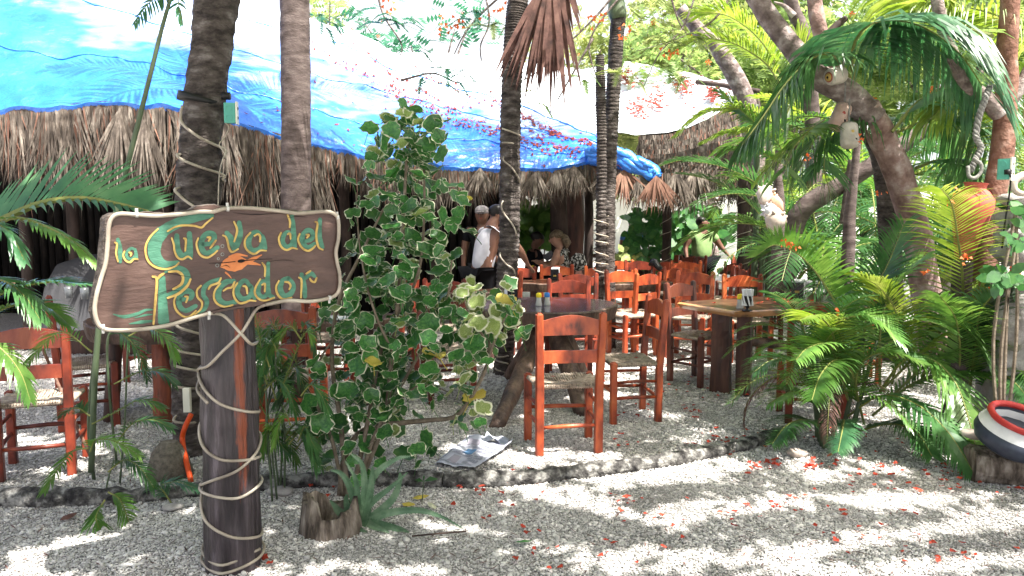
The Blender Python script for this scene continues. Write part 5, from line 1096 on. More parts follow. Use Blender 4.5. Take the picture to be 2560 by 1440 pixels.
# ================================================================== VARIEGATED SHRUB
SB = G(862, 1235); SBv = SB.copy()
SH = thing('shrub', SB, 'tall variegated shrub with rounded green leaves edged in cream in the middle foreground', 'shrub')
SY = SB.y
stems = [([(850, 1245), (860, 1150), (900, 1080), (980, 1060), (1080, 1050), (1140, 1040), (1180, 990), (1215, 920), (1225, 860), (1215, 780)], .020),
 ([(870, 1245), (850, 1050), (830, 900), (845, 760), (900, 640), (960, 520)], .017), ([(880, 1245), (960, 1050), (980, 880), (1000, 700), (1010, 520), (1020, 320)], .019),
 ([(880, 1240), (920, 1050), (960, 850), (1040, 700), (1060, 560), (1060, 420)], .015), ([(890, 1240), (940, 1080), (1040, 900), (1110, 780), (1130, 650)], .013),
 ([(860, 1240), (830, 1100), (790, 1000), (800, 900), (860, 820)], .013), ([(980, 880), (930, 760), (900, 620), (890, 480)], .009), ([(1225, 880), (1260, 800), (1290, 760)], .008), ([(1215, 850), (1170, 780), (1160, 720)], .008), ([(940, 1090), (1000, 1000), (1060, 960), (1120, 980)], .008)]
SP = []
for pts_, r_ in stems:
    P = spline([W(a, b, SY+.05*math.sin(i*2+r_*300)+(.12 if i > 1 else 0)) for i, (a, b) in enumerate(pts_)], 24); SP += P[6:]
    mb = MB(); mb.tube(P, [lerp(r_, r_*.4, i/24) for i in range(25)], 8, wob=.15); mb.build('stem', 'stem_brown', SH, True)
def leaf_mesh(seed, m0='leaf_green', m1='leaf_cream', cream=.93):
    r = random.Random(seed); mb = MB(); n = 20; cup = r.uniform(.1, .45); inner = []; mid = []; outer = []
    for i in range(n):
        a = 2*math.pi*(i+.5)/n; gap = 1-.55*max(0, 1-abs(((a+math.pi*.5) % (2*math.pi)))/.45) if False else 1
        d = abs((a-1.5*math.pi+math.pi) % (2*math.pi)-math.pi)   # notch at -y (petiole)
        notch = .35+.65*min(1, d/.5); sc = (1+.045*(1 if i % 2 else -1)+.05*math.sin(a*5+seed))*notch*(1.0+.06*r.uniform(-1, 1))
        x, y_ = math.cos(a)*.5*sc, math.sin(a)*.5*sc
        f = min(.99, cream*r.uniform(.90, 1.07)); z = cup*(x*x+y_*y_)*1.6+.075*math.sin(a*3+seed)+.03*math.sin(a*7+seed)
        outer.append(V((x, y_, z-.04*(1 if i % 2 else 0)))); inner.append(V((x*f, y_*f, z*.8))); mid.append(V((x*.5, y_*.5, z*.15-.012*(i % 2))))
    c = V((0, -.08, -.03)); mb.add([c]+mid+inner, [(0, 1+i, 1+(i+1) % n) for i in range(n)]+[(1+i, 1+n+i, 1+n+(i+1) % n, 1+(i+1) % n) for i in range(n)])
    mb.cur = 1; mb.add(inner+outer, [(i, n+i, n+(i+1) % n, (i+1) % n) for i in range(n)])
    mb.cur = 0; mb.tube([c, V((0, -.35, -.10)), V((0, -.75, -.38))], .018, 4)
    o = mb.build('leaf', [m0, m1], None, True); me = o.data; bpy.data.objects.remove(o); return me
LM = [leaf_mesh(i) for i in range(5)]; LL = [leaf_mesh(20+i, 'leaf_lime', 'leaf_cream', .8) for i in range(3)]; LS = leaf_mesh(40, 'leaf_green', 'leaf_cream', .97); LYm = leaf_mesh(41, 'leaf_yellow', 'leaf_yellow')
blobs = [(1010, 400, 90, 50, 34, .1), (1020, 335, 95, 65, 62, 0), (990, 460, 120, 70, 40, 0), (1080, 500, 80, 70, 24, 0), (930, 540, 60, 60, 20, 0), (1040, 600, 125, 80, 50, .15), (960, 660, 100, 70, 40, .35), (1000, 740, 130, 80, 64, 0), (920, 800, 110, 90, 54, 0), (1080, 800, 80, 80, 34, 0), (890, 900, 100, 90, 46, 0), (1000, 910, 120, 80, 54, 0), (1110, 950, 90, 70, 40, .5), (1000, 1010, 120, 60, 38, .1), (880, 1030, 110, 80, 42, 0), (880, 1140, 90, 60, 22, 0), (1215, 760, 105, 55, 50, .5), (1240, 830, 85, 50, 28, .3), (1180, 880, 60, 40, 14, .1), (1030, 1120, 70, 50, 12, .1), (1170, 1030, 40, 40, 12, .6), (840, 740, 60, 50, 16, .4)]
r6 = random.Random(21); leaves = []
for (u, v, ru, rv, n, lime) in blobs:
    for i in range(int(n*.72)):
        a = r6.uniform(0, 6.28); q = math.sqrt(r6.random())*1.08; yy = SY+.12+r6.uniform(-.3, .32)
        p = W(u+ru*q*math.cos(a), v+rv*q*math.sin(a), yy)
        if p.z < .08: continue
        s = r6.choice((r6.uniform(.07, .11), r6.uniform(.10, .15))); 
        fc = (V((0, -1, 0))*r6.uniform(-.1, 1)+V((r6.uniform(-.9, .9), 0, r6.uniform(0, 1.5)))).normalized()
        rot = fc.to_track_quat('Z', 'Y') @ Quaternion((0, 0, 1), r6.uniform(-.7, .7))
        e = r6.random(); me = r6.choice(LL) if e < lime*.75+.03 else (LYm if e > .988 else (LS if e > .8 else r6.choice(LM)))
        leaves.append((p, rot, s, me))
r6.shuffle(leaves); leaves.sort(key=lambda q: q[0].y-q[2]*3)
for p, rot, s, me in leaves[:300]:
    o = bpy.data.objects.new('leaf', me); COL.objects.link(o); o.parent = SH; o.location = p-SBv; o.rotation_mode = 'QUATERNION'; o.rotation_quaternion = rot; o.scale = (s, s, s)
mb = MB()
names = ['leaf_green', 'leaf_cream', 'leaf_lime', 'leaf_yellow']
for p, rot, s, me in leaves[300:]:
    mt = [m.name for m in me.materials]; vs = [p+(rot @ (v.co*s)) for v in me.vertices]; o0 = len(mb.v); mb.v += [tuple(q) for q in vs]
    for f in me.polygons: mb.f.append(tuple(o0+i for i in f.vertices)); mb.m.append(names.index(mt[f.material_index]))
tag(mb.build('foliage', names, SH, True), kind='stuff')
# background leafy shrubs with big leaves (near the man in green)
def leafy(name, base, label, blobs_, y, mname, smin, smax, seed, stemm='stem_brown'):
    t = thing(name, base, label, 'shrub'); r = random.Random(seed); mb = MB()
    for (u, v, ru, rv, n) in blobs_:
        for i in range(n):
            a = r.uniform(0, 6.28); q = math.sqrt(r.random()); p = W(u+ru*q*math.cos(a), v+rv*q*math.sin(a), y+r.uniform(-.4, .4))
            if p.z < .02: continue
            l = r.uniform(smin, smax); d = V((r.uniform(-1, 1), r.uniform(-.6, .6), r.uniform(-1, .5))).normalized(); s = d.cross(V((r.uniform(-.4, .4), -1, .4))).normalized()*l*.32
            mb.add([p, p+d*l*.35+s, p+d*l*.7+s*.8, p+d*l, p+d*l*.7-s*.8, p+d*l*.35-s], [(0, 1, 2, 3, 4, 5)])
    mb.build('foliage', mname, t)
    mb = MB(); b = V(base)
    for k in range(4):
        u, v, ru, rv, n = blobs_[k % len(blobs_)]; mb.tube(spline([b, b.lerp(W(u, v, y), .5)+V((.05*k-.1, 0, 0)), W(u, v, y)], 8), .012, 6)
    mb.build('stem', stemm, t); return t
leafy('shrub', (W(1630, 600, 12.6).x, 12.6, 0), 'dark big leaved bush left of the far post', [(1620, 560, 60, 40, 90), (1610, 620, 50, 50, 70)], 12.6, 'leaf_green', .12, .26, 3)
leafy('shrub', (W(1760, 600, 14.2).x, 14.2, 0), 'dark big leaved bush behind the green shirted man', [(1740, 560, 90, 45, 160), (1700, 620, 40, 60, 60), (1800, 560, 30, 40, 40)], 14.2, 'leaf_green', .14, .32, 4)
leafy('shrub', (W(1335, 600, 14.6).x, 14.6, 0), 'spiky green bush behind the seated dark figure', [(1335, 570, 50, 50, 120), (1370, 540, 40, 40, 60)], 14.6, 'frond', .2, .45, 5)
leafy('shrub', (W(2530, 720, 4.9).x, 4.9, 0), 'lobed leaf plant below the stone sculpture at the right edge', [(2540, 530, 26, 30, 24), (2540, 600, 30, 20, 24), (2520, 690, 50, 30, 50)], 4.9, 'leaf_green', .05, .12, 6)
leafy('shrub', (W(1595, 640, 12.2).x, 12.2, 0), 'pale sea grape leaves beside the blue shirt', [(1570, 635, 26, 14, 14)], 12.2, 'leaf_lime', .12, .2, 7)

# ================================================================== ALOE, STUMP PLANTER
ST = G(830, 1385); ST.z = 0
stt = thing('stump', ST, 'hollow weathered stump lying below the aloe plant', 'stump')
mb = MB(); n = 26; rings = []; c0 = W(828, 1350, G(828, 1350).y+.14); c0.z = 0
for k, (rr_, z) in enumerate(((.145, -.03), (.138, .05), (.130, .10), (.122, .135), (.104, .135), (.098, .06), (.085, .01))):
    for i in range(n):
        a = 2*math.pi*i/n; hgt = z+(.11*noise.noise(V((math.cos(a)*1.6, math.sin(a)*1.6, 4)))+(.05 if math.cos(a) < -.2 else -.03)+.03*noise.noise(V((a*4, 0, 0))) if k in (3, 4) else 0)
        w_ = rr_*(1+.12*noise.noise(V((math.cos(a)*3, math.sin(a)*3, z*4)))+.05*noise.noise(V((a*7, z*3, 1)))); rings.append(c0+V((w_*math.cos(a)*1.15, w_*math.sin(a), hgt)))
mb.add(rings, [(k*n+i, k*n+(i+1) % n, (k+1)*n+(i+1) % n, (k+1)*n+i) for k in range(6) for i in range(n)]+[tuple(6*n+i for i in range(n))])
mb.build('trunk_section', 'stump_wood', stt, True)
AB = W(905, 1310, G(905, 1310).y); AB.z = .03
al = thing('aloe', AB, 'aloe plant with toothed grey green blades growing beside the stump', 'aloe')
ay = AB.y
for pts_ in ([(905, 1310), (912, 1220), (905, 1160), (878, 1135)], [(915, 1310), (930, 1200), (985, 1150), (1028, 1140)], [(895, 1310), (880, 1230), (855, 1185), (825, 1175)], [(900, 1310), (895, 1260), (890, 1200), (862, 1150)], [(905, 1310), (925, 1240), (930, 1190), (932, 1165)], [(885, 1315), (872, 1280), (866, 1250), (868, 1235)], [(910, 1315), (960, 1285), (1040, 1275), (1100, 1290), (1160, 1322)], [(905, 1320), (960, 1320), (1000, 1360), (1025, 1412)], [(900, 1318), (950, 1320), (985, 1325), (1010, 1325)], [(890, 1320), (885, 1350), (900, 1380), (920, 1390)], [(880, 1300), (850, 1280), (838, 1265), (825, 1250)], [(895, 1305), (925, 1260), (975, 1220), (1020, 1180)], [(915, 1325), (940, 1345), (975, 1350)], [(910, 1310), (980, 1250), (1000, 1200), (1000, 1180)]):
    m_ = len(pts_); yy = [ay-.14*i/(m_-1)*(1 if pts_[-1][1] > 1270 else .25) for i in range(m_)]
    P = spline([W(a, b, y_) for (a, b), y_ in zip(pts_, yy)], 14); P = [V((q.x, q.y, max(q.z, .014))) for q in P]
    mb = MB(); n = len(P); vs = []
    for i, q in enumerate(P):
        T = (P[min(i+1, n-1)]-P[max(0, i-1)]).normalized(); S = T.cross(V((0, -1, .3))).normalized(); U_ = S.cross(T); w_ = .021*(1-(i/(n-1))**1.6)+.001
        vs += [q-S*w_+U_*w_*.35, q-S*w_*.5-U_*w_*.25, q+S*w_*.5-U_*w_*.25, q+S*w_+U_*w_*.35, q+U_*w_*.1]
    mb.add(vs, [(5*i+k, 5*i+(k+1) % 5, 5*(i+1)+(k+1) % 5, 5*(i+1)+k) for i in range(n-1) for k in range(5)])
    for i in range(1, n-1):
        for s_ in (0, 3):
            q = V(vs[5*i+s_]); o_ = (q-P[i]).normalized(); T = (P[i+1]-P[i]).normalized()
            for dq in (0, .5):
                b_ = q.lerp(V(vs[5*(i+1)+s_]), dq); mb.add([b_-T*.003, b_+T*.003, b_+o_*.006], [(0, 1, 2)])
    mb.build('blade', 'aloe', al)

# ================================================================== NEWSPAPER
nc = G(1180, 1130); npz = thing('newspaper', (nc.x, nc.y, 0), 'crumpled newspaper page lying on the gravel left of the nearest chair', 'newspaper')
cor = [G(1084, 1165), G(1188, 1176), G(1282, 1122), G(1175, 1095)]
def np_(s, t, off=0):
    p = cor[0].lerp(cor[1], s).lerp(cor[3].lerp(cor[2], s), t); z = .02+.018*noise.noise(V((s*3, t*3, 0)))+.008*noise.noise(V((s*9, t*9, 2)))
    z += .05*max(0, t-.8)*4*max(0, .3+.7*math.sin(s*7))*(.4+.6*s)+.04*max(0, s-.85)*4*t; return V((p.x+.02*noise.noise(V((t*6, 0, s)))*(1 if s in (0, 1) else 0), p.y, z+off))
mb = MB(); n = 26; mb.add([np_(i/n, j/n) for i in range(n+1) for j in range(n+1)], [(i*(n+1)+j, (i+1)*(n+1)+j, (i+1)*(n+1)+j+1, i*(n+1)+j+1) for i in range(n) for j in range(n)])
mb.build('page', 'paper', npz, True)
mb = MB(); mb.add([np_(i/n, .86+.14*j/8)+V((.03+.02*j/8, .02+.03*j/8, .012+.02*math.sin(j*.8+i*.5))) for i in range(8, n-3) for j in range(9)], [(i*9+j, (i+1)*9+j, (i+1)*9+j+1, i*9+j+1) for i in range(n-12) for j in range(8)]); mb.build('page', 'paper', npz, True)
def prt(name, m, s0, s1, t0, t1, nn=6):
    mb = MB(); k = nn; mb.add([np_(lerp(s0, s1, i/k), lerp(t0, t1, j/k), .004) for i in range(k+1) for j in range(k+1)], [(i*(k+1)+j, (i+1)*(k+1)+j, (i+1)*(k+1)+j+1, i*(k+1)+j+1) for i in range(k) for j in range(k)]); return mb.build(name, m, npz, True)
prt('photo', 'ink_grey', .22, .40, .10, .30); prt('photo', 'ink_blue', .30, .52, .42, .58); prt('photo', 'ink_grey', .12, .42, .70, .86)
mb = MB(); r7 = random.Random(3)
def blk(s0, s1, t0, t1):
    mb.add([np_(s0, t0, .005), np_(s1, t0, .005), np_(s1, t1, .005), np_(s0, t1, .005)], [(0, 1, 2, 3)])
for t0 in [x/60 for x in range(3, 57)]:     # headline letters run up the left side, column lines beside them
    if not (26 < t0*60 < 31): blk(.035, .035+r7.uniform(.03, .05), t0, t0+.009)
for s0 in [.12+.018*k for k in range(44)]:
    for (t0, t1) in ((.04, .09), (.33, .40), (.60, .68)):
        if s0 < .85: blk(s0, s0+.007, t0, t1-r7.uniform(0, .02))
for s0 in [.55+.018*k for k in range(20)]:
    for (t0, t1) in ((.12, .21), (.23, .32), (.42, .5), (.52, .6), (.70, .78)): blk(s0, s0+.007, t0, t1-r7.uniform(0, .03))
mb.build('print', 'ink', npz)

# ================================================================== PETALS, LITTER
def petal_mesh(seed, big=1):
    r = random.Random(seed); mb = MB(); n = 9; a0 = r.uniform(0, 6)
    vs = [V((0, 0, .004))]
    for i in range(n):
        a = 2*math.pi*i/n; q = .016*r.uniform(.6, 1.2)*big; vs.append(V((q*math.cos(a)*1.3, q*math.sin(a), .003+.012*r.random()*big)))
    mb.add(vs, [(0, 1+i, 1+(i+1) % n) for i in range(n)]); o = mb.build('petal', 'petal', None); me = o.data; bpy.data.objects.remove(o); return me
PM = [petal_mesh(i) for i in range(8)]
r8 = random.Random(77); n_ind = 0; stuff_p = MB()
def drop(u, v, z=.012):
    global n_ind
    p = G(u, v); s = r8.uniform(.55, 1.15)
    me = r8.choice(PM); rz = r8.uniform(0, 6.28)
    if n_ind < 230 and v > 960:
        o = bpy.data.objects.new('petal', me); COL.objects.link(o); o.location = (p.x, p.y, z); o.rotation_euler = (r8.uniform(-.3, .3), r8.uniform(-.3, .3), rz); o.scale = (s, s, s); n_ind += 1
        if v < 1125 and u < 2000: lb, gp_ = 'fallen red petal on the gravel between the kerb and the tables', 'red petals behind the kerb'
        elif u > 1985 and v < 1250: lb, gp_ = 'fallen red petal on the gravel beside the front palm clump', 'red petals by the front palm'
        elif u < 1420: lb, gp_ = 'fallen red petal on the gravel left of centre, near the kerb or aloe', 'red petals near the aloe'
        else: lb, gp_ = 'fallen red petal on the open gravel in front of the kerb', 'red petals in front of the kerb'
        tag(o, lb, 'petal', gp_)
    else:
        M_ = Matrix.Rotation(rz, 3, 'Z'); stuff_p.add([M_ @ v_.co*s+V((p.x, p.y, z)) for v_ in me.vertices], [tuple(f.vertices) for f in me.polygons])
for (u, v, ru, rv, n) in ((1780, 1110, 60, 25, 26), (1900, 1100, 70, 30, 22), (1570, 1255, 34, 16, 8), (1910, 1165, 40, 22, 22), (2030, 1170, 30, 16, 12), (2380, 1190, 40, 24, 14), (1700, 1290, 200, 60, 14), (2050, 1330, 260, 70, 16), (1250, 1290, 120, 60, 10), (1230, 1240, 40, 20, 5), (1450, 1380, 250, 40, 14), (1250, 1200, 60, 20, 5), (1650, 1040, 120, 40, 12), (1750, 1030, 60, 15, 10), (2250, 1230, 200, 70, 14), (2350, 1380, 180, 40, 12), (1130, 1210, 50, 14, 5), (780, 1270, 60, 60, 5), (700, 1400, 60, 20, 3), (1950, 1270, 100, 30, 12), (1560, 1110, 60, 20, 6)):
    for i in range(n): drop(r8.gauss(u, ru*.55), min(1436, r8.gauss(v, rv*.55)))
n_ind = 999
for i in range(90): drop(r8.uniform(1500, 2100), r8.uniform(870, 1000))
for i in range(90): drop(r8.uniform(2000, 2560), r8.uniform(1040, 1240))
tag(stuff_p.build('fallen_petals', 'petal'), kind='stuff')
# petals on tarp and sheet (rows down the folds)
mb = MB()
def scatter_on(mb, fn, n, rng, size, cl=None):
    for i in range(n):
        s, t = rng(); p = fn(s, t); q = fn(min(1, s+.01), t)-p; w_ = fn(s, min(1, t+.01))-p; nn = q.cross(w_).normalized()
        if nn.z < 0: nn = -nn
        a = r8.uniform(0, 6.28); l = size*r8.uniform(.5, 1.5); e1 = (q.normalized()*math.cos(a)+w_.normalized()*math.sin(a))*l; e2_ = nn.cross(e1)*.45; p = p+nn*.015
        mb.add([p-e1, p+e2_, p+e1+nn*.01, p-e2_], [(0, 1, 2, 3)])
def trng():
    k = r8.randrange(9); base = [(.62, .75), (.66, .5), (.72, .4), (.80, .3), (.85, .55), (.9, .2), (.58, .6), (.93, .35), (.76, .7)][k]
    s = base[0]+r8.uniform(-.09, .09); return (min(.995, s), max(.02, min(.98, base[1]-(s-base[0])*2.2+r8.gauss(0, .03))))
scatter_on(mb, tarp_pt, 1100, trng, .030); scatter_on(mb, tarp_pt, 200, lambda: (r8.uniform(.4, .99), r8.uniform(.02, .98)), .028)
tag(mb.build('fallen_petals', 'petal_dry', RO), kind='stuff')
def sheet_pt(s, t):
    p = PL(e2, s).lerp(PL(h2_, s), t); p.z += .04; return p
mb = MB()
def srng():
    k = r8.randrange(5); b = [(.5, .75), (.6, .4), (.85, .5), (.52, .3), (.72, .7)][k]; return (max(0, min(1, r8.gauss(b[0], .022))), max(0, min(1, r8.gauss(b[1], .09))))
scatter_on(mb, sheet_pt, 620, srng, .045); scatter_on(mb, sheet_pt, 200, lambda: (r8.uniform(.2, 1), r8.random()), .035); tag(mb.build('fallen_petals', 'petal_dry', R2), kind='stuff')
# petals on tables, seats
mb = MB()
for (zt, cxy, n, rr_) in ((.803, (.32, 6.95), 7, .5), (.793, (2.35, 7.2), 9, .45), (.793, (2.8, 7.6), 18, .3)):
    for i in range(n):
        a = r8.uniform(0, 6.28); q = rr_*math.sqrt(r8.random()); me = r8.choice(PM); M_ = Matrix.Rotation(a*3, 3, 'Z'); mb.add([M_ @ v_.co+V((cxy[0]+q*math.cos(a), cxy[1]+q*math.sin(a)*.7, zt)) for v_ in me.vertices], [tuple(f.vertices) for f in me.polygons])
for (x, y_) in ((.36, 5.25), (.95, 6.15), (1.8, 7.4), (2.45, 6.1)):
    for i in range(1): me = r8.choice(PM); ox, oy = r8.uniform(-.1, .1), r8.uniform(-.1, .1); mb.add([v_.co+V((x+ox, y_+oy, .478)) for v_ in me.vertices], [tuple(f.vertices) for f in me.polygons])
tag(mb.build('fallen_petals', 'petal'), kind='stuff')
# stones, yellow leaves, twigs
for (u, v, r_, lb, m) in ((1992, 1140, .055, 'flat pale stone lying in front of the kerb end', 'shell'), (418, 1222, .05, 'smooth oval grey pebble stone left of the sign post', 'stone'), (430, 1275, .045, 'small clear grey rock below the oval stone', 'stone'), (700, 1235, .055, 'dark stone beside the kerb right of the sign post', 'stone'), (2420, 1165, .03, 'white pebble near the palm tip', 'shell')):
    q = G(u, v); mb = MB(); mb.ball((q.x, q.y, r_*.35), r_, 12, (1.3, .9, .5), jit=.35, seed=u); tag(mb.build('stone', m, None, True, loc=(q.x, q.y, 0)), lb, 'stone')
for (u, v, lb, m) in ((1050, 1250, 'fallen yellow leaf on gravel in front of the kerb', 'leaf_yellow'), (1020, 1268, 'second fallen yellow leaf lower left of the first', 'leaf_yellow'), (1080, 1272, 'dry tan leaf beside the yellow leaves', 'leaf_cream'), (170, 1300, 'long dry brown leaf below the kerb at the left', 'dead_leaf'), (1310, 1362, 'small green leaf fallen on the gravel at the bottom', 'leaf_green')):
    q = G(u, v); mb = MB(); a = r8.uniform(0, 6); s = .045; d = V((math.cos(a), math.sin(a), .1))*s; e_ = V((-math.sin(a), math.cos(a), .2))*s*.5; q.z = .018
    mb.add([q-d, q-d*.3+e_, q+d*.6+e_*.8, q+d*1.2, q+d*.6-e_*.8, q-d*.3-e_, q+V((0, 0, .008))], [(6, i, (i+1) % 6) for i in range(6)]); tag(mb.build('fallen_leaf', m, None, loc=q), lb, 'leaf')
mb = MB(); mb.tube(spline([G(1030, 1350)+V((0, 0, .02)), G(1100, 1348)+V((0, 0, .03)), G(1165, 1338)+V((0, 0, .02))], 10), .005, 6); tag(mb.build('twig', 'dark_wood', None), 'thin dark twig lying right of the aloe', 'twig')
mb = MB()
for i in range(1100):
    q = G(r8.uniform(0, 2560), r8.uniform(1000, 1440)); a = r8.uniform(0, 6.28); l = r8.uniform(.01, .035); d = V((math.cos(a)*l, math.sin(a)*l, .004)); w_ = V((-d.y, d.x, 0))*.12; q.z = .012; mb.add([q-d, q+w_, q+d, q-w_], [(0, 1, 2, 3)])
tag(mb.build('leaf_litter', 'dead_leaf'), kind='stuff')
# small seedling
sd0 = G(1055, 1260); t = thing('seedling', sd0, 'tiny seedling with narrow leaves growing at the kerb', 'plant'); mb = MB(); mb.tube(spline([sd0, sd0+V((.005, 0, .07)), sd0+V((.01, 0, .13))], 6), .003, 5); mb.build('stem', 'stem_green', t)
mb = MB()
for a, l in ((.3, .09), (2.6, .06), (1.6, .07), (4, .05)):
    d = V((math.cos(a), math.sin(a)*.5, .35)).normalized()*l; p0 = sd0+V((.01, 0, .13)); s_ = V((-d.z, 0, d.x))*.16; mb.add([p0, p0+d*.5+s_, p0+d+V((0, 0, -.02)), p0+d*.5-s_], [(0, 1, 2, 3)])
mb.build('leaves', 'leaf_green', t)

# ================================================================== ORNAMENTS RIGHT
# clay jar
jp = W(2415, 650, 5.28); J = thing('clay_jar', (jp.x, 5.28, 0), 'tall red clay amphora leaning against the reddish trunk', 'jar')
mb = MB(); ax = (W(2440, 458, 5.28)-W(2408, 650, 5.28)); q = ax.to_track_quat('Z', 'Y').to_matrix(); h = ax.length
mb.lathe([(.04, 0), (.06, .03), (.075, h*.2), (.105, h*.45), (.135, h*.68), (.130, h*.80), (.09, h*.90), (.065, h*.93), (.072, h*.99), (.08, h), (.065, h), (.05, h*.92)], W(2408, 650, 5.28), 28, q); mb.build('body', 'clay', J, True)
mb = MB(); mb.tube([V((jp.x-.02, 5.28, 0)), V((jp.x-.03, 5.28, .6)), W(2408, 655, 5.28)], [.09, .07, .06], 10, wob=.3); mb.build('support_post', 'bark_smooth', J, True)
# painted bowl on a log
bp0 = W(2545, 1120, 4.45); LG = thing('log', (bp0.x, 4.55, 0), 'short dark cut log under the painted black white and red pot', 'log')
l0 = W(2475, 1150, 4.5); mb = MB(); mb.tube([V((l0.x-.07, 4.60, .085)), V((l0.x-.05, 4.60, .085)), V((l0.x+.2, 4.52, .09)), V((l0.x+.6, 4.40, .09))], [.10, .115, .115, .12], 24, wob=.18); mb.build('trunk_section', 'stump_wood', LG)
BW = thing('painted_pot', (l0.x+.22, 4.5, .2), 'rounded pot painted black and white with a red rim on the short log', 'pot')
ax = V((.15, -.35, 1)).normalized().to_track_quat('Z', 'Y').to_matrix(); c_ = V((W(2545, 1075, 4.42).x, 4.5, .205))
prof = [(.05, 0), (.14, .01), (.205, .05), (.225, .10), (.215, .15), (.185, .20), (.165, .215)]
for k_, (a, b, m) in enumerate(((0, 5, 'navy'), (4, 7, 'white_paint'))):
    mb = MB(); mb.lathe(prof[a:b], c_, 32, ax, closed=(a == 0)); mb.build('shell_band', m, BW, True)
mb = MB(); rim = [c_+ax @ V((.172*math.cos(a), .172*math.sin(a), .225)) for a in [i*2*math.pi/40 for i in range(41)]]; mb.tube(rim, .020, 10, caps=False, wob=.2); mb.build('rim', 'red_paint', BW, True)
mb = MB(); mb.lathe([(.165, .21), (.14, .12), (.06, .06), (.001, .05)], c_, 32, ax, closed=False); mb.build('interior', 'navy', BW, True)
mb = MB(); mb.lathe([(.158, .19), (.148, .155), (.142, .13)], c_+V((0, 0, .002)), 12, ax, closed=False); mb.v = [v_ for v_ in mb.v]; mb.build('interior_patch', 'white_paint', BW, True)
sv = W(2435, 1085, 4.75); mb = MB(); mb.ball(sv+V((0, 0, 0)), .07, 12, (1.2, .7, .5), jit=.3, seed=3); sh_ = mb.build('conch_shell', 'shell', None, True, loc=(sv.x, sv.y, sv.z-.03)); tag(sh_, 'pale shell beside the painted pot under the palm frond', 'shell')
# stone sculpture with masks at right edge
sx = W(2545, 600, 5.05); S_ = thing('stone_sculpture', (sx.x, 5.05, 0), 'stack of carved grey stones and shells at the right edge', 'sculpture')
for i, (u, v, r_, sc_) in enumerate(((2550, 590, .12, (1.2, 1, .6)), (2545, 545, .11, (1.1, 1, .8)), (2552, 500, .10, (1.2, 1, .6)), (2548, 640, .13, (1.2, 1, .8)), (2540, 700, .14, (1.3, 1, .9)), (2550, 780, .16, (1.3, 1, 1.4)))):
    mb = MB(); mb.ball(W(u, v, 5.05), r_, 16, sc_, jit=.5, seed=i); mb.build('stone', 'stone', S_, True)
mb = MB(); ce = W(2548, 468, 4.95)
P = [ce+V((math.cos(a)*(.11-a*.012), -.04-a*.004, math.sin(a)*(.09-a*.010))) for a in [i*.35 for i in range(24)]]; mb.tube(P, [.03-.0009*i for i in range(24)], 10); mb.build('spiral_shell', 'shell', S_, True)
mb = MB(); mb.box((sx.x+.12, 5.25, .5), (.3, .25, 1.0)); mb.build('plinth', 'stone', S_)
# conch shells
def conch(u, v, y, s, m, label):
    c = W(u, v, y); t = thing('conch_shell', c, label, 'shell', 'conch shells hung on the brown trunk')
    mb = MB(); P = [V((0, 0, -.09)), V((.005, 0, -.04)), V((0, 0, 0)), V((-.008, 0, .04)), V((0, 0, .07)), V((0, 0, .10))]; mb.tube([p*s for p in P], [.012*s, .045*s, .065*s, .05*s, .028*s, .004*s], 12, wob=.35, seed=u)
    for k in range(6): a = k*1.05; mb.tube([V((math.cos(a)*.05, math.sin(a)*.05, .03))*s, V((math.cos(a)*.074, math.sin(a)*.074, .045))*s], [.016*s, .006*s], 6)
    mb.build('whorl', m, t, True, local=True); t.rotation_euler = (.3, r8.uniform(-1, 1), r8.uniform(0, 6))
conch(1912, 488, 7.6, 1.4, 'shell', 'topmost pale conch shell on the brown trunk'); conch(1935, 508, 7.6, 1.3, 'shell_orange', 'orange tinted conch shell, second from the top'); conch(1925, 528, 7.55, 1.2, 'white_paint', 'bleached white conch shell in the middle of the cluster'); conch(1938, 552, 7.5, 1.5, 'shell', 'lowest conch shell with its opening turned out')
# floats
def floatb(u0, v0, u1, v1, r_, y, m, label, face=False):
    a, b = W(u0, v0, y), W(u1, v1, y-.05); t = thing('float', a, label, 'float', 'old fishing floats hung in the tree')
    d = b-a; q = d.to_track_quat('Z', 'Y').to_matrix(); L = d.length
    mb = MB(); mb.lathe([(r_*.55, 0), (r_*.9, L*.06), (r_, L*.15), (r_*1.02, L*.85), (r_*.92, L*.96), (r_*.7, L)], a, 20, q); mb.build('body', m, t, True)
    if face:
        f1 = MB(); f1.lathe([(r_*.62, L+.001), (r_*.55, L+.006)], a, 20, q); f1.build('painted_ring', 'chair_red', t)
        f1 = MB(); f1.lathe([(r_*.50, L+.005), (r_*.35, L+.012), (r_*.05, L+.012)], a, 20, q); f1.build('painted_center', 'paint_yellow', t)
        f1 = MB(); f1.lathe([(r_*.16, L+.012), (r_*.13, L+.016), (r_*.02, L+.017)], a, 10, q); f1.build('hole', 'crack', t)
    else:
        f1 = MB(); c = a.lerp(b, .45); f1.ball(c+V((0, -r_*.93, 0)), r_*.38, 10, (.7, .25, 1.1)); f1.build('painted_mark', 'paint_yellow' if m == 'float' else 'lips', t, True)
        f1 = MB(); c = a.lerp(b, .7); f1.ball(c+V((.02, -r_*.93, 0)), r_*.22, 8, (1, .25, .8)); f1.build('painted_mark', 'crack', t, True)
    f1 = MB(); f1.tube([a, a+V((.02, .05, .18))], .006, 6); f1.build('cord', 'rope', t)
floatb(2112, 262, 2088, 322, .062, 5.75, 'float_pink', 'upper pinkish cylindrical float hanging from the leaning tree')
floatb(2122, 308, 2124, 368, .062, 5.65, 'float', 'lower grey white float with a yellow mark')
a_, b_ = W(2110, 185, 5.9), W(2076, 192, 5.6)
floatb(2108, 186, 2072, 193, .062, 5.75, 'float', 'round end of a float painted yellow and red against the limb', True)
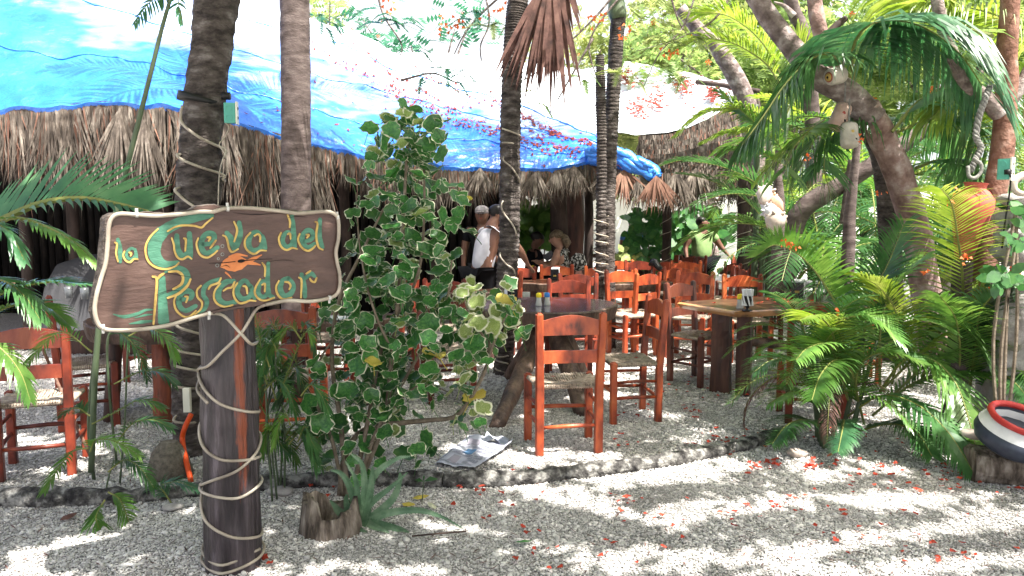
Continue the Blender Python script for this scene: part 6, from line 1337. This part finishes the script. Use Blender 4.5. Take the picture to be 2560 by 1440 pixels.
# rope and hook
RP = thing('rope', W(2450, 300, 5.0), 'knotted grey rope with a metal hook hanging from the fork at the right', 'rope')
for ph in (0, 2.1, 4.2):
    P = spline([W(2475, 215, 5.05), W(2462, 250, 5.0), W(2448, 290, 5.0), W(2440, 340, 4.98), W(2452, 370, 4.98), W(2438, 400, 4.98), W(2425, 430, 4.98)], 110)
    mb = MB(); mb.tube([p+V((.011*math.cos(i*.45+ph), .011*math.sin(i*.45+ph), 0)) for i, p in enumerate(P)], .011, 7); mb.build('strand', 'rope', RP, True)
mb = MB(); mb.tube(spline([W(2432, 395, 4.95), W(2452, 410, 4.93), W(2452, 430, 4.93), W(2438, 445, 4.93), W(2422, 440, 4.95), W(2420, 415, 4.96)], 24), .012, 8); mb.build('hook', 'rope', RP, True)
mb = MB(); mb.tube(spline([W(2516, 432, 4.82), W(2526, 440, 4.8), W(2524, 480, 4.85), W(2512, 560, 4.9), W(2505, 620, 4.95)], 24), .006, 6); mb.box(W(2520, 430, 4.8), (.03, .03, .03)); tag(mb.build('power_cable', 'black_rubber', None, True, loc=W(2515, 500, 4.85)), 'black cable plugged into the outlet box at the right', 'cable')
# orange hose by the left palm, basket
mb = MB(); mb.tube(spline([W(478, 1035, 4.75), W(462, 1070, 4.7), W(456, 1100, 4.7), W(465, 1150, 4.6), W(478, 1205, 4.5)], 20), .017, 8); tag(mb.build('hose', 'orange_hose', None, True, loc=W(465, 1180, 4.6)), 'orange corrugated hose leaning beside the sign post', 'hose')
mb = MB(); bc = G(425, 1190); mb.lathe([(.12, 0), (.14, .02), (.10, .16), (.05, .22), (.03, .22)], bc, 20); tag(mb.build('basket', 'basket', None, True, loc=bc), 'small woven basket behind the kerb left of the sign post', 'basket')
mb = MB(); mb.box(W(468, 1000, 4.95), (.045, .03, .16)); tag(mb.build('switch_box', 'box_cream', None, loc=W(468, 1000, 4.95)), 'cream switch box low on the thick ringed trunk', 'switch box')
# grey draped cover at left
gc = thing('covered_sofa', (-4.6, 8.9, 0), 'furniture under a grey draped cover in the dark at the left', 'cover')
mb = MB(); n = 30
def gcp(i, j):
    s, t = i/n, j/n; x = lerp(-5.4, -3.7, s); z = .1+1.15*math.sin(math.pi*min(1, .08+t*.6))*(1-.35*abs(s-.4))+.05*noise.noise(V((s*5, t*5, 0))); return V((x, 8.5+t*.9, z))
mb.add([gcp(i, j) for i in range(n+1) for j in range(n+1)], [(i*(n+1)+j, (i+1)*(n+1)+j, (i+1)*(n+1)+j+1, i*(n+1)+j+1) for i in range(n) for j in range(n)]); mb.build('cover', 'grey_cover', gc, True)
mb = MB(); mb.box((-4.55, 9.2, .45), (1.5, .6, .9)); mb.build('frame', 'table_leg', gc)

# ================================================================== PEOPLE
def skin_mesh(name, pts, edges, m, parent, org, sub=2):
    """pts: name -> (Vector, rx, ry)"""
    me = bpy.data.meshes.new(name); bm = bmesh.new(); L = bm.verts.layers.skin.verify(); vd = {}
    for i, (k, (p, r1, r2)) in enumerate(pts.items()):
        v_ = bm.verts.new(V(p)-org); v_[L].radius = (r1, r2); v_[L].use_root = (i == 0); vd[k] = v_
    for a, b in edges: bm.edges.new((vd[a], vd[b]))
    bm.to_mesh(me); bm.free(); me.materials.append(MATS[m]); o = bpy.data.objects.new(name, me); COL.objects.link(o); o.parent = parent
    sk = o.modifiers.new('skin', 'SKIN'); sk.use_smooth_shade = True; sk.branch_smoothing = .6; ss = o.modifiers.new('sub', 'SUBSURF'); ss.levels = sub; ss.render_levels = sub
    return o
def person(base, yaw, label, J, shirt, pants, skinm='skin', hair='hair', cap=None, sleeves='short', bulk=1.0, hairlong=False, group=None, tank=False):
    """J: local joints (x right, y forward, z up) before yaw"""
    t = thing('person', base, label, 'person', group); Rm = Matrix.Rotation(yaw, 3, 'Z'); b = V(base)
    def g(k): return b+Rm @ V(J[k])
    B = bulk; pts = {'pelvis': (g('pelvis'), .14*B, .11*B), 'waist': (g('waist'), .135*B, .105*B), 'chest': (g('chest'), .155*B, .12*B), 'neckb': (g('neckb'), .10, .085), 'neck': (g('neck'), .068, .068), 'jaw': (g('jaw')-V((0, 0, .012)), .082, .092), 'head': (g('head')-V((0, 0, .012)), .100, .115), 'crown': (g('crown')-V((0, 0, .012)), .082, .09)}
    ed = [('pelvis', 'waist'), ('waist', 'chest'), ('chest', 'neckb'), ('neckb', 'neck'), ('neck', 'jaw'), ('jaw', 'head'), ('head', 'crown')]
    for s in 'LR':
        pts['sh'+s] = (g('sh'+s), .075*B**.5, .075*B**.5); pts['el'+s] = (g('el'+s), .050, .050); pts['wr'+s] = (g('wr'+s), .034, .030); pts['ha'+s] = (g('ha'+s), .034, .018)
        ed += [('chest', 'sh'+s), ('sh'+s, 'el'+s), ('el'+s, 'wr'+s), ('wr'+s, 'ha'+s)]
        hd = (g('ha'+s)-g('wr'+s)).normalized(); sd = hd.cross(V((0, 0, 1)))
        if sd.length < .1: sd = V((1, 0, 0))
        sd.normalize()
        for f_, (o_, l_) in enumerate(((-.024, .062), (-.009, .072), (.008, .068), (.024, .055))):
            k = 'f%d%s' % (f_, s); pts[k] = (g('ha'+s)+sd*o_+hd*.045, .0095, .0095); pts[k+'t'] = (g('ha'+s)+sd*o_*1.1+hd*l_+V((0, 0, -.022)), .008, .008); ed += [('ha'+s, k), (k, k+'t')]
        pts['th'+s] = (g('wr'+s)+sd*.036*(-1)+hd*.045, .011, .011); ed.append(('wr'+s, 'th'+s))
        pts['hip'+s] = (g('hip'+s), .088*B, .088*B); pts['kn'+s] = (g('kn'+s), .055, .055); pts['an'+s] = (g('an'+s), .038, .038); pts['to'+s] = (g('to'+s), .036, .028)
        ed += [('pelvis', 'hip'+s), ('hip'+s, 'kn'+s), ('kn'+s, 'an'+s), ('an'+s, 'to'+s)]
    skin_mesh('body', pts, ed, skinm, t, b)
    B *= 1.13
    sp = {'waist0': (g('pelvis')+V((0, 0, -.07)), .142*B, .112*B), 'waist': (g('waist'), .142*B, .112*B), 'chest': (g('chest'), .166*B, .126*B), 'neckb': (g('neckb')+V((0, 0, -.015)), .115, .10)}
    se = [('waist0', 'waist'), ('waist', 'chest'), ('chest', 'neckb')]
    for s in 'LR':
        if tank: sp['s'+s] = (g('sh'+s).lerp(g('neckb'), .3)+V((0, 0, .0)), .095, .10); sp['m'+s] = (g('chest').lerp(g('sh'+s), .5), .125, .125); se += [('chest', 'm'+s), ('m'+s, 's'+s)]
        else:
            sp['s'+s] = (g('sh'+s), .078*B**.5, .078*B**.5); sp['e'+s] = (g('sh'+s).lerp(g('el'+s), .62), .064*B**.5, .064*B**.5); se += [('chest', 's'+s), ('s'+s, 'e'+s)]
    skin_mesh('shirt', sp, se, shirt, t, b)
    pp = {'pelvis': (g('pelvis'), .142*B, .112*B)}; pe = []
    for s in 'LR':
        pp['h'+s] = (g('hip'+s), .10*B, .10*B); pp['k'+s] = (g('kn'+s), .07, .07); pp['a'+s] = (g('an'+s)+V((0, 0, .02)), .055, .055); pe += [('pelvis', 'h'+s), ('h'+s, 'k'+s), ('k'+s, 'a'+s)]
    skin_mesh('trousers', pp, pe, pants, t, b, 1)
    # head details
    hc = g('head')-V((0, 0, .012)); up = (g('crown')-g('jaw')).normalized(); fw = Rm @ V(J['face']).normalized(); rt = fw.cross(up).normalized(); up = rt.cross(fw).normalized(); M_ = Matrix((rt, fw, up)).transposed()
    mb = MB()
    for s in (-1, 1): mb.ball(hc+M_ @ V((s*.030, .083, .012)), .011, 8)
    mb.build('eyes', 'crack', t, True)
    mb = MB(); mb.ball(hc+M_ @ V((0, .092, -.045)), .02, 8, (1.1, .4, .35), M_); mb.build('mouth', 'lips', t, True)
    mb = MB(); mb.ball(hc+M_ @ V((0, .100, -.012)), .016, 8, (.8, 1, 1.5), M_)
    for s in (-1, 1): mb.ball(hc+M_ @ V((s*.085, -.005, -.005)), .024, 8, (.4, .8, 1.2), M_)
    mb.build('nose_and_ears', skinm, t, True)
    if cap:
        mb = MB(); mb.ball(hc+M_ @ V((0, -.005, .055)), .105, 14, (.95, 1.1, .72), M_); mb.ball(hc+M_ @ V((0, .12, .04)), .075, 12, (1, .9, .10), M_); mb.build('cap', cap, t, True)
        mb = MB(); mb.ball(hc+M_ @ V((0, -.03, .0)), .095, 12, (.95, .85, .8), M_); mb.build('hair', hair, t, True)
    else:
        mb = MB(); mb.ball(hc+M_ @ V((0, -.022, .035)), .107, 16, (.94, 1.02, .86), M_, jit=.12, seed=4)
        if hairlong:
            mb.tube([hc+M_ @ V((0, -.09, .02)), hc+M_ @ V((.01, -.13, -.04)), hc+M_ @ V((.0, -.14, -.12)), hc+M_ @ V((0, -.12, -.19))], [.05, .065, .058, .02], 12, wob=.4)
        mb.build('hair', hair, t, True)
    return t
def stand(lean=0, h=1.70, arms=None, turn=0, face=(0, 1, 0)):
    k = h/1.70; c, s = math.cos(lean), math.sin(lean)
    def up(x, y, z):  # above pelvis leans forward
        z -= .92; return V((x*k, (y*c+z*s)*k, (.92+z*c-y*s)*k))
    J = dict(pelvis=V((0, 0, .92))*k, waist=up(0, .01, 1.08), chest=up(0, 0, 1.28), neckb=up(0, -.01, 1.44), neck=up(0, 0, 1.49), jaw=up(0, .025, 1.525), head=up(0, .02, 1.58), crown=up(0, .005, 1.635), face=V(face))
    for s_, n in ((-1, 'L'), (1, 'R')):
        J['sh'+n] = up(s_*.185, -.01, 1.385); J['hip'+n] = V((s_*.09, 0, .87))*k; J['kn'+n] = V((s_*.10, .02, .48))*k; J['an'+n] = V((s_*.10, -.02, .09))*k; J['to'+n] = V((s_*.115, .12, .04))*k
        J['el'+n] = up(s_*.25, -.02, 1.10); J['wr'+n] = up(s_*.25, .06, .86); J['ha'+n] = up(s_*.245, .08, .78)
    if arms: J.update(arms)
    return J
# man in tank top, seen from behind-left, bending forward to the right
k_ = 1.72
Jt_ = stand(R(20), 1.84, face=(0, 1, -.55))
Jt_.update(elR=V((.30, .38, 1.22)), wrR=V((.22, .56, 1.05)), haR=V((.20, .63, 1.0)), elL=V((-.28, .30, 1.2)), wrL=V((-.2, .52, 1.05)), haL=V((-.18, .60, 1.0)))
person((W(1200, 600, 9.0).x, 9.0, 0), R(-50), 'man in a white tank top and black shorts bending over by the palm trunk', Jt_, 'shirt_white', 'cloth_black', 'skin', tank=True, bulk=1.12)
person((W(1208, 600, 10.3).x, 10.3, 0), R(170), 'man in a grey cap standing in the dark behind the white tank top', stand(R(4), 1.80), 'cloth_black', 'cloth_black', 'skin', cap='cap_grey')
Jg = stand(0, 1.64, face=(.75, .6, .05)); Jg.update(elR=V((.36, .02, 1.10)), wrR=V((.47, .10, .93)), haR=V((.51, .13, .87)), elL=V((-.29, .02, 1.08)), wrL=V((-.30, .12, .86)), haL=V((-.29, .15, .80)))
for k in ('elR', 'wrR', 'haR', 'elL', 'wrL', 'haL'): pass
JG = {k: V(( -v_.x if k not in ('face',) else v_.x, v_.y, v_.z)) for k, v_ in Jg.items()}
JG = Jg
person((W(1755, 600, 13.6).x, 13.6, 0), R(180+15), 'heavy set man in a light green t-shirt standing with a hand on a chair back', {**stand(0, 1.66, face=(-.9, .5, .05)), 'elL': V((-.36, .02, 1.12)), 'wrL': V((-.46, .12, .96)), 'haL': V((-.50, .16, .90)), 'elR': V((.32, -.02, 1.10)), 'wrR': V((.34, .1, .9)), 'haR': V((.33, .13, .84))}, 'shirt_green', 'cloth_black', 'skin', bulk=1.42)
# seated woman facing left
def sit(h=1.62, face=(0, 1, -.3)):
    J = dict(pelvis=V((0, 0, .55)), waist=V((0, .02, .70)), chest=V((0, .06, .89)), neckb=V((0, .07, 1.04)), neck=V((0, .09, 1.09)), jaw=V((0, .13, 1.135)), head=V((0, .14, 1.19)), crown=V((0, .12, 1.25)), face=V(face))
    for s_, n in ((-1, 'L'), (1, 'R')):
        J['sh'+n] = V((s_*.165, .06, .99)); J['hip'+n] = V((s_*.09, .05, .53)); J['kn'+n] = V((s_*.11, .44, .52)); J['an'+n] = V((s_*.11, .42, .1)); J['to'+n] = V((s_*.12, .54, .05))
        J['el'+n] = V((s_*.21, .14, .74)); J['wr'+n] = V((s_*.12, .36, .80)); J['ha'+n] = V((s_*.08, .43, .83))
    return J
wx = W(1412, 600, 11.3).x
person((wx, 11.3, .14), R(72), 'seated woman with pinned up blonde streaked hair looking at her phone', sit(), 'camo', 'cloth_black', 'skin_light', 'hair_blonde', hairlong=True, tank=True, bulk=.92)
mb = MB(); hp_ = W(1372, 640, 11.15); mb.box(hp_, (.10, .012, .15), Matrix.Rotation(.9, 3, 'Y')); tag(mb.build('phone', 'black_gloss', None, loc=hp_), 'phone held by the seated woman', 'phone')
mb = MB(); hp_ = W(1447, 655, 11.2); mb.ball(hp_, .13, 14, (1, .7, 1), jit=.3); tag(mb.build('backpack', 'camo', None, True, loc=hp_), 'black and white patterned backpack behind the seated woman', 'bag')
person((W(1325, 600, 12.2).x, 12.2, .1), R(-70), 'dark figure seated in the shade facing the woman', sit(), 'cloth_black', 'cloth_black', 'skin')
person((W(1582, 600, 15.5).x, 15.5, 0), R(180), 'person in a blue shirt partly hidden behind the sea grape leaves', stand(R(4), 1.62), 'shirt_blue', 'cloth_black', 'skin')
person((W(1912, 600, 12.6).x, 12.6, 0), R(150), 'person in a dark teal shirt standing behind the right palm leaves', stand(R(2), 1.60), 'shirt_teal', 'cloth_black', 'skin')

# ================================================================== BACKGROUND
WL = thing('wall', (4, 34, 0), 'long white plastered wall glaring in the sun beyond the restaurant', 'wall')
mb = MB(); mb.box((6, 34, 1.6), (60, .3, 3.2)); mb.build('panel', 'wall_white', WL); mb = MB(); mb.box((6, 34, 3.24), (60.2, .45, .1)); mb.build('coping', 'wall_white', WL)
def tree(x, y, h, rad, mname, label, seed, n=2600, leaf=.16, flowers=0, tm='bark_grey'):
    t = thing('tree', (x, y, 0), label, 'tree', 'trees behind the restaurant'); r = random.Random(seed)
    mb = MB(); mb.tube(spline([V((x, y, -.1)), V((x+r.uniform(-.3, .3), y, h*.35)), V((x+r.uniform(-.5, .5), y, h*.7))], 12), [lerp(.22, .1, i/12) for i in range(13)], 10, wob=.2); mb.build('trunk', tm, t, True)
    cs = []
    for i in range(9):
        a = r.uniform(0, 6.28); q = r.uniform(.2, 1); cs.append((V((x+rad*q*math.cos(a), y+rad*q*math.sin(a)*.7, h*r.uniform(.55, 1))), rad*r.uniform(.25, .5)))
        mb = MB(); mb.tube(spline([V((x, y, h*.4)), V((x, y, h*.5)).lerp(cs[-1][0], .6), cs[-1][0]], 8), [.07, .06, .05, .045, .04, .03, .025, .02, .01], 6, wob=.15); mb.build('branch', tm, t, True)
    mb = MB()
    for i in range(n):
        c, rr_ = r.choice(cs); d = V((r.gauss(0, 1), r.gauss(0, 1), r.gauss(0, .7))).normalized()*rr_*r.random()**.4; p = c+d; l = leaf*r.uniform(.6, 1.3)
        e1 = V((r.uniform(-1, 1), r.uniform(-1, 1), r.uniform(-.8, .3))).normalized()*l; e2_ = e1.cross(V((r.uniform(-1, 1), r.uniform(-1, 1), 1))).normalized()*l*.3
        # pinnate spray: a few leaflets
        for k in range(4):
            b_ = p+e1*(k/4); mb.add([b_, b_+e2_*1.2+e1*.12, b_+e1*.25], [(0, 1, 2)]); mb.add([b_, b_-e2_*1.2+e1*.12, b_+e1*.25], [(0, 1, 2)])
    if flowers:
        mb.cur = 1
        for i in range(flowers):
            c, rr_ = r.choice(cs); p = c+V((r.gauss(0, 1), r.gauss(0, 1), r.gauss(0, .8))).normalized()*rr_
            for k in range(5): a = k*1.256; mb.add([p, p+V((math.cos(a)*.06, -.02, math.sin(a)*.06)), p+V((math.cos(a+.6)*.06, 0.02, math.sin(a+.6)*.06))], [(0, 1, 2)])
    mb.build('crown', [mname, 'bloom'], t)
tree(1.4, 20, 6.6, 3.0, 'tree_leaf_yellow', 'pale flame tree with red blooms above the white sheeted roof', 1, 1100, .34, 26)
tree(4.2, 19, 6.8, 3.0, 'tree_leaf_yellow', 'sunlit yellow green tree right of the flame tree', 2, 1900, .32, 16)
tree(-2.6, 24, 8.4, 2.4, 'tree_leaf_teal', 'sparse blue green tree above the blue tarp', 3, 260, .36, 10)
tree(7.2, 20, 7.6, 3.2, 'tree_leaf', 'broad green tree behind the right thicket', 4, 3000, .32, 30)
tree(10.5, 18, 7.4, 3.2, 'tree_leaf', 'dense green tree at the far right', 5, 3200, .32)
tree(-6.2, 26, 9.8, 2.2, 'tree_leaf', 'green tree behind the ridge of the blue roof', 6, 500, .4)
tree(2.6, 31, 6.5, 4.0, 'tree_leaf_yellow', 'distant light tree beyond the white wall', 7, 3500, .4, 60)
tree(8.0, 30, 7.5, 4.5, 'tree_leaf', 'distant darker tree beyond the white wall', 8, 4000, .45)
tree(5.6, 15.5, 6.0, 2.6, 'tree_leaf', 'mid green tree directly behind the coconut frond', 9, 2600, .26, 14)
tree(8.4, 14.5, 6.2, 2.8, 'tree_leaf', 'mid green tree behind the reddish trunk', 10, 3200, .26, 24)
# overhanging flame tree twigs with ferny leaves
TW = thing('flame_tree_branch', W(1450, -150, 9.2), 'bare twigs and ferny sprays of a flame tree hanging in at the top centre', 'tree branch')
r9 = random.Random(31)
for pts_ in ([(1700, -150), (1560, -20), (1480, 110), (1500, 220), (1470, 330)], [(1600, -100), (1500, 30), (1400, 120), (1330, 200), (1200, 240)], [(1200, -80), (1225, 40), (1205, 130), (1225, 230)], [(930, -60), (960, 40), (1000, 110), (980, 170)], [(1300, -60), (1180, 60), (1110, 190)], [(1480, 100), (1420, 220), (1380, 280)], [(1750, -60), (1700, 60), (1640, 130), (1600, 250)], [(1000, 200), (1080, 190), (1150, 200), (1215, 195)], [(1660, -100), (1690, 50), (1740, 120)], [(1850, -60), (1790, 40), (1700, 100), (1600, 120)]):
    mb = MB(); pp = [(a+r9.uniform(-8, 8), b+r9.uniform(-8, 8)) for a, b in pts_]; mb.tube(spline([W(a, b, 9.2) for a, b in pp], 20), [lerp(.016, .004, i/20) for i in range(21)], 6, wob=.2); mb.build('twig', 'bark_grey', TW, True)
for (u, v, n, m) in ((960, 45, 6, 'tree_leaf_teal'), (985, 60, 4, 'tree_leaf_teal'), (1185, 40, 5, 'tree_leaf_teal'), (1020, 125, 4, 'tree_leaf_teal'), (1130, 185, 7, 'tree_leaf_teal'), (1080, 190, 4, 'tree_leaf_teal'), (820, 55, 6, 'tree_leaf_teal'), (1400, 90, 6, 'tree_leaf_yellow'), (1450, 180, 6, 'tree_leaf'), (1640, 90, 8, 'tree_leaf_yellow'), (1720, 100, 8, 'tree_leaf_yellow'), (1690, 180, 8, 'tree_leaf'), (1330, 240, 4, 'tree_leaf'), (1250, 60, 5, 'tree_leaf_yellow'), (1580, 180, 6, 'tree_leaf_yellow')):
    for i in range(n):
        a = r9.uniform(-.5, 3.6); L_ = r9.uniform(50, 90); u0, v0 = u+r9.uniform(-30, 30), v+r9.uniform(-25, 25)
        mb = MB(); frond(mb, [W(u0, v0, 9.1), W(u0+L_*.5*math.cos(a), v0+L_*.5*math.sin(a)*.4-6, 9.05), W(u0+L_*math.cos(a), v0+L_*math.sin(a)*.5+8, 9.0)], n=18, L=.10, w=.03, droop=.2, fwd=.4, lift=0, K=1, rr=.003); mb.build('leaf_spray', [m, 'rachis'], TW)
for (u, v) in ((1110, 65), (1145, 60), (1245, 30), (1495, 50), (1560, 85), (1675, 130), (1350, 90), (980, 15)):
    mb = MB()
    for k in range(9):
        p = W(u+r9.gauss(0, 14), v+r9.gauss(0, 10), 9.0); a = r9.uniform(0, 6.28); mb.add([p, p+V((math.cos(a)*.05, 0, math.sin(a)*.05)), p+V((math.cos(a+.8)*.05, .02, math.sin(a+.8)*.05))], [(0, 1, 2)])
    mb.build('blossom', 'bloom', TW)
# blooms caught on the front palm
mb = MB()
for (u, v, yy) in ((2387, 475, 4.75), (2372, 505, 4.8), (2405, 648, 4.8), (2418, 644, 4.8), (2530, 672, 4.9), (2545, 676, 4.9), (2515, 690, 4.9), (2310, 685, 4.9), (1975, 612, 5.1), (1990, 622, 5.1), (1960, 606, 5.1), (2093, 780, 5), (2485, 725, 4.9), (2200, 480, 5.5), (2024, 395, 5.5), (2158, 350, 5.4)):
    for k in range(5):
        p = W(u+r9.gauss(0, 5), v+r9.gauss(0, 5), yy); a = r9.uniform(0, 6.28); mb.add([p, p+V((math.cos(a)*.022, -.01, math.sin(a)*.022)), p+V((math.cos(a+.9)*.022, .01, math.sin(a+.9)*.022))], [(0, 1, 2)])
tag(mb.build('fallen_petals', 'bloom'), kind='stuff')
